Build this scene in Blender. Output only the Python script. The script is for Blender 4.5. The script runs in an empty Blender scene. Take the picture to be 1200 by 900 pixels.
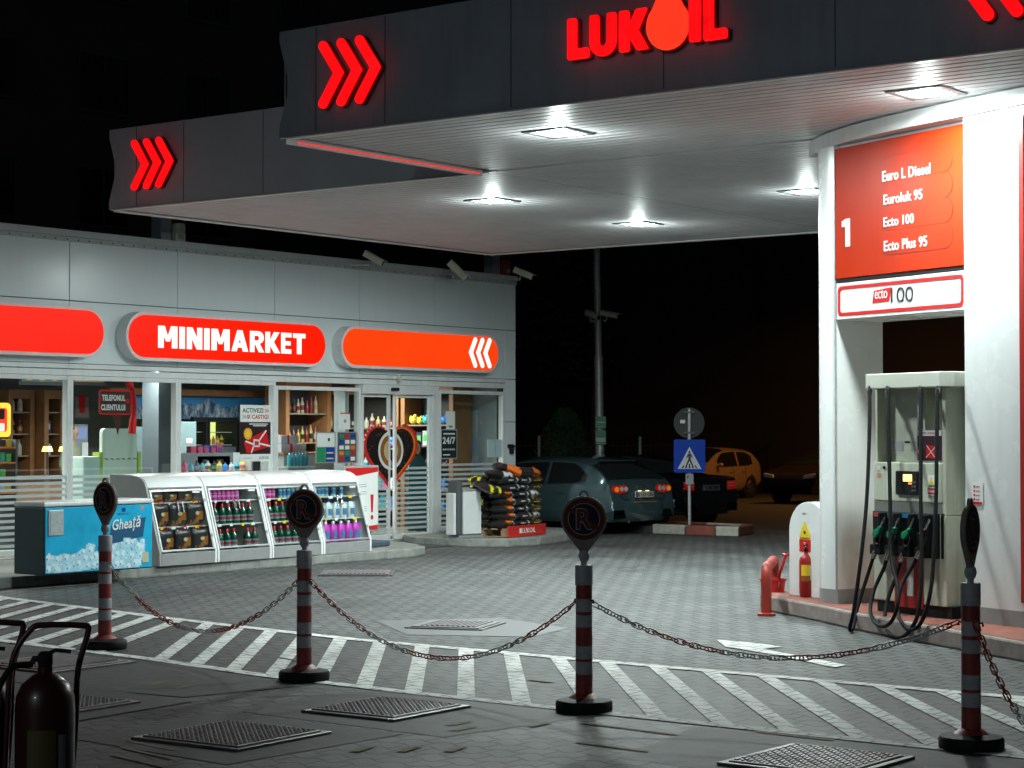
import bpy, bmesh, math, random
from mathutils import Vector, Matrix
random.seed(7)
R = math.radians
SC = bpy.context.scene
COL = SC.collection
# ------------------------------------------------------------------ camera
EYE = Vector((0, 0, 1.7))
YAW = math.atan2(1775, 2346); PITCH = math.atan2(58, 2346)
FW = Vector((math.cos(YAW)*math.cos(PITCH), math.sin(YAW)*math.cos(PITCH), math.sin(PITCH)))
RT = Vector((math.sin(YAW), -math.cos(YAW), 0))
UP = Vector((-math.cos(YAW)*math.sin(PITCH), -math.sin(YAW)*math.sin(PITCH), math.cos(PITCH)))
cd = bpy.data.cameras.new('camera'); cam = bpy.data.objects.new('camera', cd); COL.objects.link(cam)
cam.location = EYE; cam.rotation_mode = 'QUATERNION'
cam.rotation_quaternion = FW.to_track_quat('-Z', 'Y')
cd.sensor_width = 36; cd.lens = 36*2346/1200; cd.clip_start = 0.1; cd.clip_end = 2000
SC.camera = cam
# ------------------------------------------------------------------ night sky
W = bpy.data.worlds.new('World'); SC.world = W; W.use_nodes = True
nt = W.node_tree; bg = nt.nodes['Background']
bg.inputs['Color'].default_value = (0.70, 1.0, 1.0, 1); bg.inputs['Strength'].default_value = 0.007
vs = SC.view_settings; vs.view_transform = 'Standard'; vs.look = 'None'; vs.gamma = 1; vs.use_curve_mapping = False
vs.exposure = 0.32
LAMP_W = 190.0          # canopy floodlights
LAMP_C = (0.87, 1.0, 0.965)
SHOP_W = 125.0           # shop ceiling lamps
SODIUM_W = 230.0
BACK_FILL_W = 200.0          # unseen fill lamp added behind the camera to light the fascia        (sodium lamp above: street lamp behind the pumps)
SC.cycles.max_bounces = 6; SC.cycles.transparent_max_bounces = 12; SC.cycles.caustics_reflective = False
SC.cycles.caustics_refractive = False; SC.cycles.sample_clamp_indirect = 4.0

# ------------------------------------------------------------------ helpers
def ray(x, y): return FW + RT*((x-600)/2346) + UP*((450-y)/2346)
def atY(px, py, Y): d = ray(px, py); return EYE + d*(Y/d.y)
def atX(px, py, X): d = ray(px, py); return EYE + d*(X/d.x)
def atZ(px, py, Z): d = ray(px, py); return EYE + d*((Z-EYE.z)/d.z)
def atD(px, py, D): return EYE + ray(px, py)*D
MATS = {}
LOWSPEC = ('black_rubber', 'black_plastic', 'sign_blue', 'sign_white', 'red_orange_panel', 'red_print', 'blue_print', 'asphalt_repair', 'sign_face_red', 'sign_face_blue', 'sign_body_plastic', 'ice_chest_blue', 'lit_red_acrylic', 'lit_orange_acrylic', 'lit_red_letters', 'orange_bag_print')
def mat(name, col=(.5,.5,.5), rough=.5, metal=0., emit=None, es=1., var=.12, scale=6., bump=0., coat=0., alpha=None, trans=0.):
    if name in MATS: return MATS[name]
    m = bpy.data.materials.new(name); m.use_nodes = True; MATS[name] = m
    n = m.node_tree; b = n.nodes['Principled BSDF']
    b.inputs['Base Color'].default_value = (*col, 1); b.inputs['Roughness'].default_value = rough
    b.inputs['Metallic'].default_value = metal
    if coat: b.inputs['Coat Weight'].default_value = coat; b.inputs['Coat Roughness'].default_value = .08
    if name in LOWSPEC: b.inputs['Specular IOR Level'].default_value = .15
    if trans: b.inputs['Transmission Weight'].default_value = trans
    if emit:
        b.inputs['Emission Color'].default_value = (*emit, 1); b.inputs['Emission Strength'].default_value = es
    if var:
        tc = n.nodes.new('ShaderNodeTexCoord'); no = n.nodes.new('ShaderNodeTexNoise'); no.inputs['Scale'].default_value = scale
        no.inputs['Detail'].default_value = 6; no.inputs['Roughness'].default_value = .65
        n.links.new(tc.outputs['Object'], no.inputs['Vector'])
        mr = n.nodes.new('ShaderNodeMapRange'); mr.inputs[1].default_value = .3; mr.inputs[2].default_value = .7
        mr.inputs[3].default_value = 1-var; mr.inputs[4].default_value = 1+var*.4
        n.links.new(no.outputs['Fac'], mr.inputs[0])
        mx = n.nodes.new('ShaderNodeVectorMath'); mx.operation = 'SCALE'; mx.inputs[0].default_value = col
        n.links.new(mr.outputs[0], mx.inputs['Scale']); n.links.new(mx.outputs[0], b.inputs['Base Color'])
        r2 = n.nodes.new('ShaderNodeMapRange'); r2.inputs[3].default_value = max(.03, rough-.1); r2.inputs[4].default_value = min(1, rough+.12)
        n.links.new(no.outputs['Fac'], r2.inputs[0]); n.links.new(r2.outputs[0], b.inputs['Roughness'])
        if bump:
            bp = n.nodes.new('ShaderNodeBump'); bp.inputs['Strength'].default_value = bump; bp.inputs['Distance'].default_value = .01
            n.links.new(no.outputs['Fac'], bp.inputs['Height']); n.links.new(bp.outputs[0], b.inputs['Normal'])
    return m
def dirty(m, amt=.35, sc=(2.5,2.5,.22), lo=.48, hi=.75, dark=.25):
    """runs of dirt down a surface"""
    n = m.node_tree; b = n.nodes['Principled BSDF']; N = n.nodes.new
    tc = N('ShaderNodeTexCoord'); mp = N('ShaderNodeMapping'); mp.inputs['Scale'].default_value = sc; no = N('ShaderNodeTexNoise'); no.inputs['Scale'].default_value = 2.2; no.inputs['Detail'].default_value = 8; no.inputs['Roughness'].default_value = .7
    n.links.new(tc.outputs['Object'], mp.inputs[0]); n.links.new(mp.outputs[0], no.inputs['Vector'])
    mr = N('ShaderNodeMapRange'); mr.inputs[1].default_value = lo; mr.inputs[2].default_value = hi; mr.inputs[3].default_value = 1; mr.inputs[4].default_value = 1-amt
    n.links.new(no.outputs['Fac'], mr.inputs[0]); v = N('ShaderNodeVectorMath'); v.operation = 'SCALE'
    lk = b.inputs['Base Color'].links
    if lk: n.links.new(lk[0].from_socket, v.inputs[0])
    else: v.inputs[0].default_value = b.inputs['Base Color'].default_value[:3]
    n.links.new(mr.outputs[0], v.inputs['Scale']); n.links.new(v.outputs[0], b.inputs['Base Color']); return m
def glow(name, col, s=1., rough=.35, vary=0., vs_=1.5):
    """lit sign face: translucent plastic lit from behind, a little uneven"""
    if name in MATS: return MATS[name]
    m = mat(name, tuple(c*.25 for c in col), rough, emit=col, es=s, var=0)
    if vary:
        n = m.node_tree; b = n.nodes['Principled BSDF']
        tc = n.nodes.new('ShaderNodeTexCoord'); no = n.nodes.new('ShaderNodeTexNoise'); no.inputs['Scale'].default_value = vs_
        n.links.new(tc.outputs['Object'], no.inputs['Vector'])
        mr = n.nodes.new('ShaderNodeMapRange'); mr.inputs[1].default_value = .3; mr.inputs[2].default_value = .7
        mr.inputs[3].default_value = s*(1-vary); mr.inputs[4].default_value = s*(1+vary)
        n.links.new(no.outputs['Fac'], mr.inputs[0]); n.links.new(mr.outputs[0], b.inputs['Emission Strength'])
    return m
def glass(name, tint=(.90,.95,.94), refl=.085):
    if name in MATS: return MATS[name]
    m = bpy.data.materials.new(name); m.use_nodes = True; MATS[name] = m; n = m.node_tree
    for x in list(n.nodes): n.nodes.remove(x)
    o = n.nodes.new('ShaderNodeOutputMaterial'); t = n.nodes.new('ShaderNodeBsdfTransparent'); g = n.nodes.new('ShaderNodeBsdfGlossy')
    t.inputs[0].default_value = (*tint, 1); g.inputs['Roughness'].default_value = .02
    mx = n.nodes.new('ShaderNodeMixShader'); lw = n.nodes.new('ShaderNodeLayerWeight'); pw = n.nodes.new('ShaderNodeMath'); pw.operation = 'POWER'; pw.inputs[1].default_value = 4.0; n.links.new(lw.outputs['Facing'], pw.inputs[0])
    ad = n.nodes.new('ShaderNodeMath'); ad.operation = 'MULTIPLY_ADD'; ad.inputs[1].default_value = .5; ad.inputs[2].default_value = refl
    n.links.new(pw.outputs[0], ad.inputs[0]); n.links.new(ad.outputs[0], mx.inputs[0])
    n.links.new(t.outputs[0], mx.inputs[1]); n.links.new(g.outputs[0], mx.inputs[2]); n.links.new(mx.outputs[0], o.inputs[0])
    return m

class MB:
    """collects shapes, then links them as one mesh object"""
    def __init__(s): s.v = []; s.f = []; s.m = []; s.k = 0
    def use(s, k): s.k = k; return s
    def add(s, vs, fs):
        o = len(s.v); s.v += [tuple(v) for v in vs]
        for f in fs: s.f.append(tuple(i+o for i in f)); s.m.append(s.k)
        return s
    def box(s, x0, x1, y0, y1, z0, z1):
        if x0 > x1: x0, x1 = x1, x0
        if y0 > y1: y0, y1 = y1, y0
        if z0 > z1: z0, z1 = z1, z0
        return s.add([(x0,y0,z0),(x1,y0,z0),(x1,y1,z0),(x0,y1,z0),(x0,y0,z1),(x1,y0,z1),(x1,y1,z1),(x0,y1,z1)],
              [(0,3,2,1),(4,5,6,7),(0,1,5,4),(1,2,6,5),(2,3,7,6),(3,0,4,7)])
    def prism(s, pts, a, b, axis='y'):
        """polygon of 2D points pushed along an axis from a to b"""
        n = len(pts); A = sum(pts[i][0]*pts[(i+1)%n][1]-pts[(i+1)%n][0]*pts[i][1] for i in range(n))
        if A < 0: pts = pts[::-1]
        def q(p, t):
            return (p[0], t, p[1]) if axis == 'y' else ((t, p[0], p[1]) if axis == 'x' else (p[0], p[1], t))
        vs = [q(p, a) for p in pts]+[q(p, b) for p in pts]
        flip = (axis == 'y') != (a > b)
        fs = [tuple(range(n))[::-1], tuple(range(n, 2*n))]+[(i, (i+1)%n, n+(i+1)%n, n+i) for i in range(n)]
        if flip: fs = [f[::-1] for f in fs]
        return s.add(vs, fs)
    def tube(s, pts, r, n=8, closed=False, caps=True):
        P = [Vector(p) for p in pts]; m = len(P); rr = r if isinstance(r, (list, tuple)) else [r]*m
        up = None; base = len(s.v); fs = []; vs = []
        for i, p in enumerate(P):
            if closed: t = (P[(i+1)%m]-P[i-1])
            else: t = P[min(i+1, m-1)]-P[max(i-1, 0)]
            t.normalize()
            if up is None: up = Vector((0,0,1)) if abs(t.z) < .9 else Vector((1,0,0))
            a = t.cross(up)
            if a.length < 1e-4: a = t.cross(Vector((1,0,0)))
            a.normalize(); b = a.cross(t); b.normalize(); up = b
            for k in range(n):
                th = 2*math.pi*k/n; vs.append(p+a*(math.cos(th)*rr[i])+b*(math.sin(th)*rr[i]))
        for i in range(m if closed else m-1):
            j = (i+1)%m
            for k in range(n): fs.append((i*n+k, i*n+(k+1)%n, j*n+(k+1)%n, j*n+k))
        if not closed and caps: fs += [tuple(range(n))[::-1], tuple((m-1)*n+k for k in range(n))]
        return s.add(vs, fs)
    def lathe(s, prof, c=(0,0,0), n=24, axis='z', caps=True):
        vs = []; fs = []
        for r, h in prof:
            for k in range(n):
                th = 2*math.pi*k/n; a, b = math.cos(th)*r, math.sin(th)*r
                vs.append((c[0]+a, c[1]+b, c[2]+h) if axis == 'z' else ((c[0]+a, c[1]+h, c[2]+b) if axis == 'y' else (c[0]+h, c[1]+a, c[2]+b)))
        m = len(prof)
        for i in range(m-1):
            for k in range(n):
                q = (i*n+k, i*n+(k+1)%n, (i+1)*n+(k+1)%n, (i+1)*n+k); fs.append(q if axis != 'y' else q[::-1])
        if caps:
            c0 = tuple(range(n))[::-1]; c1 = tuple((m-1)*n+k for k in range(n))
            fs += [c0, c1] if axis != 'y' else [c0[::-1], c1[::-1]]
        return s.add(vs, fs)
    def ball(s, c, r, n=12, sc=(1,1,1)):
        prof = []; vs = []; fs = []; m = n//2+1
        for i in range(m+1):
            a = math.pi*i/m
            for k in range(n):
                t = 2*math.pi*k/n
                vs.append((c[0]+r*sc[0]*math.sin(a)*math.cos(t), c[1]+r*sc[1]*math.sin(a)*math.sin(t), c[2]-r*sc[2]*math.cos(a)))
        for i in range(m):
            for k in range(n): fs.append((i*n+k, i*n+(k+1)%n, (i+1)*n+(k+1)%n, (i+1)*n+k))
        return s.add(vs, fs)
    def grid(s, rows, closed=False):
        m = len(rows); n = len(rows[0]); vs = [p for r in rows for p in r]; fs = []
        for i in range(m-1):
            for k in range(n if closed else n-1): fs.append((i*n+k, i*n+(k+1)%n, (i+1)*n+(k+1)%n, (i+1)*n+k))
        return s.add(vs, fs)
    def build(s, name, mats, parent=None, smooth=False, bevel=0, seg=2, loc=None, rot=None, fix=False):
        me = bpy.data.meshes.new(name); me.from_pydata(s.v, [], s.f)
        if not isinstance(mats, (list, tuple)): mats = [mats]
        for m in mats: me.materials.append(m)
        for p, k in zip(me.polygons, s.m): p.material_index = min(k, len(mats)-1)
        if fix:
            bm = bmesh.new(); bm.from_mesh(me); bmesh.ops.remove_doubles(bm, verts=bm.verts, dist=1e-5)
            bmesh.ops.recalc_face_normals(bm, faces=bm.faces); bm.to_mesh(me); bm.free()
        me.update()
        o = bpy.data.objects.new(name, me); COL.objects.link(o)
        if parent: o.parent = parent
        if loc is not None: o.location = loc
        if rot is not None: o.rotation_euler = rot
        if smooth: shade(me, smooth if smooth is not True else 40)
        if bevel:
            md = o.modifiers.new('b', 'BEVEL'); md.width = bevel; md.segments = seg; md.limit_method = 'ANGLE'; md.angle_limit = R(40)
            md.use_clamp_overlap = True
        return o
def shade(me, ang):
    bm = bmesh.new(); bm.from_mesh(me)
    for f in bm.faces: f.smooth = True
    for e in bm.edges:
        e.smooth = len(e.link_faces) == 2 and e.calc_face_angle(0) < R(ang)
    bm.to_mesh(me); bm.free()
def thing(name, label, cat, loc=(0,0,0), rz=0, group=None):
    o = bpy.data.objects.new(name, None); COL.objects.link(o); o.location = loc; o.rotation_euler = (0,0,rz)
    o.empty_display_size = .2
    return tag(o, label, cat, group)
def tag(o, label, cat, group=None):
    o['label'] = label; o['category'] = cat
    if group: o['group'] = group
    return o
def struct(o, kind='structure'): o['kind'] = kind; return o
def copy_tree(o, parent=None):
    c = o.copy(); COL.objects.link(c); c.parent = parent
    for ch in o.children: copy_tree(ch, c)
    return c
def text(name, s, m, parent, x, z, w, h, y=0., t=.004, bold=0., shear=0., sub=None):
    """lettering fitted into a w x h box whose lower left corner is (x, z), front face at y - t"""
    cu = bpy.data.curves.new('txt', 'FONT'); cu.body = s; cu.size = 1; cu.offset = bold; cu.shear = shear; cu.extrude = .5; cu.resolution_u = 4
    cu.space_character = 1.0 + bold*3.0; cu.align_x = 'LEFT'
    ob = bpy.data.objects.new('txt', cu); COL.objects.link(ob)
    dg = bpy.context.evaluated_depsgraph_get(); me = bpy.data.meshes.new_from_object(ob.evaluated_get(dg))
    bpy.data.objects.remove(ob); bpy.data.curves.remove(cu)
    xs = [v.co.x for v in me.vertices]; ys = [v.co.y for v in me.vertices]
    if not xs: return None
    x0, x1, y0, y1 = min(xs), max(xs), min(ys), max(ys)
    for v in me.vertices:
        a = (v.co.x-x0)/(x1-x0)*w+x; b = (v.co.y-y0)/(y1-y0)*h+z; d = y-t*(v.co.z+.5)
        v.co = (a, d, b)
    me.materials.clear(); me.materials.append(m)
    for p in me.polygons: p.material_index = 0
    me.name = name; o = bpy.data.objects.new(name, me); COL.objects.link(o)
    if parent: o.parent = parent
    return o
def circ(cx, cz, r, n=24, a0=0, a1=360, rz=None):
    rz = rz or r
    full = abs(a1-a0) >= 360
    return [(cx+r*math.cos(R(a0+(a1-a0)*i/(n if full else n-1))), cz+rz*math.sin(R(a0+(a1-a0)*i/(n if full else n-1)))) for i in range(n)]
def rrect(x0, x1, z0, z1, r, n=8):
    r = min(r, (x1-x0)/2-1e-4, (z1-z0)/2-1e-4)
    return circ(x1-r, z1-r, r, n, 0, 90)+circ(x0+r, z1-r, r, n, 90, 180)+circ(x0+r, z0+r, r, n, 180, 270)+circ(x1-r, z0+r, r, n, 270, 360)
def stroke(pts, w, n=6):
    """outline of a bent bar with round ends (chevrons)"""
    a, b, c = [Vector((p[0], p[1])) for p in pts]; r = w/2
    d1 = (b-a).normalized(); d2 = (c-b).normalized(); n1 = Vector((-d1.y, d1.x)); n2 = Vector((-d2.y, d2.x))
    mt = (n1+n2).normalized(); k = r/mt.dot(n1)
    out = []
    s = math.atan2(n1.y, n1.x)
    out += [(a.x+r*math.cos(s+math.pi*i/n), a.y+r*math.sin(s+math.pi*i/n)) for i in range(n+1)]
    out += [(b.x-mt.x*k, b.y-mt.y*k)]
    s = math.atan2(-n2.y, -n2.x)
    out += [(c.x+r*math.cos(s+math.pi*i/n), c.y+r*math.sin(s+math.pi*i/n)) for i in range(n+1)]
    out += [(b.x+mt.x*k, b.y+mt.y*k)]
    return out
GLY = {
 'M': [[(0,0),(.27,0),(.27,1),(0,1)],[(.73,0),(1,0),(1,1),(.73,1)],[(.05,1),(.32,1),(.58,.30),(.42,.30)],[(.68,1),(.95,1),(.58,.30),(.42,.30)]],
 'I': [[(0,0),(1,0),(1,1),(0,1)]],
 'N': [[(0,0),(.31,0),(.31,1),(0,1)],[(.69,0),(1,0),(1,1),(.69,1)],[(0,1),(.34,1),(1,0),(.66,0)]],
 'A': [[(0,0),(.30,0),(.60,1),(.36,1)],[(.70,0),(1,0),(.64,1),(.40,1)],[(.2,.18),(.8,.18),(.75,.40),(.25,.40)]],
 'R': [[(0,0),(.31,0),(.31,1),(0,1)],[(.2,.78),(.6,.78),(.68,.74),(.96,.86),(.80,.97),(.62,1),(.2,1)],[(.64,.54),(.90,.48),(1,.62),(1,.76),(.94,.88),(.66,.76),(.69,.66)],[(.2,.36),(.62,.36),(.92,.5),(.66,.58),(.58,.56),(.2,.56)],[(.36,.42),(.66,.46),(1.04,0),(.68,0)]],
 'K': [[(0,0),(.31,0),(.31,1),(0,1)],[(.2,.40),(.62,1),(1,1),(.5,.42)],[(.22,.48),(.5,.62),(1.05,0),(.66,0)]],
 'E': [[(0,0),(.36,0),(.36,1),(0,1)],[(.3,0),(1,0),(1,.21),(.3,.21)],[(.3,.40),(.92,.40),(.92,.60),(.3,.60)],[(.3,.79),(1,.79),(1,1),(.3,1)]],
 'T': [[(.33,0),(.67,0),(.67,1),(.33,1)],[(0,.78),(1,.78),(1,1),(0,1)]]}
GW = {'M':.98,'I':.27,'N':.80,'A':.92,'R':.76,'K':.80,'E':.58,'T':.72}
def block_text(s, m, parent, x, z, w, h, y, t):
    tot = sum(GW[c] for c in s)+.13*(len(s)-1); k = w/tot
    for c in s:
        mb = MB()
        for i, pg in enumerate(GLY[c]): mb.prism([(x+u*GW[c]*k, z+v*h) for u, v in pg], y-t-i*.0004, y-i*.0002, 'y')
        mb.build('letter', m, parent); x += (GW[c]+.13)*k
ORD = ['first','second','third','fourth','fifth','sixth','seventh','eighth','ninth','tenth','eleventh','twelfth','thirteenth','fourteenth','fifteenth','sixteenth','seventeenth','eighteenth','nineteenth','twentieth','twenty-first','twenty-second']
def spl(pts, n=8):
    P = [Vector(p) for p in pts]; P = [P[0]*2-P[1]]+P+[P[-1]*2-P[-2]]; out = []
    for i in range(1, len(P)-2):
        for k in range(n):
            t = k/n; a, b, c, d = P[i-1], P[i], P[i+1], P[i+2]
            out.append(.5*((2*b)+(c-a)*t+(2*a-5*b+4*c-d)*t*t+(3*b-a-3*c+d)*t**3))
    out.append(P[-2]); return out

# ------------------------------------------------------------------ common materials
white_p = mat('white_powder_coat', (.74,.77,.77), .38, var=.07, scale=3)
white_g = mat('white_gloss', (.80,.82,.82), .25, var=.06, scale=2)
cream = mat('cream_metal', (.60,.63,.51), .4, var=.12, scale=5)
alu = mat('aluminium', (.62,.65,.66), .35, metal=.7, var=.1)
steel = mat('stainless_steel', (.55,.57,.58), .25, metal=1., var=.12, scale=12)
galv = mat('galvanised_metal', (.52,.53,.55), .45, metal=.4, var=.15, scale=14)
dirty(white_g, .08); dirty(cream, .35); dirty(white_p, .18)
black = mat('black_plastic', (.018,.019,.021), .45, var=.2)
rubber = mat('black_rubber', (.010,.011,.012), .6, var=.25, scale=18)
dgrey = mat('dark_grey_plastic', (.09,.10,.11), .5, var=.12)
mgrey = mat('mid_grey_metal', (.28,.30,.31), .45, var=.12)
red_p = mat('red_paint', (.38,.015,.012), .38, var=.15)
red_k = mat('red_plastic', (.62,.03,.025), .35, var=.12)
wood = mat('pallet_wood', (.34,.22,.12), .75, var=.35, scale=14)
brown = mat('brown_cabinet_wood', (.30,.13,.05), .45, var=.22, scale=5)
paper = mat('white_paper', (.78,.80,.78), .6, var=.05)
ink = mat('black_print', (.015,.016,.018), .5, var=0)
redink = mat('red_print', (.60,.02,.02), .45, var=0)
grnink = mat('green_print', (.02,.26,.11), .45, var=0)
bluink = mat('blue_print', (.01,.06,.36), .45, var=0)
yelink = mat('yellow_print', (.85,.62,.03), .45, var=0)
orgink = mat('orange_print', (.85,.20,.02), .45, var=0)
greyink = mat('grey_print', (.30,.31,.32), .5, var=0)
tealink = mat('teal_print', (.02,.30,.30), .45, var=0)
# ================================================================== SETTING
def paver_mat(name, c1, c2, joint, rough=.68, paint=None, jw=.0115):
    m = bpy.data.materials.new(name); m.use_nodes = True; MATS[name] = m
    n = m.node_tree; L = n.links; b = n.nodes['Principled BSDF']; N = n.nodes.new
    tc = N('ShaderNodeTexCoord'); sp = N('ShaderNodeSeparateXYZ'); L.new(tc.outputs['Object'], sp.inputs[0])
    # zigzag courses: push the course coordinate with a triangle wave along the course
    def mth(op, a, b_=None):
        q = N('ShaderNodeMath'); q.operation = op
        for i, x in enumerate((a, b_)):
            if x is None: continue
            if isinstance(x, (int, float)): q.inputs[i].default_value = x
            else: L.new(x, q.inputs[i])
        return q.outputs[0]
    s1 = mth('SINE', mth('MULTIPLY', sp.outputs['Y'], 2*math.pi/.2)); s2 = mth('MULTIPLY', s1, .024)
    xx = mth('ADD', sp.outputs['X'], s2)
    t1 = mth('SINE', mth('MULTIPLY', sp.outputs['X'], 2*math.pi/.33)); yy = mth('ADD', sp.outputs['Y'], mth('MULTIPLY', t1, .006))
    cb = N('ShaderNodeCombineXYZ'); L.new(yy, cb.inputs[0]); L.new(xx, cb.inputs[1])
    br = N('ShaderNodeTexBrick'); L.new(cb.outputs[0], br.inputs['Vector'])
    br.inputs['Scale'].default_value = 1; br.inputs['Brick Width'].default_value = .2; br.inputs['Row Height'].default_value = .165
    br.inputs['Mortar Size'].default_value = jw; br.inputs['Mortar Smooth'].default_value = .25; br.offset = .5
    br.inputs['Color1'].default_value = (*c1, 1); br.inputs['Color2'].default_value = (*c2, 1); br.inputs['Mortar'].default_value = (*joint, 1)
    no = N('ShaderNodeTexNoise'); no.inputs['Scale'].default_value = .55; no.inputs['Detail'].default_value = 8; no.inputs['Roughness'].default_value = .7
    L.new(tc.outputs['Object'], no.inputs['Vector'])
    mr = N('ShaderNodeMapRange'); mr.inputs[1].default_value = .35; mr.inputs[2].default_value = .68; mr.inputs[3].default_value = .55; mr.inputs[4].default_value = 1.15
    L.new(no.outputs['Fac'], mr.inputs[0])
    n2 = N('ShaderNodeTexNoise'); n2.inputs['Scale'].default_value = 45; n2.inputs['Detail'].default_value = 4; L.new(tc.outputs['Object'], n2.inputs['Vector'])
    m2 = N('ShaderNodeMapRange'); m2.inputs[1].default_value = .3; m2.inputs[2].default_value = .7; m2.inputs[3].default_value = .8; m2.inputs[4].default_value = 1.15
    L.new(n2.outputs['Fac'], m2.inputs[0])
    col = br.outputs['Color']
    if paint:
        n3 = N('ShaderNodeTexNoise'); n3.inputs['Scale'].default_value = 7; n3.inputs['Detail'].default_value = 9; n3.inputs['Roughness'].default_value = .8
        L.new(tc.outputs['Object'], n3.inputs['Vector'])
        m3 = N('ShaderNodeMapRange'); m3.inputs[1].default_value = .60; m3.inputs[2].default_value = .74; m3.inputs[3].default_value = 0; m3.inputs[4].default_value = .75
        L.new(n3.outputs['Fac'], m3.inputs[0])
        f = mth('MAXIMUM', mth('MULTIPLY', br.outputs['Fac'], .6), m3.outputs[0])
        mx = N('ShaderNodeMix'); mx.data_type = 'RGBA'; mx.inputs['A'].default_value = (*paint, 1); mx.inputs['B'].default_value = (*joint, 1)
        L.new(f, mx.inputs['Factor']); col = mx.outputs['Result']
    n4 = N('ShaderNodeTexNoise'); n4.inputs['Scale'].default_value = 1.9; n4.inputs['Detail'].default_value = 5; n4.inputs['Roughness'].default_value = .55; n4.inputs['Distortion'].default_value = .6
    L.new(tc.outputs['Object'], n4.inputs['Vector'])
    m4 = N('ShaderNodeMapRange'); m4.inputs[1].default_value = .60; m4.inputs[2].default_value = .70; m4.inputs[3].default_value = 1; m4.inputs[4].default_value = .52
    L.new(n4.outputs['Fac'], m4.inputs[0])
    v1 = N('ShaderNodeVectorMath'); v1.operation = 'SCALE'; L.new(col, v1.inputs[0]); L.new(mth('MULTIPLY', mth('MULTIPLY', mr.outputs[0], m2.outputs[0]), m4.outputs[0]), v1.inputs['Scale'])
    L.new(v1.outputs[0], b.inputs['Base Color'])
    r = N('ShaderNodeMapRange'); r.inputs[3].default_value = rough-.14; r.inputs[4].default_value = rough+.2; L.new(no.outputs['Fac'], r.inputs[0]); L.new(r.outputs[0], b.inputs['Roughness'])
    h = mth('ADD', mth('MULTIPLY', br.outputs['Fac'], -1.0), mth('MULTIPLY', n2.outputs['Fac'], .35))
    bp = N('ShaderNodeBump'); bp.inputs['Strength'].default_value = 1; bp.inputs['Distance'].default_value = .009
    L.new(h, bp.inputs['Height']); L.new(bp.outputs[0], b.inputs['Normal'])
    return m
pav = paver_mat('block_paving', (.135,.142,.141), (.098,.104,.104), (.018,.020,.021))
pnt = paver_mat('worn_white_road_paint', (.5,.5,.5), (.5,.5,.5), (.07,.07,.07), paint=(.80,.81,.79), rough=.75)
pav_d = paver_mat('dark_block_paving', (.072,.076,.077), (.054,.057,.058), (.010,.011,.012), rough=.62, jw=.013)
asph = mat('asphalt', (.050,.052,.054), .8, var=.3, scale=22, bump=.6)
asph2 = mat('asphalt_repair', (.085,.088,.088), .6, var=.35, scale=9, bump=.5)
conc = mat('kerb_concrete', (.27,.28,.26), .75, var=.35, scale=7, bump=.4)
def sheet(name, pts, z, m, kind=True):
    mb = MB(); mb.add([(x, y, z) for x, y in pts], [tuple(range(len(pts)))]); o = mb.build(name, m)
    if o.data.polygons[0].normal.z < 0: o.data.flip_normals()
    return struct(o) if kind else o
sheet('ground', [(-600,-600),(900,-600),(900,900),(-600,900)], -.008, asph)
sheet('forecourt_paving', [(-8,-22),(31,-22),(31,20.3),(-8,20.3)], -.004, pav)
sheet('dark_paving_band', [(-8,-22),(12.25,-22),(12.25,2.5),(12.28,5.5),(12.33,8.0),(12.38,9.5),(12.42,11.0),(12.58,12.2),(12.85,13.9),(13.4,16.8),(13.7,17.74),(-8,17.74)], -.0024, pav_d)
# smooth repair strips round the manholes in the foreground
for k, pts in enumerate([
    [(8.6,3.6),(10.0,3.6),(10.0,5.4),(9.95,6.2),(8.75,5.9)], [(8.75,7.1),(10.0,6.9),(10.06,8.7),(9.7,8.9),(8.8,8.75)],
    [(7.35,7.4),(8.7,7.35),(8.72,8.75),(7.45,8.7)],
    [(9.05,9.5),(9.9,9.3),(10.25,10.6),(10.5,12.9),(9.6,14.0),(9.0,12.6),(8.9,10.9)],
    [(7.75,9.2),(8.95,9.3),(9.0,10.5),(8.4,11.2),(7.6,10.7)]]):
    sheet('asphalt_patch', pts, -.0012+k*.0011, asph2)
# hatched no-stopping band
topl = [(13.95,18.6),(13.4,16.8),(12.85,13.9),(12.58,12.2),(12.42,11.0),(12.38,9.5),(12.33,8.0),(12.28,5.5),(12.25,2.5),(12.25,-3)]
botl = [(10.9,14.8),(10.6,13.2),(10.42,11.3),(10.2,9.9),(10.1,8.4),(10.07,6.5),(10.05,4.6),(10.05,2.5),(10.05,-3)]
def band(pts, w):
    P = [Vector(p) for p in pts]; a = []; b = []
    for i, p in enumerate(P):
        t = (P[min(i+1, len(P)-1)]-P[max(i-1, 0)]).normalized(); q = Vector((-t.y, t.x)); a.append(p+q*w/2); b.append(p-q*w/2)
    return a, b
def xat(l, y):
    for (x0, y0), (x1, y1) in zip(l, l[1:]):
        if y1 <= y <= y0: return x0+(x1-x0)*(y0-y)/(y0-y1)
    return l[-1][0] if y < l[-1][1] else l[0][0]
mb = MB()
for l, w in ((topl, .13), (botl, .12)):
    a, b = band(l, w); n = len(a)
    mb.grid([[(p.x, p.y, .004) for p in a], [(p.x, p.y, .004) for p in b]])
y = 16.6
while y > -2:
    off = 1.72+(.12 if y < 9 else 0); xt = xat(topl, y)-.065; yb = y-off
    if y > 13: yb = y-off*.8
    xb = xat(botl, yb)+.06; w = .074
    mb.add([(xt, y+w, .004), (xt, y-w, .004), (xb, yb-w, .004), (xb, yb+w, .004)], [(0,1,2,3)])
    y -= .455
o = mb.build('hatched_road_marking', pnt); struct(o)
for p in o.data.polygons:
    if p.normal.z < 0: p.flip()
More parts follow.
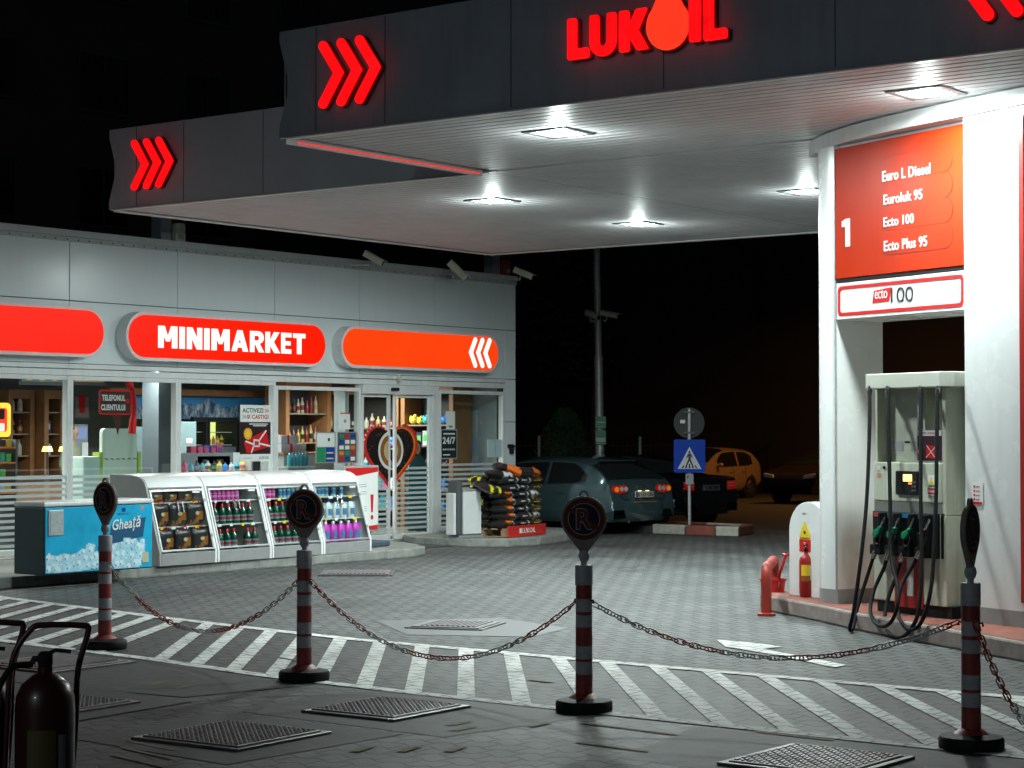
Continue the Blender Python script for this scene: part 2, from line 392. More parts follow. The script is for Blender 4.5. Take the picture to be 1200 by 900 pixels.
# direction arrow, only its blunt tip reaches the photograph
sheet('arrow_road_marking', [tuple(atZ(x, y, .004).xy) for x, y in ((840,749.5),(880,753),(917,757.5),(893,760.5),(940,769),(992,779),(978,782),(905,766.5),(850,757.5))], .004, pnt)
# faint yellow strokes
yel = mat('worn_yellow_road_paint', (.16,.13,.04), .75, var=.9, scale=22)
mb = MB()
for (px, py, l, w, a) in [(905,0,0,0,0)]: pass
for x0, y0, dx, dy, w in [(8.05,7.15,.2,.05,.06),(8.2,6.95,.2,.05,.06),(8.35,6.75,.2,.05,.06),(7.1,7.6,.1,.5,.03),(7.3,7.75,.1,.5,.03),(7.5,7.95,.08,.45,.03),
                          (8.95,7.2,.2,.0,.06),(9.1,7.35,.2,.0,.06),(9.35,6.95,.2,0,.06),(11.1,8.05,.02,.22,.05),(9.3,9.85,.2,.05,.07),(9.35,10.15,.2,.05,.07),(9.6,6.1,.06,.7,.04),(9.0,5.9,.04,.5,.04),
                          (11.0,10.3,.05,.3,.04),(9.95,5.3,.02,.5,.04)]:
    q = Vector((-dy, dx)).normalized()*w/2
    mb.add([(x0+q.x,y0+q.y,.004),(x0+dx+q.x,y0+dy+q.y,.004),(x0+dx-q.x,y0+dy-q.y,.004),(x0-q.x,y0-q.y,.004)], [(0,1,2,3)])
o = mb.build('yellow_road_marking', yel); struct(o)
for p in o.data.polygons:
    if p.normal.z < 0: p.flip()

# ---- raised pavement in front of the shop, with jointed kerb stones
def platform(name, pts, z, m, kerbm, edges, kw=.13, kl=.5):
    mb = MB(); mb.prism(pts, 0.0, z-.004, 'z'); o = mb.build(name, m); struct(o)
    if kerbm:
        k = MB()
        for (a, b) in edges:
            A = Vector(a); B = Vector(b); d = B-A; n = max(1, round(d.length/kl)); q = Vector((-d.y, d.x)).normalized()*kw
            for i in range(n):
                p0 = A+d*((i+.02)/n)-q*.04; p1 = A+d*((i+.98)/n)-q*.04
                k.prism([(p0.x,p0.y),(p1.x,p1.y),(p1.x+q.x,p1.y+q.y),(p0.x+q.x,p0.y+q.y)], -.002, z, 'z')
        for i_, v_ in enumerate(k.v): pass
    o = k.build('kerb', kerbm, bevel=.018, seg=2); struct(o)
pl1 = [(3,17.75),(21.2,17.75),(21.7,17.95),(22.1,18.45),(22.5,19.2),(22.7,20.3),(3,20.3)]
platform('shop_pavement', pl1, .12, conc, conc, list(zip(pl1[:5], pl1[1:6])))
pl2 = [(24.0,20.3),(23.55,19.7),(23.6,18.75),(23.95,18.2),(24.6,18.1),(27.2,18.75),(27.4,20.3)]
platform('side_pavement', pl2, .12, conc, conc, list(zip(pl2[:6], pl2[1:7])))
mb = MB().add([(22.6,19.3,.012),(23.4,19.0,.012),(24.5,20.28,.05),(22.95,20.28,.05)], [(0,1,2,3)])
# ---- red and white kerb island by the crossing sign
wk = mat('cream_kerb_paint', (.50,.49,.42), .7, var=.3, scale=9, bump=.3); rk = mat('red_kerb_paint', (.30,.085,.06), .7, var=.3, scale=9, bump=.3)
bp_ = [atZ(px, py, 0).xy for px, py in ((764,625.4),(803,627),(838,628.2),(866,628.8),(883,625.5))]
md_ = Vector((.42, 1.9)); med = [tuple(p) for p in bp_]+[tuple(bp_[4]+md_), tuple(bp_[0]+md_)]
mb = MB(); mb.prism(med, 0, .13, 'z'); struct(mb.build('traffic_island', asph))
k = MB()
def kseg(A, B, c, z):
    q = Vector((-(B-A).y, (B-A).x)).normalized()*.15; e_ = (B-A).normalized()*.006
    k.use(c).prism([tuple(A-q*.03+e_), tuple(B-q*.03-e_), tuple(B+q-e_), tuple(A+q+e_)], -.002, z, 'z')
for i, c in enumerate((0, 1, 0, 1)): kseg(bp_[i], bp_[i+1], c, .165-.001*i)
kseg(bp_[4], bp_[4]+md_*.5, 0, .160); kseg(bp_[4]+md_*.5, bp_[4]+md_, 1, .159)
struct(k.build('island_kerb', [wk, rk], bevel=.02))

# ---- steel cover plates and drain grates
plate_m = mat('steel_chequer_plate', (.21,.20,.205), .42, metal=.35, var=.35, scale=10)
def cover(cx, cy, w, l, rz, label, style='tread', z=.0):
    t = thing('manhole_cover', label, 'manhole cover', (cx, cy, z), rz)
    MB().box(-w/2, w/2, -l/2, l/2, .0, .022).build('plate', plate_m, t, bevel=.004)
    mb = MB()
    if style == 'tread':
        nx, ny = int(w/.036), int(l/.036)
        for i in range(nx):
            for j in range(ny):
                x = -w/2+.03+i*(w-.06)/(nx-1); y = -l/2+.03+j*(l-.06)/(ny-1); s = 1 if (i+j) % 2 else -1
                c, d = .009, .0035
                c = .0145; d = .0055; mb.prism([(x-c, y), (x, y-d), (x+c, y), (x, y+d)] if s > 0 else [(x-d, y), (x, y-c), (x+d, y), (x, y+c)], .0225, .027, 'z')
    else:
        n = int(l/.055)
        for j in range(n): mb.box(-w/2+.05, w/2-.05, -l/2+.05+j*(l-.1)/n, -l/2+.05+j*(l-.1)/n+.025, .0225, .030)
    mb.build('tread_pattern' if style == 'tread' else 'ribs', plate_m, t)
    f = MB(); g = .045
    for a in ((-w/2-g, w/2+g, -l/2-g, -l/2-.006), (-w/2-g, w/2+g, l/2+.006, l/2+g), (-w/2-g, -w/2-.006, -l/2, l/2), (w/2+.006, w/2+g, -l/2, l/2)):
        f.box(*a, -.002, .014)
    f.build('frame', mat('worn_steel_frame', (.20,.20,.20), .35, metal=.8, var=.3), t, bevel=.003)
    return t
cover(8.04, 8.05, .70, .70, R(3), 'square chequered steel manhole cover, nearest to the fire extinguisher carts on the left', z=.002)
cover(9.39, 8.07, .68, .63, R(2), 'square chequered steel manhole cover lying between the middle two chained posts', z=.002)
cover(8.32, 9.8, .60, .55, R(4), 'small steel manhole cover right behind the fire extinguisher cart', z=.002)
cover(9.75, 11.6, .75, .75, R(2), 'ribbed steel manhole cover next to the hatched marking, beside the leftmost chained post', 'rib', z=.002)
cover(9.25, 5.02, .70, .64, R(0), 'square chequered steel manhole cover at the bottom edge, left of the rightmost chained post', z=.002)
cover(18.3, 16.2, .8, .8, R(38), 'square drain cover in the paving in front of the display cases', 'rib', z=-.002)
cover(13.85, 11.1, .62, .62, R(20), 'square ribbed drain cover set in the forecourt paving beyond the hatching', 'rib', z=-.002)
sheet('drain_surround', [(13.0,10.95),(13.8,12.0),(14.7,11.25),(14.3,10.2),(13.5,10.0)], .0, mat('drain_concrete', (.12,.125,.125), .6, var=.2, scale=12))

# ================================================================== SHOP
FY = 20.3; XL, XR = 7.8, 26.93; SEAM = [7.8,9.65,11.55,13.5,15.4,17.28,19.19,21.11,22.97,24.78,26.62]
shop = thing('shop_building', 'single storey petrol station shop clad in pale grey metal panels with glass front', 'shop', (XL, FY, 0))
O = Vector((XL, FY, 0))
clad = dirty(mat('pale_grey_cladding', (.76,.83,.85), .22, var=.02, scale=.8), .04)
seam_m = mat('dark_seam', (.03,.045,.045), .7, var=0)
mb = MB()   # cladding panels with open seams
for a, b in zip(SEAM, SEAM[1:]):
    for z0, z1 in ((2.615,3.425),(3.435,4.245)):
        mb.box(a+.005-XL, b-.005-XL, .0, .03, z0, z1)
mb.box(26.625-XL, XR-XL-.0, .0, .03, 3.435, 4.245)
mb.box(26.625-XL, XR-XL, .0, .03, 2.615, 3.425)
for z0, z1 in ((1.9,2.605),(1.0,1.89),(.13,.99)): mb.box(26.625-XL, XR-XL, .0, .03, z0, z1)
mb.build('cladding', clad, shop, bevel=.004)
MB().box(0, XR-XL-.01, .035, .16, 2.6, 4.27).box(26.63-XL, XR-XL-.01, .035, .16, .1, 2.6).build('wall', seam_m, shop)
mb = MB(); mb.box(0, XR-XL+.02, -.03, .3, 4.262, 4.352); mb.box(0, XR-XL+.02, -.015, -.004, 4.2, 4.26)
mb.box(XR-XL-.1, XR-XL+.02, .32, 8, 4.262, 4.352)
mb.build('parapet_cap', mat('parapet_metal', (.46,.50,.50), .35, var=.08, scale=3), shop, bevel=.006)
rv = MB()
x = 2.0
rv.lathe([(.012,0),(.012,-.012),(.004,-.018)], (0,0,0), 6, 'y'); rvo = rv.build('rivet', mat('brass_rivet', (.35,.30,.16), .5, metal=.3), shop); rvo.location = (.2, -.015, 4.225)
while x < XR-XL-.05:
    r2 = rvo.copy(); COL.objects.link(r2); r2.location = (x, -.015, 4.225); x += .19+random.uniform(-.02,.02)
mb = MB(); mb.box(XR-XL-.03, XR-XL, .17, 8, .0, 4.26); mb.build('side_wall', clad, shop)
MB().box(-.02, .12, .17, 8, 0, 4.26).build('side_wall', clad, shop)
MB().box(.1, XR-XL-.04, .31, 7.9, 3.9, 4.0).build('roof', dgrey, shop)
MB().box(-.1, XR-XL, 8.0, 8.15, 0, 4.3).build('back_wall', mgrey, shop)
# interior shell
MB().box(.13, XR-XL-.04, .10, 7.9, 0.02, .10).build('shop_floor', mat('shop_floor_tiles', (.25,.24,.22), .25, var=.1), shop)
MB().box(.13, XR-XL-.04, .17, 7.9, 2.75, 2.80).build('ceiling', mat('shop_ceiling', (.26,.28,.29), .7), shop)
MB().box(.13, XR-XL-.04, 6.2, 6.3, .1, 2.75).build('inner_wall', mat('shop_inner_wall', (.13,.13,.13), .6), shop)
MB().box(XR-XL-.3, XR-XL-.04, .17, 6.2, .1, 2.75).build('inner_wall', mat('shop_end_wall', (.33,.38,.40), .6), shop)
# head frame across the whole front
hf = MB(); hf.box(0, XR-XL-.31, -.045, .10, 2.545, 2.605); hf.box(0, XR-XL-.31, -.02, .10, 2.455, 2.535)
hf.build('head_rail', white_p, shop, bevel=.005)
gl = glass('window_glass')
film = mat('frosted_stripe_film', (.50,.56,.56), .5, var=.04)
def window(a, b, zb=.16, zt=2.455, mull=.05, lowfilm=True, door=False):
    f = MB(); a -= XL; b -= XL
    f.box(a, a+mull, -.03, .07, zb, zt-.004); f.box(b-mull, b, -.03, .07, zb, zt-.004)
    f.box(a+mull+.002, b-mull-.002, -.028, .068, zb, zb+.07); f.box(a+mull+.002, b-mull-.002, -.028, .068, zt-.06, zt-.004)
    fr = f.build('window', white_p, shop, bevel=.005)
    g = MB(); g.box(a+mull, b-mull, .01, .018, zb+.07, zt-.06); g.build('pane', gl, fr)
    if lowfilm:
        s = MB(); z = zb+.1
        while z < 1.18:
            s.box(a+mull+.004, b-mull-.004, .004, .008, z, z+.038); z += .078
        s.build('stripe_film', film, fr)
    return fr
for a, b in zip(SEAM[:7], SEAM[1:8]): window(a+.0, b-.0)
window(21.11, 22.97, zt=2.40)
MB().box(22.78-XL, 22.86-XL, .12, .35, .1, 2.39).build('post', alu, shop)
w = window(24.86, 26.6, zb=.14, zt=2.40, mull=.055)
MB().box(24.70-XL, 24.855-XL, -.035, .09, .05, 2.45).build('door_jamb', white_p, shop, bevel=.005)
MB().box(22.975-XL, 24.695-XL, -.07, .1, 2.31, 2.45).build('door_header', white_p, shop, bevel=.006)
for s, (a, b) in enumerate(((23.03, 23.70), (23.80, 24.69))):
    a -= XL; b -= XL; f = MB(); y0, y1 = (.0, .045)
    for (p, q) in ((a, a+.045), (b-.05, b)): f.box(p, q, y0, y1, .05, 2.305)
    f.box(a+.047, b-.052, y0+.002, y1-.002, .05, .13); f.box(a+.047, b-.052, y0+.002, y1-.002, 2.26, 2.303)
    d = f.build('sliding_door', white_p, shop, bevel=.004)
    MB().box(a+.046, b-.05, .02, .028, .13, 2.26).build('pane', gl, d)
    sf = MB(); z = .2
    while z < 1.18: sf.box(a+.05, b-.055, .012, .017, z, z+.038); z += .078
    sf.build('stripe_film', film, d)
MB().box(23.0-XL, 24.7-XL, -.02, .12, .012, .048).build('threshold', alu, shop)
sen = MB().box(23.62-XL, 23.78-XL, -.12, -.072, 2.36, 2.41); sen.build('door_sensor', black, shop, bevel=.01)
mb = MB().lathe([(.035,0),(.045,-.03),(.03,-.06)], (23.82-XL, -.046, 2.57), 12, 'y'); mb.box(23.80-XL, 23.86-XL, -.1, -.05, 2.50, 2.55); mb.build('motion_detector', cream, shop)
mb = MB().box(26.70-XL, 26.80-XL, -.06, 0, 1.45, 1.52); mb.box(26.74-XL, 26.84-XL, -.11, -.06, 1.47, 1.50); mb.box(26.75-XL,26.80-XL,-.07,0,1.36,1.44); mb.build('switch_bracket', black, shop, bevel=.006)
# interior lamps (parts of the shop); each gives its own light
tube_m = glow('fluorescent_tube', (.95, 1.0, .98), 3.0)
def area(name, parent, loc, sx, sy, W, c, rot=(0,0,0), spread=R(170)):
    l = bpy.data.lights.new(name, 'AREA'); l.shape = 'RECTANGLE'; l.size = sx; l.size_y = sy; l.energy = W; l.color = c; l.spread = spread
    o = bpy.data.objects.new(name, l); COL.objects.link(o); o.location = loc; o.rotation_euler = rot
    if parent: o.parent = parent
    return o
for x, y, l in ((14.6,21.6,1.6),(17.0,22.3,1.6),(19.6,22.0,1.6),(22.2,22.4,1.6),(24.9,22.2,1.4),(11.0,22.0,1.6)):
    t = MB().box(x-XL-l/2, x-XL+l/2, y-FY-.06, y-FY+.06, 2.66, 2.74).build('ceiling_lamp', tube_m, shop)
    area('lamp_light', shop, (x-XL, y-FY, 2.645), l, .12, SHOP_W, (.95,1,.96))
# ---- posts from shop roof up to the canopy
def siren(cx, cy, z, m, label):
    t = thing('siren_box', label, 'siren', (cx, cy, z), 0)
    MB().prism(rrect(-.09,.09,-.14,.14,.04), -.09, 0, 'y').build('housing', m, t, bevel=.012)
    MB().box(-.05,.05,-.1,-.092,-.09,-.02).build('grille', mat('siren_grille', tuple(c*.5 for c in m.node_tree.nodes['Principled BSDF'].inputs[0].default_value[:3]), .6), t)
    return t
cap = MATS['parapet_metal']
for px, nm in ((195, 'left'), (582, 'right')):
    p = atY(px, 285, 20.62); q = atY(px+7, 285, 20.62)
    t = thing('canopy_support_post', 'grey steel post from shop roof to canopy, %s' % ('left one by the smaller fascia' if nm == 'left' else 'right one by the building corner'), 'post', (p.x, 20.72, 4.0), 0, 'canopy support posts')
    mb = MB().box(-.1, .1, -.1, .1, 0, 1.32); mb.build('column', mat('post_grey', (.28,.30,.33), .45), t, bevel=.008)
    MB().box(-.16, .16, -.16, .16, 0, .03).build('base_plate', galv, t)
    siren(p.x+.19 if nm == 'left' else p.x+.19, 20.62, 4.50, cream if nm == 'left' else mat('siren_red', (.30,.05,.03), .5), 'small cream siren box fixed to the left roof post' if nm == 'left' else 'small dark red siren box fixed to the right roof post')

# ---- illuminated capsule signs on the shop front
redlit = glow('lit_red_acrylic', (1.0,.012,.001), .78, vary=.10, vs_=1.2)
orglit = glow('lit_orange_acrylic', (1.0,.055,.004), .76, vary=.09, vs_=1.2)
whtlit = glow('lit_white_acrylic', (1.0,.95,.86), .95)
SY = 20.10
def capsule(x0, x1, z0, z1, label, m, txt=None, chev=None):
    t = thing('lightbox_sign', label, 'sign', (x0, SY, z0), 0, 'capsule light boxes on the shop front'); w = x1-x0; h = z1-z0
    MB().prism(rrect(0,w,0,h,h/2,12), 0.005, FY-SY-.002, 'y').build('casing', white_g, t, bevel=.02, smooth=30)
    MB().prism(rrect(.045,w-.045,.045,h-.045,h/2,12), -.012, .004, 'y').build('face', m, t)
    if txt: block_text(txt[0], whtlit, t, txt[1], txt[2], txt[3], txt[4], -.0125, .012)
    if chev:
        for i in range(3):
            cx = chev+i*.19
            MB().prism(stroke([(cx+.115,.53),(cx,.325),(cx+.115,.12)], .085), -.026, -.0125, 'y').build('chevron', whtlit, t)
    return t
a = atY(148,396,SY); b = atY(383,408,SY); za = atY(262,371,SY).z; zb = atY(262,426,SY).z
h = za-zb
l1 = atY(184.5,407,SY); l2 = atY(356.5,416,SY); tt = atY(184.5,381.5,SY).z; tb = atY(184.5,407.5,SY).z
capsule(a.x, b.x, zb, za, 'long red light box sign reading MINIMARKET in white on the shop front', redlit, txt=('MINIMARKET', l1.x-a.x, tb-zb, l2.x-l1.x, tt-tb))
c0 = atY(400,405,SY); c1 = atY(585,408,SY)
capsule(c0.x, c1.x, atY(490,434,SY).z, atY(490,386.5,SY).z, 'orange light box sign with three white left-pointing chevrons above the door', orglit, chev=atY(549,410,SY).x-c0.x+.04)
d1 = atY(124,390,SY)
capsule(d1.x-4.0, d1.x, zb+.01, za+.01, 'plain red light box sign without writing at the left edge of the shop front', redlit)
# ================================================================== CANOPY
CZ = 4.48
graph = mat('graphite_fascia', (.30,.335,.375), .42, var=.12, scale=1.5)
under = mat('ribbed_white_underside', (.60,.60,.61), .50, var=.14, scale=2)
dirty(under, .12, sc=(.6,.6,.6)); dirty(graph, .18)
can = thing('canopy', 'large flat canopy with graphite fascia and ribbed white underside over the forecourt', 'canopy', (13.6, 5.0, 0))
cx0, cy0 = 13.6, 5.0
mb = MB()   # ribs run parallel to the front fascia
def ribs(x0, x1, y0, y1):
    x = x0
    while x < x1-.02:
        w = min(.15, x1-x)
        mb.add([(x+.0,y0,CZ+.034),(x+.014,y0,CZ),(x+w-.014,y0,CZ),(x+w,y0,CZ+.034),(x,y1,CZ+.034),(x+.014,y1,CZ),(x+w-.014,y1,CZ),(x+w,y1,CZ+.034)],
               [(0,1,5,4),(1,2,6,5),(2,3,7,6)]); x += w
ribs(.06, 3.13, .05, 7.90); ribs(3.21, 10.8, .05, 7.985); ribs(3.21, 10.8, 8.0, 13.88)
for v in range(len(mb.v)): pass
mb.build('underside', under, can)
MB().box(.06, 3.13, .05, 8.0, CZ+.045, CZ+.9).box(3.2, 10.8, .05, 13.88, CZ+.045, CZ+.85).build('roof_deck', dgrey, can)
def fascia(X, ya, yb, z0=4.465, z1=5.47, nl=True, nr=False):
    L = yb; Rr = ya; pts = []
    h = z1-z0
    def end(y, s): return [(y, z0), (y, z0+.10*h), (y-s*.10, z0+.40*h), (y-s*.10, z0+.58*h), (y, z0+.90*h), (y, z1)]
    right = end(Rr, -1) if nr else [(Rr, z0), (Rr, z1)]
    left = end(L, 1) if nl else [(L, z0), (L, z1)]
    pts = right+left[::-1]
    mb = MB(); mb.prism(pts, X, X+.05, 'x'); return mb
fascia(0, -.15, 8.03, nr=True).build('front_fascia', graph, can, bevel=.006)
fascia(3.15, 7.9, 13.95, z0=4.475).build('rear_fascia', mat('rear_fascia_shop_lit', (.42,.43,.47), .45, var=.10, scale=1.5), can, bevel=.006)  # paler than the front fascia: light from the shop put into the colour
for bb in ((10.8, 10.85, 0, 13.9, 4.47, 5.4), (3.22, 10.79, 13.89, 13.93, 4.47, 5.4), (.06, 3.14, 7.985, 8.02, 4.56, 5.4), (.06, 10.79, 0.0, .04, 4.47, 5.4)): MB().box(*bb).build('side_fascia', graph, can)
mb = MB(); mb.box(-.012, .07, -.1, 7.95, 4.452, 4.464); mb.box(3.14, 3.21, 8.02, 13.9, 4.462, 4.474); mb.box(10.76, 10.86, .0, 13.9, 4.452, 4.468); mb.box(3.22, 10.75, 13.84, 13.94, 4.454, 4.468)
mb.build('edge_trim', white_p, can)
sm = MB()
for X, ys in ((0, (.6, 2.2, 3.75, 5.3, 6.72, 7.56)), (3.15, (11.3, 12.62, 13.45))):
    for y in ys: MB().box(X-.004, X+.001, y-.003, y+.003, 4.49, 5.45).build('fascia_joint', mat('joint_dark', (.02,.022,.026), .6, var=0), can)
redled = glow('red_led_strip', (1.0,.02,.015), .75)
MB().box(.25, 3.05, 8.022, 8.028, 4.449, 4.461).build('led_strip', redled, can)
MB().box(.054, .06, .3, 7.85, 4.468, 4.474).build('led_strip', glow('red_led_dim', (1.0,.03,.015), 1.2), can)
mb = MB(); mb.box(.1, 3.1, 8.03, 8.045, 4.425, 4.56)
mb.build('strip_channel', mat('channel_white', (.55,.55,.55), .4), can)
# beams that carry the canopy above the shop roof, and two columns behind
bm_ = mat('beam_grey', (.16,.17,.18), .5)
MB().box(5.6, 13.9, 15.6, 15.85, 5.3, 5.5).box(6.2, 6.45, 13.7, 15.85, 5.5, 5.7).box(12.3, 12.55, 12, 15.85, 5.5, 5.7).box(10.6, 12.5, 12.0, 12.25, 5.5, 5.7).build('beam', bm_, can)
# ---- recessed floodlights
lens = glow('floodlight_lens', (.93,1.0,.985), 26.0)
def flood(x, y, label, W=1.0):
    t = thing('canopy_floodlight', label, 'ceiling light', (x, y, CZ), 0, 'recessed floodlights under the canopy')
    mb = MB(); g = .19
    for a in ((-.25,.25,-.25,-g),(-.25,.25,g,.25),(-.25,-g,-g,g),(g,.25,-g,g)): mb.box(*a, -.014, .012)
    mb.build('frame', mat('lamp_frame', (.16,.17,.17), .4, metal=.5), t, bevel=.003)
    for i in (-1, 1):
        for j in (-1, 1): MB().box(i*.09-.07, i*.09+.07, j*.09-.07, j*.09+.07, -.012, -.002).build('lens', lens, t, bevel=.006)
    area('flood_light', t, (0,0,-.03), .36, .36, LAMP_W*W, LAMP_C, spread=R(175))
    l = bpy.data.lights.new('lamp_bulb', 'POINT'); l.energy = LAMP_W*W*.12; l.color = LAMP_C; l.shadow_soft_size = .055
    o = bpy.data.objects.new('lamp_bulb', l); COL.objects.link(o); o.parent = t; o.location = (0,0,-.14)
    return t
flood(14.95, 10.77, 'bright square canopy light nearest the front fascia, left of the red price panel')
flood(18.87, 14.57, 'bright square canopy light above the shop door side, leftmost of the canopy lights')
flood(22.11, 14.63, 'bright square canopy light above the camera pole at the far side of the canopy')
flood(20.31, 11.13, 'bright canopy light partly hidden by the left pillar of the pump portal')
flood(14.99, 7.11, 'bright square canopy light right above the curved top of the pump portal', .70)
flood(20.3, 7.4, 'bright canopy light behind the pump portal')
# ---- red illuminated chevrons and lettering on the fascia (local x runs towards the right end)
redneon = glow('lit_red_letters', (1.0,.004,.006), .95, vary=.25, vs_=5)
redneon2 = glow('lit_orange_red_drop', (1.0,.040,.014), .85, vary=.06, vs_=2)
rim_m = mat('sign_return_red', (.30,.01,.01), .4)
def chev_sign(X, Yc, zc, label, s=1., flip=False, dx=.222):
    t = thing('chevron_sign', label, 'sign', (X-.07, Yc, zc), R(-90), 'illuminated chevrons on the canopy fascia')
    for i in range(3):
        x = (i-1)*dx; k = -1 if flip else 1
        pts = [(x-k*.09, .265*s), (x+k*.10, 0), (x-k*.09, -.265*s)]
        MB().prism(stroke(pts, .092), -.03, .015, 'y').build('chevron', redneon, t, bevel=.012)
        MB().prism(stroke(pts, .102), .016, .068, 'y').build('return', rim_m, t)
    return t
chev_sign(13.6, 12.09, 4.985, 'three glowing red chevrons pointing right at the left end of the near canopy fascia')
chev_sign(16.75, 18.10, 4.98, 'three glowing red chevrons pointing right on the farther, left canopy fascia', dx=.215)
chev_sign(13.6, 5.80, 4.985, 'glowing red chevrons pointing left, cut off at the top right corner', flip=True)
t = thing('illuminated_lettering', 'glowing red letters LUKOIL with a drop for the O on the canopy fascia', 'sign', (13.53, 9.75, 4.84), R(-90))
XF = 13.5
def fx(px, py): p = atX(px, py, XF); return 9.75-p.y, p.z-4.84
def thick_letter(px0, px1, pyb0, pyb1, pytl, polyf):
    x0, z0 = fx(px0, pyb0); x1, z1 = fx(px1, pyb1); _, zt = fx(px0, pytl)
    pts = [(x0+(x1-x0)*u, z0+(zt-z0)*v) for u, v in polyf]
    MB().prism(pts, -.045, .01, 'y').build('letter', redneon, t, bevel=.022, seg=3)
    c = Vector((sum(p[0] for p in pts)/len(pts), sum(p[1] for p in pts)/len(pts)))
    MB().prism(pts, .012, .068, 'y').build('return', rim_m, t, bevel=.01)
Lp = [(0,0),(1,0),(1,.26),(.42,.26),(.42,1),(0,1)]
Up = [(0,1),(0,.36)]+[(.5+.5*math.cos(R(a)), .34+.36*math.sin(R(a))) for a in range(190,351,16)]+[(1,.36),(1,1),(.66,1),(.66,.38)]+[(.5+.16*math.cos(R(a)), .36+.13*math.sin(R(a))) for a in range(350,189,-20)]+[(.34,.38),(.34,1)]
Kp = [(0,0),(.34,0),(.34,.36),(.62,0),(1.05,0),(.66,.5),(1.0,1),(.60,1),(.34,.62),(.34,1),(0,1)]
Ip = [(0,0),(1,0),(1,1),(0,1)]
thick_letter(664.5, 689, 71, 68, 22, Lp)
thick_letter(690.5, 721, 67, 64, 18, Up)
thick_letter(725, 758, 62, 60, 13, Kp)
thick_letter(807, 820, 50, 48, -1, Ip)
thick_letter(824, 851, 48.5, 45, -3, Lp)
xc, zc = fx(782, 29); dr = .20
pts = [(xc+dr*math.cos(R(a)), zc+dr*math.sin(R(a))*1.02) for a in range(-225, 46, 15)]
pts = pts+[(xc+.075, zc+.27), (xc+.02, zc+.37), (xc, zc+.39), (xc-.02, zc+.37), (xc-.075, zc+.27)]
MB().prism(pts, -.055, .01, 'y').build('drop', redneon2, t, bevel=.03, seg=3)
MB().prism(pts, .012, .068, 'y').build('return', rim_m, t)

# ================================================================== PUMP ISLAND
P0 = Vector((16.33, 8.64, 0)); PR = R(246); UX = Vector((math.cos(PR), math.sin(PR), 0)); UY = Vector((-math.sin(PR), math.cos(PR), 0))
def pl(px, py, yl=0.):
    d = ray(px, py); o = P0+UY*yl; t_ = (o-EYE).dot(UY)/d.dot(UY); q = EYE+d*t_; return (q-P0).dot(UX), q.z
def wl(x, y, z=0): return P0+UX*x+UY*y+Vector((0,0,z))
isl = [(-1.5,.5),(-1.48,.28),(-1.36,.12),(-1.1,.03),(0,-.2),(.73,-.40),(1.6,-.57),(2.5,-.72),(3.3,-.85),(4.3,-.95),(5.2,-.8),(5.8,-.3),(5.8,1.2),(4.8,2.0),(2.5,2.2),(0,1.8),(-1.0,1.3),(-1.4,.9)]
iw = [tuple(wl(x, y).xy) for x, y in isl]
isl_s = mat('island_side_concrete', (.33,.27,.25), .7, var=.35, scale=8, bump=.3); isl_t = mat('worn_red_island_top', (.30,.10,.07), .65, var=.35, scale=8, bump=.2)
mb = MB(); mb.prism(iw, -.004, .148, 'z'); struct(mb.build('pump_island', isl_s, bevel=.02))
c = Vector((sum(p[0] for p in iw)/len(iw), sum(p[1] for p in iw)/len(iw)))
top = [tuple(c+(Vector(p)-c)*(1-.06/((Vector(p)-c).length))) for p in iw]
mb = MB(); mb.add([(x, y, .1515) for x, y in top], [tuple(range(len(top)))]); o = mb.build('pump_island_top', isl_t); struct(o)
if o.data.polygons[0].normal.z < 0: o.data.flip_normals()
por = thing('pump_portal', 'tall white metal portal round the fuel pump with curved cap and wide right column', 'portal', (P0.x, P0.y, .152), PR)
Z0 = .152
nose = [(0,-.002),(-.08,-.018),(-.16,-.022),(-.23,-.012),(-.285,.015),(-.325,.07),(-.345,.15),(-.35,.25),(-.33,.36),(-.27,.45),(-.15,.51),(0,.53)]
colr = [(1.75,.54),(1.75,-.0),(pl(1131.5,600,-.12)[0],-.12),(2.50,-.118),(2.8,-.06),(3.1,.03),(3.28,.14),(3.32,.27),(3.25,.38),(3.0,.48),(2.6,.53)]
def grow(pts, g):
    c = Vector((sum(p[0] for p in pts)/len(pts), sum(p[1] for p in pts)/len(pts)))
    return [tuple(Vector(p)+(Vector(p)-c).normalized()*g) for p in pts]
MB().prism(nose, .13, 4.176, 'z').build('left_pillar', white_g, por, smooth=30)
MB().prism(colr, .13, 4.176, 'z').build('right_column', white_g, por, smooth=30)
MB().prism(grow(nose,.004), 0, .129, 'z').build('skirting', mgrey, por, smooth=30)
MB().prism(grow(colr,.004), 0, .129, 'z').build('skirting', mgrey, por, smooth=30)
MB().box(.003, 1.742, .025, .52, 2.575, 4.176).build('header', white_g, por, bevel=.004)
MB().box(-.004, -.0, -.024, -.003, .13, 4.17).build('edge_trim', galv, por)
def lens_(hx, hw, x0=1.7, y0=.27, n=22):
    P = []
    for s in (-1, 1):
        for i in range(n+1):
            u = -1+2*i/n; u = u if s < 0 else -u; P.append((x0+hx*u, y0+s*hw*(1-abs(u)**3)+s*.03*(1-abs(u)**8)))
    q = []
    for p in P:
        if not q or (Vector(p)-Vector(q[-1])).length > 1e-3: q.append(p)
    if (Vector(q[0])-Vector(q[-1])).length < 1e-3: q.pop()
    return q
MB().prism(lens_(2.46, .40), 4.178, 4.312, 'z').build('curved_cap', white_p, por, smooth=35)
MB().box(pl(1197.5,600,-.12)[0], pl(1203,600,-.12)[0], -.135, -.05, .2, 4.1).build('red_edge_strip', red_p, por)
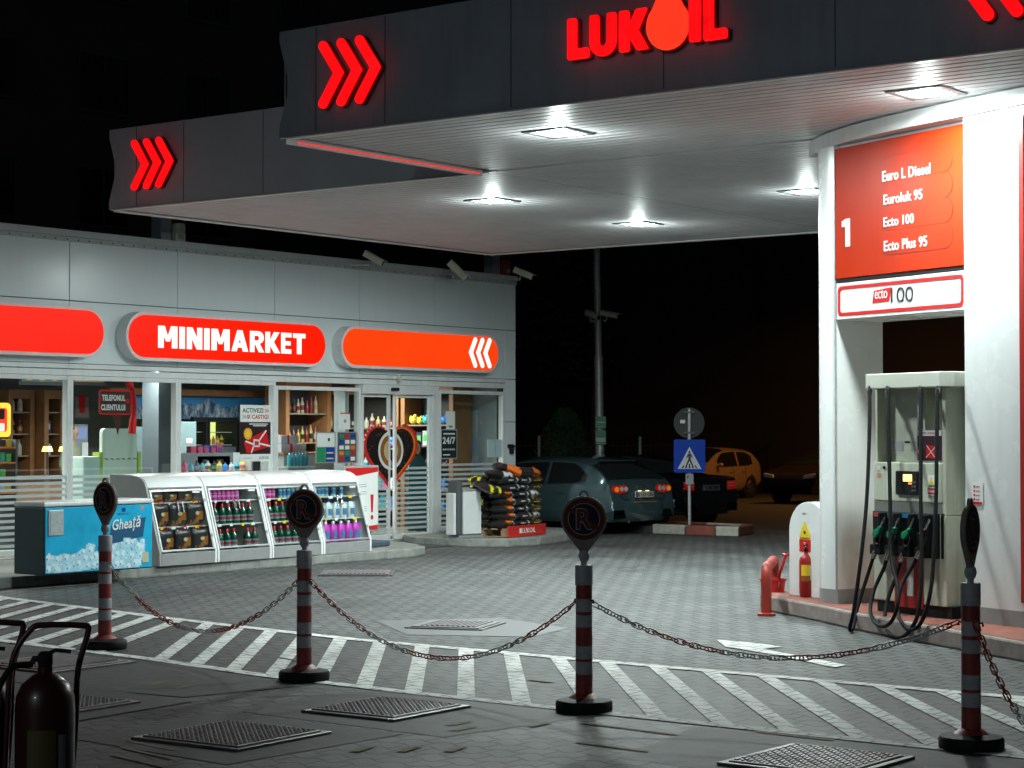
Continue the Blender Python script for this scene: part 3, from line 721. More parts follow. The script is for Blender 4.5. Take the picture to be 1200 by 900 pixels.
def ring_poly(mb, outer, inner, y0, y1):
    n = len(outer); vs = [(p[0], y0, p[1]) for p in outer]+[(p[0], y0, p[1]) for p in inner]+[(p[0], y1, p[1]) for p in outer]+[(p[0], y1, p[1]) for p in inner]; fs = []
    for i in range(n):
        j = (i+1) % n; fs += [(i, j, n+j, n+i), (2*n+i, 3*n+i, 3*n+j, 2*n+j), (i, 2*n+i, 2*n+j, j), (n+i, n+j, 3*n+j, 3*n+i)]
    return mb.add(vs, fs)
# price panel
price = thing('price_panel', 'large red panel with white 1 and four fuel names on the pump portal', 'sign', (P0.x, P0.y, 0), PR)
rp = mat('red_orange_panel', (.48,.027,.003), .38, var=.04, scale=2)
MB().box(.012, 1.735, -.022, .022, 3.105, 4.295).build('panel', rp, price, bevel=.006)
MB().box(.02, 1.73, -.012, .02, 3.07, 3.10).build('gap_shadow_strip', black, price)
dirty(rp, .10)
wpr = glow('white_panel_lettering', (1,.97,.96), .62)
for (s, xa, ya, xb, hh, r) in (('Euro L Diesel', 1037, 213.5, 1093.5, 12.5, (1035.5,1118.5,199.5,29)), ('Euroluk 95', 1038.5, 240.5, 1084, 12, (1036,1119,228.5,29)),
                             ('Ecto 100', 1038.5, 266.5, 1074, 11.5, (1036.5,1119,257,28.5)), ('Ecto Plus 95', 1039, 295.0, 1089.5, 12.5, (1037,1119.5,285.5,28.5))):
    x0, z0 = pl(xa, ya); x1, _ = pl(xb, ya); _, z1 = pl(xa, ya-hh)
    a, zz = pl(r[0], r[2]); b, _ = pl(r[1], r[2]); hz = pl(r[0], r[2]-r[3]/2)[1]-zz
    MB().prism(rrect(a, b, zz-hz, zz+hz, hz, 8), -.026, -.0225, 'y').build('name_plate', rp, price, bevel=.0025)
    text('lettering', s, wpr, price, x0, z0, x1-x0, z1-z0, -.0265, .006, .016)
    ring_poly(MB(), rrect(a-.006, b+.006, zz-hz-.006, zz+hz+.006, hz+.006, 8), rrect(a, b, zz-hz, zz+hz, hz, 8), -.0235, -.0222).build('plate_edge', mat('panel_groove', (.30,.015,.006), .5), price)
x0, z0 = pl(989.5, 290); x1, z1 = pl(998.5, 256); w = x1-x0
MB().prism([(x0+w*.45,z0),(x1,z0),(x1,z1),(x0+w*.5,z1),(x0,z1-.02),(x0,z1-.07),(x0+w*.45,z1-.07)], -.03, -.023, 'y').build('numeral', wpr, price)
ecto = thing('fuel_name_sign', 'white sign with red border reading ecto100 under the red price panel', 'sign', (P0.x, P0.y, 0), PR)
MB().box(.01, 1.738, -.012, .022, 2.735, 3.065).build('panel', white_g, ecto, bevel=.004)
ring_poly(MB(), rrect(.035,1.715,2.765,3.035,.04,5), rrect(.065,1.685,2.795,3.005,.03,5), -.017, -.0125).build('border', redink, ecto)
x0, z0 = pl(1024, 356); x1, z1 = pl(1046, 339)
MB().prism([(x0,z0+.005),(x1-.03,z0+.01),(x1+.005,z1+.02),(x0+.02,z1)], -.016, -.0125, 'y').build('red_tab', redink, ecto)
text('lettering', 'ecto', white_g, ecto, x0+.035, z0+.04, .17, .075, -.0162, .002, .0)
xa, za = pl(1046, 355); xb, zb_ = pl(1072, 335)
text('lettering', '100', ink, ecto, xa, za, xb-xa, zb_-za, -.0165, .003, -.010)
# notice on the right column
nx, nz = pl(1140, 592, -.12); nx2, nz2 = pl(1152.5, 566, -.12)
n_ = thing('notice_sheet', 'small white notice with red symbols stuck on the white right column', 'notice', (P0.x, P0.y, 0), PR)
MB().box(nx, nx2, -.125, -.122, nz, nz2).build('sheet', paper, n_)
mb = MB()
for i in range(4): mb.prism(circ(nx+.025, nz2-.03-i*.035, .010, 10), -.127, -.1252, 'y'); mb.box(nx+.045, nx+.09, -.127, -.1252, nz2-.034-i*.035, nz2-.028-i*.035)
mb.box(nx+.01, nx2-.01, -.127, -.1252, nz+.008, nz+.03); mb.build('print', redink, n_)

# ---- fuel pump
pump = thing('fuel_pump', 'cream fuel pump with four black hoses and green nozzles on the island', 'fuel pump', (P0.x, P0.y, Z0), PR)
YP = -.15; px0 = pl(1024, 600, YP)[0]; px1 = pl(1109, 600, YP)[0]
bx = MB(); bx.box(px0+.02, px1+.04, YP+.02, .42, 0, .10); bx.build('plinth', black, pump)
zp = lambda py, px=1066, y=YP: pl(px, py, y)[1]-Z0
xp = lambda px, y=YP: pl(px, 600, y)[0]
zA, zB, zC, zD, zE, zF = zp(712), zp(663), zp(601), zp(590), zp(542), zp(453)
MB().box(px0, px1, YP, .4, .10, zC-.01).build('lower_cabinet', cream, pump, bevel=.008)
MB().box(px0, px1-.05, YP+.006, .4, zC-.008, zD+.012).build('vent_strip', mat('pump_trim', (.33,.34,.31), .35, metal=.5, scale=40), pump)
MB().box(px0, px1-.05, YP, .4, zD+.014, zE).build('display_panel', cream, pump, bevel=.008)
MB().box(px1-.048, px1, YP+.0, .4, zC-.008, zF).build('side_frame', cream, pump, bevel=.006)
MB().box(px0-.0, px0+.03, YP+.02, .4, zE+.002, zF).build('side_frame', cream, pump, bevel=.004)
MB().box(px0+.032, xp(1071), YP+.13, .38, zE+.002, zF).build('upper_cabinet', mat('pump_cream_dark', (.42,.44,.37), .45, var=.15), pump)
mb = MB(); mb.box(xp(1072.5), xp(1074.5), YP+.03, YP+.06, zE+.002, zF); mb.box(xp(1085), xp(1087), .3, .33, zE+.002, zF); mb.build('inner_rail', mgrey, pump)
hx0 = pl(1014, 450, -.24)[0]; hx1 = pl(1101, 450, -.24)[0]; h0 = pl(1030, 455.5, -.24)[1]-Z0; h1 = pl(1030, 438, -.24)[1]-Z0
MB().prism([(hx0,-.24),(hx1,-.24),(hx1+.07,-.14),(hx1+.07,.44),(hx0,.44)], h0, h1, 'z').build('hood', mat('pump_hood', (.60,.63,.55), .35, var=.06), pump, bevel=.008)
# display
x0, x1 = xp(1051.5), xp(1077.5); z0, z1 = zp(580), zp(552)
dsp = MB().prism(rrect(x0,x1,z0,z1,.015,4), YP-.02, YP-.001, 'y').build('display', black, pump, bevel=.005)
MB().box(xp(1061), xp(1071), YP-.024, YP-.0205, zp(564), zp(556)).build('screen', glow('amber_screen', (1.0,.62,.16), 2.6), dsp)
MB().box(xp(1067), xp(1071), YP-.024, YP-.0205, zp(567.5), zp(565.3)).build('screen', glow('amber_screen2', (1.0,.30,.05), 1.2), dsp)
kb = MB()
for i in range(3):
    for j in range(2): kb.box(x1-.07+j*.03, x1-.05+j*.03, YP-.026, YP-.0205, z0+.03+i*.035, z0+.05+i*.035)
kb.build('keypad', dgrey, dsp)
# stickers on the pump
def stk(x0, x1, z0, z1, m, y=YP, t_=.003, name='sticker'): return MB().box(x0, x1, y-t_, y-.0005, z0, z1).build(name, m, pump)
s_ = stk(xp(1087.5), xp(1096.5), zp(580), zp(556), paper)
MB().prism([(xp(1089.5),zp(567)),(xp(1094.5),zp(567)),(xp(1092),zp(557.5))], YP-.006, YP-.0035, 'y').build('warning_triangle', yelink, s_)
MB().box(xp(1088.5), xp(1095.5), YP-.006, YP-.0035, zp(569.5), zp(567.8)).build('print', grnink, s_)
MB().box(xp(1088), xp(1096), YP-.006, YP-.0035, zp(573), zp(571.3)).box(xp(1088), xp(1096), YP-.0062, YP-.0035, zp(577.5), zp(576)).build('print', redink, s_)
stk(xp(1028.5), xp(1032), zp(552), zp(547), paper); stk(xp(1028.5), xp(1032.5), zp(561), zp(555.5), mat('pink_sticker', (.6,.25,.25), .5))
MB().lathe([(.014,0),(.014,-.012),(.006,-.016)], (xp(1037), YP-.0005, zp(548.5)), 10, 'y').build('lock', black, pump)
stk(xp(1032), xp(1045), zp(529), zp(517), greyink, YP+.13); stk(xp(1054), xp(1068), zp(529), zp(517), greyink, YP+.13); stk(xp(1047), xp(1053), zp(519.5), zp(517), black, YP+.13)
# poster in the pump's upper window
x0, x1, z0, z1 = xp(1072.5), xp(1103), zp(541), zp(504)
po = MB().box(x0, x1, YP+.02, YP+.03, z0, z1).build('poster_frame', galv, pump)
MB().box(x0+.012, x1-.012, YP+.016, YP+.0195, z0+.012, z1-.05).build('poster', mat('poster_dark', (.05,.015,.03), .4), po)
MB().box(x0+.012, x1-.012, YP+.016, YP+.0195, z1-.048, z1-.008).build('poster_heading', paper, po)
text('lettering', 'ACTIVEZI', ink, po, x0+.02, z1-.036, .10, .02, YP+.0155, .001, .02)
text('lettering', 'CASTIGI', redink, po, x0+.135, z1-.036, .10, .02, YP+.0155, .001, .02)
xm = (x0+x1)/2+.03; zm = z0+.085
MB().prism([(xm-.07,zm-.045),(xm+.05,zm-.055),(xm+.065,zm+.05),(xm-.055,zm+.055)], YP+.013, YP+.0155, 'y').build('print', redink, po)
mb = MB()
for a, b in (((-.07,-.05),(.06,.05)), ((-.06,.055),(.055,-.055))):
    mb.prism([(xm+a[0]-.004,zm+a[1]),(xm+a[0]+.004,zm+a[1]),(xm+b[0]+.004,zm+b[1]),(xm+b[0]-.004,zm+b[1])], YP+.0115, YP+.0128, 'y')
mb.build('print', paper, po)
MB().prism(circ(x0+.04, z0+.09, .022, 12), YP+.0132, YP+.0155, 'y').build('print', orgink, po)
# nozzle bay
bz0, bz1 = zp(652), zp(600)
bay = MB().box(xp(1027.5), xp(1102), YP-.05, YP-.001, bz0, bz1-.002).build('nozzle_bay', black, pump, bevel=.01)
colrs = [mat('tag_red',(.45,.06,.06),.4), mat('tag_green',(.06,.20,.13),.4), mat('tag_blue',(.04,.25,.50),.4), dgrey]
NZ = [(1029.5, 1040), (1046, 1057), (1063, 1074.5), (1082, 1092)]
grn = mat('green_nozzle_plastic', (.0,.22,.10), .35)
for i, (a, b) in enumerate(NZ):
    xa, xb = xp(a), xp(b)
    MB().box(xa-.0, xb-.0, YP-.056, YP-.051, bz1-.05, bz1-.012).build('grade_tag', colrs[i], pump)
    MB().box(xb+.012, xb+.045, YP-.12, YP-.051, bz0+.01, bz1-.01).build('bay_divider', rubber, pump, bevel=.01)
    MB().box(xa-.005, xb+.01, YP-.10, YP-.051, bz0+.0, bz0+.09).build('nozzle_boot', rubber, pump, bevel=.012)
hoses = [[(1019,455),(1019,500),(1016,580),(1010,645),(1001,712),(996,735),(997,741),(1000,735),(1005,712),(1018,670),(1025,648)],
         [(1040,455),(1041,500),(1043,580),(1044,650),(1052,688),(1052,708),(1046,726),(1036,734),(1025,729),(1020,714),(1025,690),(1036,665),(1040,650)],
         [(1079,455),(1079,500),(1079,580),(1080,660),(1077,712),(1069,735),(1056,747),(1044,746),(1038,732),(1039,708),(1050,675),(1057,652)],
         [(1099,455),(1098,500),(1097,580),(1094,656),(1089,700),(1079,730),(1066,738),(1055,727),(1052,708),(1057,685),(1070,662),(1077,648)]]
for i, hp in enumerate(hoses):
    pts = []
    n = len(hp)
    for k, (a, b) in enumerate(hp):
        u = k/(n-1); y = -.235-.40*max(0, math.sin(math.pi*min(1, u*1.05)))**1.5-.02*(i % 2)
        x, z = pl(a, b, y); z = max(z, .02); pts.append((x, y, z-Z0))
    hs = MB().tube(spl(pts, 6), .0165, 8).build('hose', rubber, pump, smooth=60)
    p = Vector(pts[0]); MB().tube([p+Vector((0,0,.02)), p+Vector((0,0,-.035)), p+Vector((0,0,-.09))], [.018,.022,.014], 8).build('coupling', steel, hs, smooth=60)
    e = Vector(pts[-1]); e2 = Vector(pts[-2]); dd = (e-e2).normalized()
    MB().tube([e-dd*.05, e-dd*.0, e+dd*.05], [.021,.024,.018], 8).build('coupling', steel, hs, smooth=60)
    # nozzle: handle, guard, spout
    a, b = NZ[i]; bx_ = xp((a+b)/2, YP-.1)-.035; bz = zp(629)
    nz = MB(); q = [(bx_-.035,YP-.12,bz-.10),(bx_-.03,YP-.125,bz-.03),(bx_-.01,YP-.13,bz+.02),(bx_+.025,YP-.12,bz+.06)]
    nz.tube(spl(q,4), [.018]*13, 8)
    g = MB(); g.prism([(bx_-.06,bz+.0),(bx_-.02,bz-.02),(bx_+.03,bz+.02),(bx_+.06,bz+.075),(bx_+.035,bz+.09),(bx_-.005,bz+.06),(bx_-.05,bz+.045)], YP-.15, YP-.105, 'y')
    no = nz.build('nozzle', black, pump, smooth=60)
    g.build('nozzle_cover', grn if i < 3 else black, no, bevel=.01)
    MB().tube(spl([(bx_+.03,YP-.13,bz+.06),(bx_+.055,YP-.128,bz+.11),(bx_+.075,YP-.11,bz+.165)],4), .010, 8).build('spout', steel, no, smooth=60)
    MB().tube(spl([(bx_-.025,YP-.14,bz-.06),(bx_+.03,YP-.15,bz-.07),(bx_+.05,YP-.14,bz-.02),(bx_+.04,YP-.13,bz+.02)],4), .006, 6).build('trigger_guard', black, no, smooth=60)
# red number plate at the foot
x0, x1, z0, z1 = xp(1048.5), xp(1082), zp(712), zp(651)
pn = MB().box(x0, x1, YP-.006, YP-.0005, z0, bz0-.006).build('number_plate', red_p, pump)
w = x1-x0; a = x0+w*.30
MB().prism([(a+.055,z0+.10),(a+.14,z0+.10),(a+.14,z0+.50),(a,z0+.50),(a,z0+.42),(a+.055,z0+.42)], YP-.009, YP-.0065, 'y').build('numeral', mat('plate_white', (.6,.6,.58), .5), pn)
MB().box(xp(1103), xp(1106), YP-.004, YP-.0005, bz0, bz1).build('service_label', black, pump)
stk(px1-.0, px1+.0, 0, 0, black) if False else None

# ---- extinguisher shield, extinguishers, rail, bucket
sh = thing('extinguisher_shield', 'white upright shield with rounded top, yellow warning triangle and red extinguisher sticker', 'fire point', (*wl(-1.04,.23).xy, Z0), PR)
shp = [(0,0),(.58,0),(.58,.62)]+[(.29+.29*math.cos(R(a)), .62+.28*math.sin(R(a))) for a in range(10,171,10)]+[(0,.62)]
MB().prism(shp, 0, .11, 'y').build('body', white_g, sh, bevel=.004)
MB().prism(grow(shp, .004), .112, .14, 'y').build('rim', galv, sh)
def shl(px, py):
    x, z = pl(px, py, .23); return x+1.04, z-Z0
xa, za = shl(937, 629); xb, zb_ = shl(950, 611)
st_ = MB().box(xa, xb, -.004, -.0005, za-.02, za+.012).build('warning_sticker', yelink, sh)
MB().prism([(xa,za+.014),(xb,za+.014),((xa+xb)/2,zb_)], -.0045, -.0005, 'y').build('warning_triangle', yelink, sh)
MB().prism(circ((xa+xb)/2, za+.045, .016, 10), -.007, -.005, 'y').box(xa+.02, xb-.02, -.006, -.0042, za-.012, za-.004).build('print', ink, sh)
xc, zc_ = shl(937, 646); 
st2 = MB().box(xa, xb, -.004, -.0005, zc_, za-.024).build('extinguisher_sticker', redink, sh)
MB().box((xa+xb)/2-.005, (xa+xb)/2+.022, -.0065, -.0045, zc_+.012, zc_+.07).box((xa+xb)/2-.015, (xa+xb)/2+.01, -.0067, -.0045, zc_+.078, zc_+.09).build('print', paper, st2)
tx, tz = shl(940, 603); text('lettering', 'ZONA 2', ink, sh, tx, tz, .065, .016, -.0005, .001, .02)
def extinguisher(loc, label, s=1., rz=PR):
    t = thing('fire_extinguisher', label, 'fire extinguisher', loc, rz, 'fire extinguishers at the pump island'); t.scale = (s,s,s)
    r = .066
    MB().lathe([(r*.86,0),(r*.95,.01),(r*.95,.03),(r,.035),(r,.33),(r*.9,.365),(r*.55,.39),(r*.3,.40),(r*.28,.42)], n=24).build('cylinder', red_p, t, smooth=40)
    mb = MB(); mb.lathe([(.018,.42),(.022,.43),(.022,.45),(.012,.455)], n=12); mb.tube([(-.0,0,.455),(-.03,-.01,.475),(.035,-.015,.49)], .008, 6); mb.tube([(0,0,.44),(.05,-.01,.455)], .006, 6)
    mb.build('valve', black, t, smooth=50)
    MB().tube(spl([(.015,0,.44),(.07,0,.44),(.09,-.01,.38),(.085,-.02,.15),(.07,-.02,.08)],6), .009, 8).build('hose', rubber, t, smooth=50)
    n = 9; g = []
    for k, (z0, z1, m) in enumerate(((.20,.30,yelink),(.15,.20,mat('label_brown',(.35,.12,.02),.5)),)):
        mb = MB(); mb.grid([[(r*1.012*math.cos(R(a)), r*1.012*math.sin(R(a)), z) for a in range(-150,-60,10)] for z in (z0, z1)]); mb.build('label', m, t)
    mb = MB(); mb.grid([[(r*1.014*math.cos(R(a)), r*1.014*math.sin(R(a)), z) for a in range(-75,-35,8)] for z in (.16, .29)]); mb.build('label', paper, t)
    return t
q = atZ(945, 699.5, Z0); extinguisher((q.x, q.y, Z0), 'red fire extinguisher with yellow label standing in front of the white shield', 1.02, rz=R(314))
q = wl(-.44, .42); extinguisher((q.x, q.y, Z0), 'dark red fire extinguisher squeezed between the shield and the left pillar, mostly hidden', .95, rz=R(60))
q = atZ(898, 721, 0); rl = thing('pipe_guard_rail', 'red tubular guard rail at the left tip of the pump island', 'guard rail', (q.x, q.y, 0), PR)
MB().tube(spl([(0,0,.0),(0,0,.20),(0,0,.36),(-.02,.02,.42),(-.07,.06,.445),(-.35,.30,.445),(-.80,.67,.445),(-.86,.72,.42),(-.88,.74,.34),(-.88,.74,0)],5), .05, 12).build('pipe', mat('faded_red_paint', (.34,.035,.022), .45, var=.2), rl, smooth=60)
MB().lathe([(.085,0),(.085,.02),(.07,.024)], n=16).build('flange', mat('faded_red_paint', (.45,.07,.04)), rl)
q = atZ(906, 711, 0); bk = thing('bucket', 'red plastic bucket with a shovel handle, standing behind the red pipe rail', 'bucket', (q.x, q.y, 0.0), PR)
MB().lathe([(.085,0),(.125,.255),(.135,.26),(.135,.275),(.12,.272),(.08,.02)], n=20, caps=True).build('shell', red_k, bk, smooth=40)
MB().tube([(.13*math.cos(R(a)), .0-.02, .26-.11*math.sin(R(a))) for a in range(0,181,15)], .004, 5).build('bail', galv, bk)
sv = thing('shovel', 'red shovel handle leaning out of the red bucket', 'shovel', (q.x, q.y, 0.05), PR)
MB().tube([(-.03,.02,.0),(.05,.05,.28),(.10,.08,.46)], .014, 8).build('handle', red_k, sv)
MB().tube([(.06,.08,.46),(.14,.08,.46)], .014, 8).build('grip', red_k, sv)

# ================================================================== CHAINED NO PARKING POSTS
grypl = mat('faded_white_plastic', (.36,.37,.39), .55, var=.25, scale=12); redpl = mat('faded_red_plastic', (.26,.035,.03), .5, var=.35, scale=12)
s_red = mat('sign_face_red', (.11,.026,.02), .5); s_blu = mat('sign_face_blue', (.014,.017,.030), .5); s_out = mat('sign_outline', (.26,.27,.25), .5)
s_body = mat('sign_body_plastic', (.22,.20,.18), .5, var=.2)
def post(loc, sign_yaw, label):
    t = thing('chained_parking_post', label, 'barrier post', loc, 0, 'no parking posts joined by the chain')
    MB().lathe([(.17,0),(.175,.01),(.175,.055),(.165,.068),(.075,.085)], n=32).build('base', rubber, t, smooth=40)
    MB().lathe([(.11,.07),(.07,.10),(.055,.11)], n=24).build('collar', redpl, t, smooth=40)
    zz = [.10,.226,.304,.32,.399,.514,.588,.609,.687,.771]; cc = [1,0,1,0,1,0,1,0,1]
    rad = lambda z: .0535-.004*z
    for z0, z1, c in zip(zz, zz[1:], cc): MB().lathe([(rad(z0), z0+.0005), (rad(z1), z1-.0005)], n=24).build('band', redpl if c else grypl, t, smooth=40)
    MB().lathe([(.054,.771),(.0545,.775),(.0545,.886),(.050,.893),(.03,.895)], n=24).build('top_sleeve', grypl, t, smooth=40)
    MB().lathe([(.018,.893),(.018,.91),(.028,.925),(.034,.945),(.034,.955),(.028,.975),(.02,.985)], n=18).build('knob', grypl, t, smooth=50)
    s = bpy.data.objects.new('sign', None)
    # sign disc (teardrop) in its own turned mesh
    zc = 1.175; rr = .142
    out = [(rr*math.cos(R(a)), zc+rr*math.sin(R(a))) for a in range(-38, 219, 8)]+[(-.032,.985),(-.022,.965),(.022,.965),(.032,.985)]
    rt = sign_yaw-R(90)+R(180)
    M_ = Matrix.Rotation(rt, 4, 'Z')
    def turned(mb): mb.v = [tuple(M_ @ Vector(v)) for v in mb.v]; return mb
    body = turned(MB().prism(out, -.016, .016, 'y')).build('sign_plate', s_body, t, bevel=.006)
    turned(ring_poly(MB(), [(.03*math.cos(R(a)), 1.315+.036*math.sin(R(a))) for a in range(0,360,24)], [(.02*math.cos(R(a)), 1.315+.024*math.sin(R(a))) for a in range(0,360,24)], -.01, .01)).build('carry_loop', s_body, body)
    for side in (-1,):
        y = -.0165
        turned(MB().prism(circ(0, zc, .128, 36), y-.0015, y, 'y')).build('red_rim', s_red, body)
        turned(MB().prism(circ(0, zc, .096, 36), y-.0030, y-.0016, 'y')).build('blue_field', s_blu, body)
        turned(ring_poly(MB(), circ(0, zc, .099, 36), circ(0, zc, .094, 36), y-.0040, y-.0031)).build('outline', s_out, body)
        sl = [(-.093,zc+.048),(-.078,zc+.066),(.093,zc-.048),(.078,zc-.066)]
        turned(MB().prism(sl, y-.0045, y-.0041, 'y')).build('slash', s_red, body)
        o1 = text('letter_outline', 'R', s_out, body, -.050, zc-.066, .104, .134, y-.0046, .0006, .045)
        o2 = text('letter', 'R', s_red, body, -.044, zc-.060, .092, .122, y-.0055, .0006, .02)
        for o in (o1, o2): o.data.transform(M_)
    mb = MB(); mb.tube([(.05*math.cos(a), .05*math.sin(a), .68+0*a) for a in (0, .01)], .001, 3)
    hk = MB()
    for a in (R(90), R(270)): MB().tube([(.045*math.cos(a), .045*math.sin(a), .675), (.068*math.cos(a), .068*math.sin(a), .68), (.072*math.cos(a), .072*math.sin(a), .66)], .006, 6).build('chain_hook', black, t)
    return t
def sy(deg): return R(deg)
PB = [Vector((10.72,12.15,0)), Vector((10.18,9.5,0)), Vector((10.09,7.08,0)), Vector((10.15,4.57,0)), Vector((8.5,2.9,0))]
post(PB[0], sy(176), 'leftmost red and white no parking post, in front of the ice chest')
post(PB[1], sy(198), 'second no parking post from the left, in front of the bottle display cases')
post(PB[2], sy(215), 'middle no parking post with its round sign in front of the teal car')
post(PB[3], sy(278), 'rightmost dark no parking post, its round sign seen edge-on beside the fuel pump')
post(PB[4], sy(240), 'no parking post standing beyond the right edge, holding the end of the last chain')
ch_red = mat('red_chain_plastic', (.38,.035,.03), .4, var=.2); ch_wht = mat('white_chain_plastic', (.42,.41,.38), .4, var=.2)
def link_mesh(m):
    mb = MB(); pts = []
    for a in range(-90, 91, 30): pts.append((.024+.0155*math.cos(R(a)), 0, .0155*math.sin(R(a))))
    for a in range(90, 271, 30): pts.append((-.024+.0155*math.cos(R(a)), 0, .0155*math.sin(R(a))))
    return mb.tube(pts, .0045, 6, closed=True).build('chain_link', m, None, smooth=60)
lr, lw = link_mesh(ch_red), link_mesh(ch_wht); used = {0: False, 1: False}
def chain(A, B, za, zb, sag, label, start=0, runs=(14,10), peak=.5):
    A = Vector((A.x, A.y, za)); B = Vector((B.x, B.y, zb)); D = (B-A); u = Vector((D.x, D.y, 0)).normalized()
    A = A+u*.07; B = B-u*.07
    t = thing('barrier_chain', label, 'chain', A, 0, 'red and white plastic chains between the posts')
    N = 400; P = [A+(B-A)*(i/N)-Vector((0,0,sag*4*(i/N)*(1-i/N))) for i in range(N+1)]
    cum = [0]
    for i in range(N): cum.append(cum[-1]+(P[i+1]-P[i]).length)
    n = int(cum[-1]/.052); j = 0; c = start; run = runs[c]; rest = run if start == 0 else run
    for k in range(n):
        s = (k+.5)*cum[-1]/n
        while cum[j+1] < s: j += 1
        p = P[j]; d = (P[j+1]-P[j]).normalized()
        if rest == 0: c = 1-c; rest = runs[c]
        rest -= 1
        src = lw if c else lr
        if used[c]: o = src.copy(); COL.objects.link(o)
        else: o = src; used[c] = True
        o.parent = t; o.location = p-A
        o.rotation_mode = 'QUATERNION'
        side = Vector((0,0,1)).cross(d).normalized(); upv = d.cross(side)
        rm = Matrix((d, side, d.cross(side))).transposed()
        ang = R(45 if k % 2 else -45)+random.uniform(-.25,.25)
        o.rotation_quaternion = (Matrix.Rotation(ang, 3, d) @ rm).to_quaternion()
    return t
chain(PB[0], PB[1], .66, .68, .43, 'red and white chain hanging between the leftmost post and the second post', 1, (12,9))
chain(PB[1], PB[2], .68, .66, .43, 'red and white chain hanging between the second and the middle post', 0, (11,8))
chain(PB[2], PB[3], .66, .68, .26, 'red and white chain between the middle post and the rightmost post, before the pump', 1, (9,9))
chain(PB[3], PB[4], .68, .66, .52, 'dark chain hanging from the rightmost post out of the right edge of the picture', 0, (12,8))
# ================================================================== THINGS ON THE SHOP PAVEMENT
KZ = .122
# ---- ice chest
A = atZ(51.3, 674.6, KZ+.03); B = atZ(178, 665.3, KZ+.03)
w = 1.62; ic = thing('ice_chest', 'low ice chest with pale lid and blue picture front of ice cubes reading Gheata', 'ice chest', (A.x, A.y, KZ), math.atan2(B.y-A.y, B.x-A.x)*.6)
w = (B-A).length; H_ = .83; Dp = .50
icb = mat('ice_chest_blue', (.02,.42,.70), .4, var=.25, scale=3); idk = mat('ice_chest_dark_side', (.015,.045,.06), .35, var=.3)
MB().box(0, w, .0, Dp, .03, H_-.06).build('body', idk, ic, bevel=.012)
MB().box(-.01, w+.01, -.012, Dp, H_-.055, H_).build('lid', white_p, ic, bevel=.018)
fr = MB().box(.015, w-.015, -.006, -.0005, .045, H_-.065).build('picture_front', icb, ic)
mb = MB(); icec = [mat('ice_print_pale', (.42,.72,.86), .35, var=.2), mat('ice_print_white', (.72,.85,.9), .35, var=.1), mat('ice_print_mid', (.10,.42,.66), .35, var=.2)]
random.seed(3)
for i in range(150):
    u = random.uniform(.04, w-.13); top = .20+.16*(u/w) if u > .5 else .18
    v = random.uniform(.06, top+.04); s = random.uniform(.07, .115); a = random.uniform(-.5,.5)
    ca, sa = math.cos(a), math.sin(a); y = -.0066-.00005*i
    sq = lambda k, ox=0, oz=0: [(min(w-.02, max(.018, u+ox+k*s*(x*ca-z*sa))), max(.05, v+oz+k*s*(x*sa+z*ca))) for x, z in ((-.5,-.5),(.5,-.5),(.5,.5),(-.5,.5))]
    mb.use(0).add([(p[0], y, p[1]) for p in sq(1)], [(0,1,2,3)])
    mb.use(1).add([(p[0], y-.00002, p[1]) for p in sq(.55, .012*ca, .012)], [(0,1,2,3)])
    mb.use(2).add([(p[0], y-.00003, p[1]) for p in sq(.22, -.008, -.008)], [(0,1,2,3)])
mb.build('ice_cube_print', icec, fr)
bx = w*.58
MB().prism([(bx,.33),(bx+.13,.345),(w-.16,.40),(w-.12,.62),(w-.26,.60),(bx+.04,.535)], -.0125, -.0105, 'y').build('name_banner', mat('banner_navy', (.01,.09,.20), .4), fr)
text('lettering', 'Gheață', paper, fr, bx+.08, .375, w-.24-bx, .17, -.0128, .002, .012, .25).rotation_euler = (0, R(-4), 0)
text('lettering', 'INSTANT ICE', mat('navy_print', (.01,.07,.2), .5), fr, w*.66, .655, .17, .022, -.0065, .001)
MB().box(w*.70, w*.735, -.0075, -.0065, .69, .735).build('print', bluink, fr)
MB().box(w-.2, w-.14, -.0075, -.0065, .70, .75).build('label', greyink, fr)
MB().box(w-.17, w-.07, -.0135, -.0115, .10, .22).build('label', mat('label_cream', (.5,.5,.35), .5), fr)
mb = MB(); mb.box(.05, .26, -.02, -.0066, .46, .74); mb.build('notice_frame', galv, ic, bevel=.006)
MB().box(.07, .24, -.024, -.0205, .48, .72).build('notice', mat('notice_grey', (.42,.47,.48), .4, var=.3, scale=30), ic)

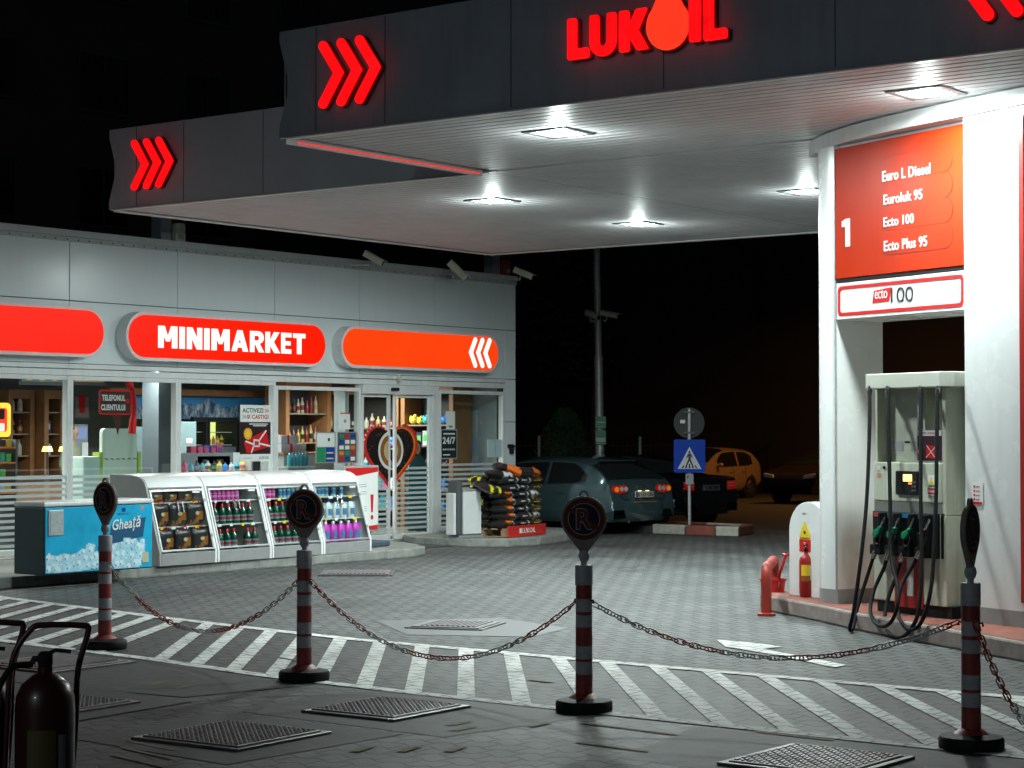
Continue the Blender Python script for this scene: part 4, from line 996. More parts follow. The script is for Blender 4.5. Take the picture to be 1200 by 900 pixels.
# ---- four glass-fronted display cases
dark_in = mat('case_inside', (.02,.022,.023), .5); shelf_m = mat('case_shelf_white', (.55,.57,.57), .4)
cgl = glass('case_glass', (.97,.99,.98), .01)
Yb0, Yg0, Yg1, Yt, Yk = -.0, .03, .20, .42, .80     # front foot, glass foot, glass head, top bend, back
def case_xy(): pass
C0 = atZ(187, 664, KZ); C1 = atZ(434, 645.5, KZ); rzC = math.atan2(C1.y-C0.y, C1.x-C0.x)*.7; CW = (C1-C0).length/4
hg = 1.13
PROF = [(0,.0),(0,.15),(.24,.93),(.265,.98),(.31,1.03),(.38,1.06),(.50,1.075),(.86,1.085),(.86,0)]
gl0, gl1 = (.012,.165), (.232,.90)
def case(i, label):
    x = i*CW; loc = C0+Vector((math.cos(rzC)*x, math.sin(rzC)*x, 0))
    t = thing('display_case', label, 'display case', (loc.x, loc.y, KZ), rzC, 'white display cases in front of the shop')
    W_ = CW-.012
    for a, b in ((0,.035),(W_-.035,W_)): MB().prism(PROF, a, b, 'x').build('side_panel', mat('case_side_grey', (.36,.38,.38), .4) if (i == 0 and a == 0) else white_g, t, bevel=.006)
    MB().box(.037, W_-.037, .0, .86, .0, .145).build('base', mat('case_base_grey', (.30,.31,.31), .4), t, bevel=.004)
    MB().box(.037, W_-.037, .83, .86, .147, 1.08).build('back_panel', dark_in, t)
    tp = [(p[0], p[1]) for p in PROF[2:8]]; inn = [(p[0]+.02, p[1]-.025) for p in tp[::-1]]
    MB().prism(tp+inn, .036, W_-.036, 'x').build('curved_top', white_g, t, smooth=30)
    # sloping front frame and two glass doors
    def sl(u, off): # point up the slope
        return (gl0[0]+(gl1[0]-gl0[0])*u-off*.96, gl0[1]+(gl1[1]-gl0[1])*u+off*.28)
    def bar(x0, x1, u0, u1, o0, o1):
        a, b, c, d = sl(u0,o0), sl(u1,o0), sl(u1,o1), sl(u0,o1); mb = MB()
        mb.add([(x0,a[0],a[1]),(x1,a[0],a[1]),(x1,b[0],b[1]),(x0,b[0],b[1]),(x0,d[0],d[1]),(x1,d[0],d[1]),(x1,c[0],c[1]),(x0,c[0],c[1])],
               [(0,3,2,1),(4,5,6,7),(0,1,5,4),(1,2,6,5),(2,3,7,6),(3,0,4,7)]); return mb
    m = MB()
    for a, b, u, v in ((.037,.062,0,1),(W_-.062,W_-.037,0,1),(.064,W_-.064,0,.03),(.064,W_-.064,.965,1)):
        q = bar(a, b, u, v, -.004, .012); m.add(q.v, q.f)
    m.build('door_frame', alu, t, bevel=.002)
    mid = W_/2
    for k, (a, b) in enumerate(((.064, mid-.004), (mid+.004, W_-.064))):
        d = bar(a, b, .032, .963, .0, .005).build('glass_door', cgl, t)
        hx = mid-.05 if k == 0 else mid+.03
        bar(hx, hx+.02, .62, .80, .014, .03).build('handle', steel, d, bevel=.004)
    hb = MB()
    for u in (.2,.78):
        q = bar(W_-.075, W_-.035, u, u+.05, .013, .024); hb.add(q.v, q.f)
    hb.build('hinge', mgrey, t)
    for z in (.455,.745):
        yy = gl0[0]+(gl1[0]-gl0[0])*((z-gl0[1])/(gl1[1]-gl0[1]))+.02
        sf_ = MB().box(.037, W_-.037, yy, .825, z-.012, z).build('shelf', shelf_m, t)
        for q_ in range(4): MB().box(.10+q_*.2+random.uniform(0,.06), .15+q_*.2+random.uniform(0.02,.06), yy-.005, yy-.001, z-.03, z+.004).build('price_tag', [paper, yelink][(q_+i) % 3 == 0], sf_)
    q = bar(W_-.22, W_-.10, .93, .955, .0125, .015); q.build('label', paper, t)
    return t, loc
shelfz = [.15, .456, .746]
def shelf_y(z): return gl0[0]+(gl1[0]-gl0[0])*((z-gl0[1])/(gl1[1]-gl0[1]))
NAMES = ['first','second','third','fourth']
SH = {0:'bottom', 1:'middle', 2:'top'}
def bottle_mesh(kind):
    """returns list of (part name, MB, material)"""
    if kind == 'green':
        return [('bottle', MB().lathe([(.045,0),(.05,.01),(.05,.13),(.047,.15),(.03,.18),(.016,.20),(.016,.215)], n=14), mat('green_bottle_plastic', (.0,.055,.032), .18, coat=.5, var=.05)),
                ('cap', MB().lathe([(.019,.2),(.019,.236),(.015,.24)], n=12), mat('red_cap', (.55,.02,.03), .35, var=0)),
                ('label', MB().lathe([(.0512,.035),(.0512,.105)], n=14, caps=False), mat('coolant_label', (.22,.30,.34), .4, var=.7, scale=40)),
                ('label_band', MB().lathe([(.0518,.055),(.0518,.085)], n=14, caps=False), mat('coolant_band', (.30,.04,.05), .4, var=.5, scale=50))]
    if kind == 'pink':
        return [('bottle', MB().lathe([(.034,0),(.04,.01),(.042,.08),(.036,.13),(.02,.155),(.015,.165)], n=12), mat('magenta_bottle_plastic', (.52,.03,.28), .25, coat=.4, var=.05)),
                ('label', MB().lathe([(.0425,.04),(.041,.095)], n=12, caps=False), mat('magenta_label', (.55,.25,.5), .4, var=.6, scale=50)),
                ('cap', MB().lathe([(.017,.155),(.017,.185)], n=10), mat('violet_cap', (.25,.02,.25), .35, var=0))]
    if kind == 'clear':
        return [('bottle', MB().lathe([(.03,0),(.034,.01),(.034,.10),(.022,.14),(.014,.155)], n=12), mat('pale_blue_bottle', (.30,.50,.55), .2, coat=.4)),
                ('label', MB().lathe([(.0347,.03),(.0347,.09)], n=12, caps=False), mat('blue_label', (.03,.15,.35), .4, var=.6, scale=40)),
                ('cap', MB().lathe([(.015,.15),(.015,.175)], n=10), bluink)]
    if kind in ('jug', 'purple'):
        m = mat('white_jug_plastic', (.60,.68,.70), .3, var=.06) if kind == 'jug' else mat('purple_jug_plastic', (.55,.06,.50), .25, coat=.3, var=.08)
        mb = MB(); rows = []
        for z, sx, sy_ in ((0,.052,.036),(.01,.058,.04),(.14,.058,.04),(.18,.05,.036),(.205,.024,.02),(.215,.017,.017)):
            rows.append([(sx*math.copysign(abs(math.cos(a))**.7, math.cos(a)), sy_*math.copysign(abs(math.sin(a))**.7, math.sin(a)), z) for a in [2*math.pi*k/16 for k in range(16)]])
        mb.grid(rows, True); mb.add(rows[0], [tuple(range(16))[::-1]]); mb.add(rows[-1], [tuple(range(16))])
        l = MB().box(-.036, .036, -.0425, -.0412, .04, .125)
        return [('jug', mb, m), ('label', l, mat('jug_label', (.10,.25,.5), .4, var=.7, scale=35)), ('cap', MB().lathe([(.02,.213),(.02,.24)], n=12), bluink if kind == 'jug' else paper),
                ('grip', MB().tube(spl([(.045,0,.20),(.075,0,.19),(.07,0,.13),(.057,0,.11)],4), .008, 6), m)]
PRO = {}
def put(kind, label, cat, nm, loc, rz, group):
    if kind not in PRO:
        t = thing(nm, label, cat, loc, rz, group)
        for n_, mb, m in bottle_mesh(kind): mb.build(n_, m, t, smooth=45)
        PRO[kind] = t
    else:
        t = copy_tree(PRO[kind]); t.location = loc; t.rotation_euler = (0,0,rz); tag(t, label, cat, group)
    return t
def row(ci, si, kind, n, label, cat, nm, x0, dx, grp, sc=1.):
    base = Vector((C0.x, C0.y, 0))+Vector((math.cos(rzC)*ci*CW, math.sin(rzC)*ci*CW, 0)); z = shelfz[si]
    for k in range(n):
        if n > 5 and random.random() < .07: continue
        x = x0+k*dx+random.uniform(-.006,.006); y = shelf_y(z)+.085+random.uniform(0,.012)
        l = base+Vector((math.cos(rzC)*x-math.sin(rzC)*y, math.sin(rzC)*x+math.cos(rzC)*y, KZ+z+.001))
        t = put(kind, label % (ORD[k], SH[si], NAMES[ci]), cat, nm, l, rzC+random.uniform(-.15,.15), grp % (SH[si], NAMES[ci])); t.scale = (sc, sc, sc)
cases = [case(0, 'leftmost white display case, filled with dark bags, with its grey side panel showing'),
         case(1, 'second white display case from the left, with pink bottles above green ones'),
         case(2, 'third white display case from the left, behind the second no parking post'),
         case(3, 'rightmost white display case, with white jugs above purple jugs')]
row(1, 2, 'pink', 7, 'pink bottle, %s from left on the %s shelf, %s display case', 'bottle', 'pink_bottle', .13, .078, 'pink bottles on the %s shelf of the %s display case', .95)
for si in (1, 0): row(1, si, 'green', 6, 'green bottle with red cap, %s from left on the %s shelf, %s display case', 'bottle', 'green_bottle', .13, .125, 'green bottles on the %s shelf of the %s display case', 1.03)
row(2, 2, 'pink', 3, 'pink bottle, %s from left on the %s shelf, %s display case', 'bottle', 'pink_bottle', .13, .082, 'pink bottles on the %s shelf of the %s display case', .95)
row(2, 2, 'clear', 5, 'small clear bottle, %s of its kind on the %s shelf, %s display case', 'bottle', 'clear_bottle', .42, .082, 'clear bottles on the %s shelf of the %s display case')
for si in (1, 0): row(2, si, 'green', 6, 'green bottle with red cap, %s from left on the %s shelf, %s display case', 'bottle', 'green_bottle', .13, .125, 'green bottles on the %s shelf of the %s display case', 1.03)
row(3, 2, 'clear', 8, 'small clear bottle, %s from left on the %s shelf, %s display case', 'bottle', 'clear_bottle', .12, .075, 'clear bottles on the %s shelf of the %s display case')
row(3, 1, 'jug', 5, 'white jug, %s from left on the %s shelf, %s display case', 'jug', 'white_jug', .14, .15, 'white jugs on the %s shelf of the %s display case', 1.0)
row(3, 0, 'purple', 5, 'purple jug, %s from left on the %s shelf, %s display case', 'jug', 'purple_jug', .14, .15, 'purple jugs on the %s shelf of the %s display case', 1.12)
# bags of fuel: pillow shapes
def pillow(L_, W_, H__, seed=0, nx=14, ny=10, band=None):
    rnd = random.Random(seed); mb = MB(); rows = []; ph = [rnd.uniform(0, 6.28) for _ in range(6)]
    def P(u, v, s):
        e = (max(0, 1-abs(u)**4))**.42*(max(0, 1-abs(v)**4))**.42
        wob = .012*math.sin(5*u+ph[0])*math.cos(4*v+ph[1])+.008*math.sin(11*u+ph[2]+3*v)+.006*math.sin(9*v+ph[3])
        x = u*L_/2*(1-.05*v*v+.01*math.sin(6*v+ph[4])); y = v*W_/2*(1-.05*u*u+.02*math.sin(5*u+ph[5]))
        return (x, y, s*H__/2*e*(1+wob*6)+wob*.3+H__/2)
    for s in (-1, 1):
        o = len(mb.v)
        for i in range(nx+1):
            for j in range(ny+1): mb.v.append(P(-1+2*i/nx, -1+2*j/ny, s))
        for i in range(nx):
            for j in range(ny):
                q = (o+i*(ny+1)+j, o+(i+1)*(ny+1)+j, o+(i+1)*(ny+1)+j+1, o+i*(ny+1)+j+1)
                mb.f.append(q if s > 0 else q[::-1])
                mb.m.append(band(-1+2*(i+.5)/nx, -1+2*(j+.5)/ny, s) if band else 0)
    return mb
bblk = mat('black_bag_plastic', (.02,.021,.023), .32, var=.3, scale=20); borg = mat('orange_bag_print', (.78,.16,.02), .35, var=.12, scale=20)
bwht = mat('white_bag_print', (.62,.64,.64), .35, var=.15, scale=20); byel = mat('yellow_bag_print', (.75,.70,.03), .35, var=.2, scale=20)
brd = mat('red_bag_print', (.55,.03,.03), .35, var=.1)
# upright bags in the first case
fl = mat('flame_bag_print', (.38,.14,.03), .35, var=.7, scale=14)
def upbag(loc, rz, label, grp, first=[None]):
    if first[0] is None:
        mb = pillow(.26, .24, .10, 5, 10, 8, lambda u, v, s: 1 if (abs(v+.55-.5*math.sin(3*u)) < .42 and abs(u) < .8) else 0)
        mb.v = [(x, z-.05, y+.12) for x, y, z in mb.v]; mb.f = [f[::-1] for f in mb.f]
        t = thing('fuel_bag', label, 'bag', loc, rz, grp); b_ = mb.build('bag', [bblk, fl], t, smooth=60)
        MB().prism(circ(.0,.13,.032,14,rz=.02), -.054, -.05, 'y').build('badge', mat('badge_cream', (.5,.45,.25), .4), t)
        MB().tube(spl([(-.06,-.01,.23),(-.03,-.03,.26),(.03,-.03,.26),(.06,-.01,.23)],4), .006, 5).build('handle', brd, t)
        first[0] = t; return t
    t = copy_tree(first[0]); t.location = loc; t.rotation_euler = (0,0,rz); tag(t, label, 'bag', grp); return t
for si in (2, 1, 0):
    for k in range(3):
        x = .19+k*.29 if si < 2 else .18+k*.25; z = shelfz[si]; y = shelf_y(z)+.10
        l = Vector((C0.x, C0.y, 0))+Vector((math.cos(rzC)*x-math.sin(rzC)*y, math.sin(rzC)*x+math.cos(rzC)*y, KZ+z+.001))
        t = upbag(l, rzC+random.uniform(-.15,.15), 'black bag with brown print, %s from left, %s shelf of the leftmost display case' % (ORD[k], SH[si]), 'dark bags on the %s shelf of the leftmost display case' % SH[si])
        t.scale = (.95,.85,.60) if si == 2 else (1.12,1,1.15)

# ---- advertising board on a foot
q = atZ(441, 641, KZ); ab = thing('advertising_board', 'white upright poster board with red top and red exclamation mark on a dark foot', 'advertising board', (q.x-.05, q.y+.25, KZ), R(8))
MB().prism(rrect(-.42,.42,-.26,.26,.08,4), 0, .07, 'z').build('foot', mat('slate_plastic', (.07,.10,.13), .45), ab, bevel=.02)
MB().box(-.22,-.18,-.03,.03,.07,.2).box(.18,.22,-.03,.03,.07,.2).build('leg', black, ab)
MB().box(-.45,.42,-.03,.03,.2,1.13).build('frame', galv, ab, bevel=.008)
bf = MB().box(-.42,.39,-.034,-.031,.23,1.10).build('poster', paper, ab)
MB().prism([(-.42,1.10),(.39,1.10),(.39,1.04),(-.1,.99),(-.42,1.01)], -.0365, -.0345, 'y').prism([(-.42,.23),(.39,.23),(.39,.29),(-.42,.26)], -.0365, -.0345, 'y').build('print', redink, bf)
MB().prism([(.20,.72),(.28,.72),(.26,.47),(.22,.47)], -.0365, -.0345, 'y').prism(circ(.24,.40,.034,12), -.0365, -.0345, 'y').build('exclamation_mark', redink, bf)
MB().prism(circ(-.28,.80,.03,10), -.0365, -.0345, 'y').build('print', grnink, bf)
mb = MB()
for z in (.86,.83,.76,.73,.55,.52,.49): mb.box(-.18,.1,-.036,-.0345,z,z+.008)
mb.build('small_print', greyink, bf)
# ---- door mat (recess) and waste bin
dm = MB().add([(22.75,18.95,.004),(23.55,18.95,.004),(24.55,20.2,.035),(23.05,20.2,.035)], [(0,1,2,3)]).prism([(22.75,18.95),(23.55,18.95),(24.55,20.2),(23.05,20.2)], -.003, .003, 'z')
o = dm.build('door_mat', mat('dark_mat', (.05,.052,.055), .9, var=.3, scale=40, bump=.5)); tag(o, 'dark grey door mat on the ramp before the sliding doors', 'door mat')
q = atZ(553, 630, KZ); bn = thing('waste_bin', 'white metal waste bin with dark post beside the bag stack', 'waste bin', (q.x, q.y, KZ), R(-6))
MB().box(-.26,.26,.02,.24,.0,.04).build('foot', mgrey, bn)
MB().box(-.30,-.20,.0,.22,.05,.86).build('post', dgrey, bn, bevel=.015)
MB().prism([(-.18,.0),(.20,.0),(.26,.05),(.26,.26),(-.18,.26)], .05, .70, 'z').build('body', white_p, bn, bevel=.015)
MB().prism([(-.19,.0),(.21,.0),(.27,.05),(.27,.26),(-.19,.26)], .705, .735, 'z').build('lid', galv, bn, bevel=.008)
MB().box(-.36,-.305,.03,.2,.05,.68).build('side_panel', white_p, bn, bevel=.01)
# ---- pallet of bags
q = atZ(597, 630, KZ+.0); pr_ = R(9)
pal = thing('pallet', 'wooden pallet with a red front board lettered LUKOIL under the stack of bags', 'pallet', (q.x-.02, q.y+.02, KZ), pr_)
for y in (0,.42,.84):
    for x in (-.0,.52,1.06): MB().box(x, x+.13, y, y+.12, .02, .11).build('block', wood, pal, bevel=.004)
mb = MB()
for y in (0,.19,.38,.57,.76,.86): mb.box(0, 1.2, y, y+.1, .112, .134)
for x in (0,.53,1.07): mb.box(x, x+.1, 0, .96, 0, .018)
mb.build('deck_board', wood, pal, bevel=.003)
MB().box(-.02,1.22,-.03,-.005,.0,.17).build('front_board', red_k, pal, bevel=.004)
text('lettering', 'LUKOIL', paper, pal, .42, .05, .44, .075, -.031, .002, .012)
MB().box(.33,.40,-.033,-.031,.05,.125).build('print', paper, pal)
u_ = Vector((math.cos(pr_), math.sin(pr_), 0)); v_ = Vector((-math.sin(pr_), math.cos(pr_), 0)); pb = Vector(pal.location)
bandO = lambda u, v, s: 1 if (v < -.1 and -.75 < u < .75) else (2 if (v < .35 and v > -.1 and abs(u) < .6 and s > 0) else 0)
kinds = {}
def bag(kind, loc, rz, label, grp, tilt=(0,0)):
    if kind not in kinds:
        if kind == 'orange':   # end face orange on the left, white band, black rest
            mb = pillow(.44,.34,.125, 11, 16, 12, lambda u, v, s: 1 if u < .0 and v < .2 and (s > 0 or v > -.6) and u > -.8 else (2 if .0 <= u < .3 and v < 0 else 0))
        elif kind == 'yellow': mb = pillow(.44,.34,.125, 12, 16, 12, lambda u, v, s: 3 if (math.sin(7*v+4*u+1) > .45 and u < -.2) or (u > .86 and -.3 < v < 0) else 0)
        elif kind == 'label': mb = pillow(.44,.34,.125, 13, 16, 12, lambda u, v, s: 2 if -.45 < u < .5 and (v < -.45) else 0)
        elif kind == 'topper': mb = pillow(.50,.36,.15, 15, 16, 12, lambda u, v, s: 1 if (u+.4*v < .1 and u > -.6 and abs(v) > .3) else (2 if .2 < u < .35 and v < .3 else 0))
        else: mb = pillow(.44,.34,.125, 14, 16, 12, lambda u, v, s: 2 if (.55 < u < .75 and v < 0) or (-.3 < u < -.2 and v < -.5) else 0)
        t = thing('charcoal_bag', label, 'bag', loc, rz, grp); mb.build('bag', [bblk, borg, bwht, byel, brd], t, smooth=60)
        if kind in ('orange', 'topper'):
            k = MB(); h = .063
            for i in range(5): k.box(-.17+i*.042, -.148+i*.042, -.172, -.14, h-.022, h+.022)
            k.build('lettering', bblk, t)
        elif kind == 'black':
            k = MB(); [k.box(-.13+i*.05, -.10+i*.05, -.171, -.15, .055, .075) for i in range(3)]; k.build('lettering', bwht, t)
        elif kind == 'label':
            MB().prism([(-.03,.045),(.05,.045),(.01,.085)], -.1745, -.165, 'y').build('lettering', bblk, t)
        elif kind == 'yellow':
            k = MB(); [k.box(-.1+i*.07, -.06+i*.07, -.171, -.15, .05, .062) for i in range(3)]; k.build('lettering', byel, t)
        kinds[kind] = t
    else:
        t = copy_tree(kinds[kind]); t.location = loc; tag(t, label, 'bag', grp)
    t.rotation_euler = (tilt[0], tilt[1], rz); return t
G = 'plastic bags of charcoal stacked on the pallet'
LAY = 7
names = {0:('left','orange'),1:('middle','black'),2:('right','label')}
for r_ in (0, 1):
    for L in range(LAY):
        for c in range(3):
            if r_ == 1 and c > 0 and L < LAY-1: continue
            kd = {0:'orange',1:'black',2:('label' if L in (1,4) else 'yellow')}[c]
            if L >= 5 and c == 0: kd = 'black'
            if r_ == 1: kd = 'yellow'
            x = .20+c*.385+random.uniform(-.02,.02)+(0.02 if L % 2 else -.01); y = .17+r_*.36+random.uniform(-.02,.02)
            if r_ == 1: x -= .04
            loc = pb+u_*x+v_*y+Vector((0,0,.134+L*.111))
            desc = {'orange':'black bag with orange end','black':'plain black bag with small white print','label':'black bag with white label','yellow':'black bag with yellow print'}[kd]
            bag(kd, loc, pr_+random.uniform(-.06,.06), '%s, %s column, %s row, %s layer from the bottom' % (desc, names[c][0], 'front' if r_ == 0 else 'back', ORD[L]), G, (random.uniform(-.04,.04), random.uniform(-.04,.04)))
zt = .134+LAY*.111
bag('topper', pb+u_*.42+v_*.22+Vector((0,0,zt+.03)), pr_-.5, 'orange and black bag lying tilted at the very top of the stack', G, (.1,.28))
bag('topper', pb+u_*.92+v_*.15+Vector((0,0,zt-.02)), pr_+.12, 'orange and black bag lying on top of the right half of the stack', G, (.0,.1))
bag('label', pb+u_*.12+v_*.2+Vector((0,0,zt-.03)), pr_-.2, 'black bag with white marks leaning at the upper left edge of the stack', G, (.1,.15))
bag('yellow', pb+u_*-.08+v_*.30+Vector((0,0,.134+5*.111)), pr_+1.2, 'black and yellow bag slumping over the left side of the stack above the bin', G, (.1,-.3))

# ================================================================== VEHICLES
def car(label, loc, rz, paint, prof, Wd, belt_r, win, wheels, taillights, plate=None, roofw=.74, group='parked cars beyond the forecourt', extra=None, name='parked_car', tail_m=None, wr=.29, doors=(.98, 1.85, 2.78)):
    """prof: (x from the rear, height) along the centre line; x grows towards the front"""
    t = thing(name, label, 'car', loc, rz, group)
    L_ = prof[-1][0]; cs = spl([(a, b, 0) for a, b in prof], 6)
    S = []
    for p in cs:
        x, top = p.x, p.y; f = x/L_
        wtp = Wd/2*(1-(.08 if f < .5 else .16)*(abs(2*f-1)**3.2))
        belt = min(belt_r[0]+(belt_r[1]-belt_r[0])*f, top-.02)
        gh = max(0, min(1, (top-belt)/.35)); rw = Wd/2*(.94-(.94-roofw)*gh)
        zb = .20+.10*abs(2*f-1)**6
        pts = [(wtp*.90, zb), (wtp*.985, zb+.10), (wtp, .42), (wtp*.995, belt-.16), (wtp*.955, belt), (max(rw, .3)+(wtp*.955-rw)*.12 if gh > 0 else wtp*.9, belt+(top-belt)*.82), (rw*.80, top-.018*gh-.004), (rw*.40, top), ]
        S.append((x, pts))
    full = []
    for x, pts in S: full.append([(x, y, z) for y, z in pts]+[(x, 0, pts[-1][1]+.002)]+[(x, -y, z) for y, z in pts[::-1]])
    mb = MB(); mb.grid([r[::-1] for r in full]); n = len(full[0])
    mb.add(full[0], [tuple(range(n))]); mb.add(full[-1], [tuple(range(n))[::-1]]); mb.add([(r[0]) for r in full]+[(r[-1]) for r in full], [tuple([i, i+1, len(full)+i+1, len(full)+i]) for i in range(len(full)-1)])
    body = mb.build('body', paint, t, smooth=38, fix=True)
    gm = mat('dark_car_glass', (.012,.015,.016), .06, var=0, coat=.6)
    def interp(x, j):
        for (x0, p0), (x1, p1) in zip(S, S[1:]):
            if x0 <= x <= x1+1e-6:
                u = (x-x0)/max(1e-6, x1-x0); return Vector((x, p0[j][0]+(p1[j][0]-p0[j][0])*u, p0[j][1]+(p1[j][1]-p0[j][1])*u))
        return Vector((x, S[-1][1][j][0], S[-1][1][j][1]))
    def side_patch(xs, v0s, v1s, m, nm, off=.004, j=4, k=5):
        for sgn in (1, -1):
            rows = [[], []]
            for x, v0, v1 in zip(xs, v0s, v1s):
                a, b = interp(x, j), interp(x, k); nrm = Vector((0, (b.z-a.z), -(b.y-a.y))).normalized()
                for r, v in ((0, v0), (1, v1)):
                    p = a+(b-a)*v+nrm*off; rows[r].append((p.x, p.y*sgn, p.z))
            q = MB(); q.grid(rows if sgn < 0 else rows[::-1]); q.build(nm, m, t, smooth=60)
    for xs, v0, v1 in win['side']: side_patch(spl([(x,0,0) for x in xs],3) and [p.x for p in spl([(x,0,0) for x in xs],3)], [p.x for p in spl([(x,0,0) for x in v0],3)], [p.x for p in spl([(x,0,0) for x in v1],3)], gm, 'side_window')
    for x0, x1, nm in win['ends']:
        rows = []
        for i in range(9):
            x = x0+(x1-x0)*i/8; a = interp(x, 6); b = interp(x, 5); c = interp(x, 7); up = Vector((0,0,.006)); nx = Vector((-.004 if x0 < L_/2 else .004,0,0))
            e = b+(a-b)*.25; rows.append([tuple(Vector((x, e.y, e.z))+up+nx), tuple(a+up+nx), tuple(c+up+nx), tuple(Vector((x, 0, c.z+.002))+up+nx), tuple(Vector((x, -c.y, c.z))+up+nx), tuple(Vector((x, -a.y, a.z))+up+nx), tuple(Vector((x, -e.y, e.z))+up+nx)])
        q = MB(); q.grid(rows); o = q.build(nm, gm, t, smooth=60)
        if sum(p.normal.z for p in o.data.polygons) < 0: o.data.flip_normals()
    seam_c = mat('car_panel_gap', (.006,.007,.008), .6, var=0)
    def at(x, j, s, off=.0025):
        p = interp(x, j); return (p.x, (p.y+off)*s, p.z)
    for s in (1, -1):
        for x in doors:
            MB().tube([at(x, j, s) for j in (0,1,2,3,4)], .0045, 4).build('door_gap', seam_c, t)
        x0, x1 = doors[0], doors[-1]
        MB().tube([at(x0+(x1-x0)*k/6, 0, s) for k in range(7)], .006, 4).build('sill_line', seam_c, t)
        MB().tube([(lambda p: (p[0], p[1], p[2]+.012))(at(doors[0]-.25+(x1-x0+.3)*k/8, 4, s, .003)) for k in range(9)], .006, 5).build('window_trim', seam_c, t)
        for x in doors[:-1]:
            p = interp(x+.16, 3); MB().tube([(x+.06, (p.y+.012)*s, p.z+.02), (x+.20, (p.y+.014)*s, p.z+.02)], .011, 6).build('door_handle', paint, t)
        p = interp(doors[-1]-.12, 4); MB().ball((doors[-1]-.10, (p.y+.09)*s, p.z+.06), .085, 10, (.6,1,.75)).build('wing_mirror', paint, t, smooth=60)
    tyre = mat('tyre', (.012,.012,.013), .8); rimm = mat('alloy_rim', (.25,.25,.26), .35, metal=.8)
    for x in wheels:
        for s in (1, -1):
            y = s*(Wd/2-.085)
            arch = MB().lathe([(wr+.045, -.13), (wr+.045, .062), (wr+.02,.066)], (x, y if s > 0 else y, wr+.0), 28, 'y'); 
            if s < 0: arch.v = [(a, 2*y-b, c) for a, b, c in arch.v]; arch.f = [f[::-1] for f in arch.f]
            arch.build('wheel_arch', tyre, t, smooth=40)
            wq = MB().lathe([(wr*.6,-.10),(wr*.94,-.10),(wr,-.07),(wr,.055),(wr*.94,.078),(wr*.68,.082),(wr*.66,.06)], (x, y, wr), 28, 'y')
            if s < 0: wq.v = [(a, 2*y-b, c) for a, b, c in wq.v]; wq.f = [f[::-1] for f in wq.f]
            wh = wq.build('wheel', tyre, t, smooth=40)
            rq = MB(); rq.lathe([(wr*.66,.06),(wr*.62,.07),(wr*.60,.05)], (x, y, wr), 24, 'y')
            for k in range(7):
                a = 2*math.pi*k/7; c_, s_2 = math.cos(a), math.sin(a); px_, pz_ = -s_2, c_
                o = [(x+c_*.03+px_*.022, wr+s_2*.03+pz_*.022), (x+c_*.03-px_*.022, wr+s_2*.03-pz_*.022), (x+c_*wr*.62-px_*.03, wr+s_2*wr*.62-pz_*.03), (x+c_*wr*.62+px_*.03, wr+s_2*wr*.62+pz_*.03)]
                rq.prism(o, y+.055, y+.07, 'y')
            rq.lathe([(.05,.05),(.05,.078),(.02,.082)], (x, y, wr), 12, 'y')
            if s < 0: rq.v = [(a, 2*y-b, c) for a, b, c in rq.v]; rq.f = [f[::-1] for f in rq.f]
            rq.build('rim', rimm, wh, smooth=40)
    return t, interp, S
lamp_red = mat('tail_lamp_red', (.50,.01,.01), .12, coat=.8, emit=(1.0,.02,.01), es=.10, var=0); lamp_or = mat('tail_lamp_orange', (.75,.22,.02), .12, coat=.8, emit=(1.0,.25,.02), es=.30, var=0); lamp_wh = mat('tail_lamp_white', (.6,.58,.55), .1, coat=.8, var=0)
hatch = [(0,.46),(.0,.52),(.03,.62),(.07,.80),(.14,.90),(.38,1.09),(.72,1.255),(1.1,1.31),(1.6,1.325),(2.1,1.30),(2.6,1.20),(3.05,.97),(3.2,.92),(3.7,.82),(4.0,.66),(4.1,.42)]
# rear-left corner measured in the photograph
def rear_at(px, py, D): return atD(px, py, D)
rl_ = rear_at(717, 590, 33.2); ang = R(84)
f_ = Vector((math.cos(ang), math.sin(ang), 0)); l_ = Vector((-math.sin(ang), math.cos(ang), 0))
teal = mat('teal_grey_car_paint', (.07,.125,.14), .15, metal=.4, coat=1., var=.04)
cpos = Vector((rl_.x, rl_.y, 0))-l_*.84
tc, ti, _ = car('teal grey hatchback seen from behind, parked by the corner of the shop', cpos, ang, teal, hatch, 1.75, (.86,.80),
   {'side': [([.62,.9,1.2,1.45],[.12,.06,.05,.05],[.5,.9,.93,.93]), ([1.52,1.9,2.25,2.4],[.05,.05,.05,.05],[.93,.93,.93,.90]), ([2.48,2.7,2.85],[.05,.06,.08],[.88,.85,.6])], 'ends': [(.17,.60,'rear_window'),(2.42,3.0,'windscreen')]},
   (.72, 3.22), None)
def on_rear(t, y0, y1, z0, z1, m, nm, x=-.02, parent=None, rx=.03, bev=.012, tilt=.0):
    mb = MB(); mb.add([(x,y0,z0),(x,y1,z0),(x+tilt,y1,z1),(x+tilt,y0,z1),(x+rx,y0,z0),(x+rx,y1,z0),(x+rx+tilt,y1,z1),(x+rx+tilt,y0,z1)], [(0,3,2,1),(4,5,6,7),(0,1,5,4),(1,2,6,5),(2,3,7,6),(3,0,4,7)])
    return mb.build(nm, m, parent or t, bevel=bev)
for s in (1, -1):
    tl = MB(); tl.prism([(s*.36,.775),(s*.43,.705),(s*.60,.69),(s*.74,.715),(s*.79,.775),(s*.72,.825),(s*.46,.835)], .02, .34, 'x')
    o = tl.build('tail_light', lamp_red, tc, bevel=.02)
    MB().prism(circ(s*.69,.765,.055,14,rz=.045), .01, .05, 'x').build('indicator_lens', lamp_or, o, bevel=.006)
    for yy in (.45, .56): MB().prism(circ(s*yy,.768,.042,14), .01, .05, 'x').build('reversing_lens', lamp_wh, o, bevel=.006)
bumper = MB(); pts = []
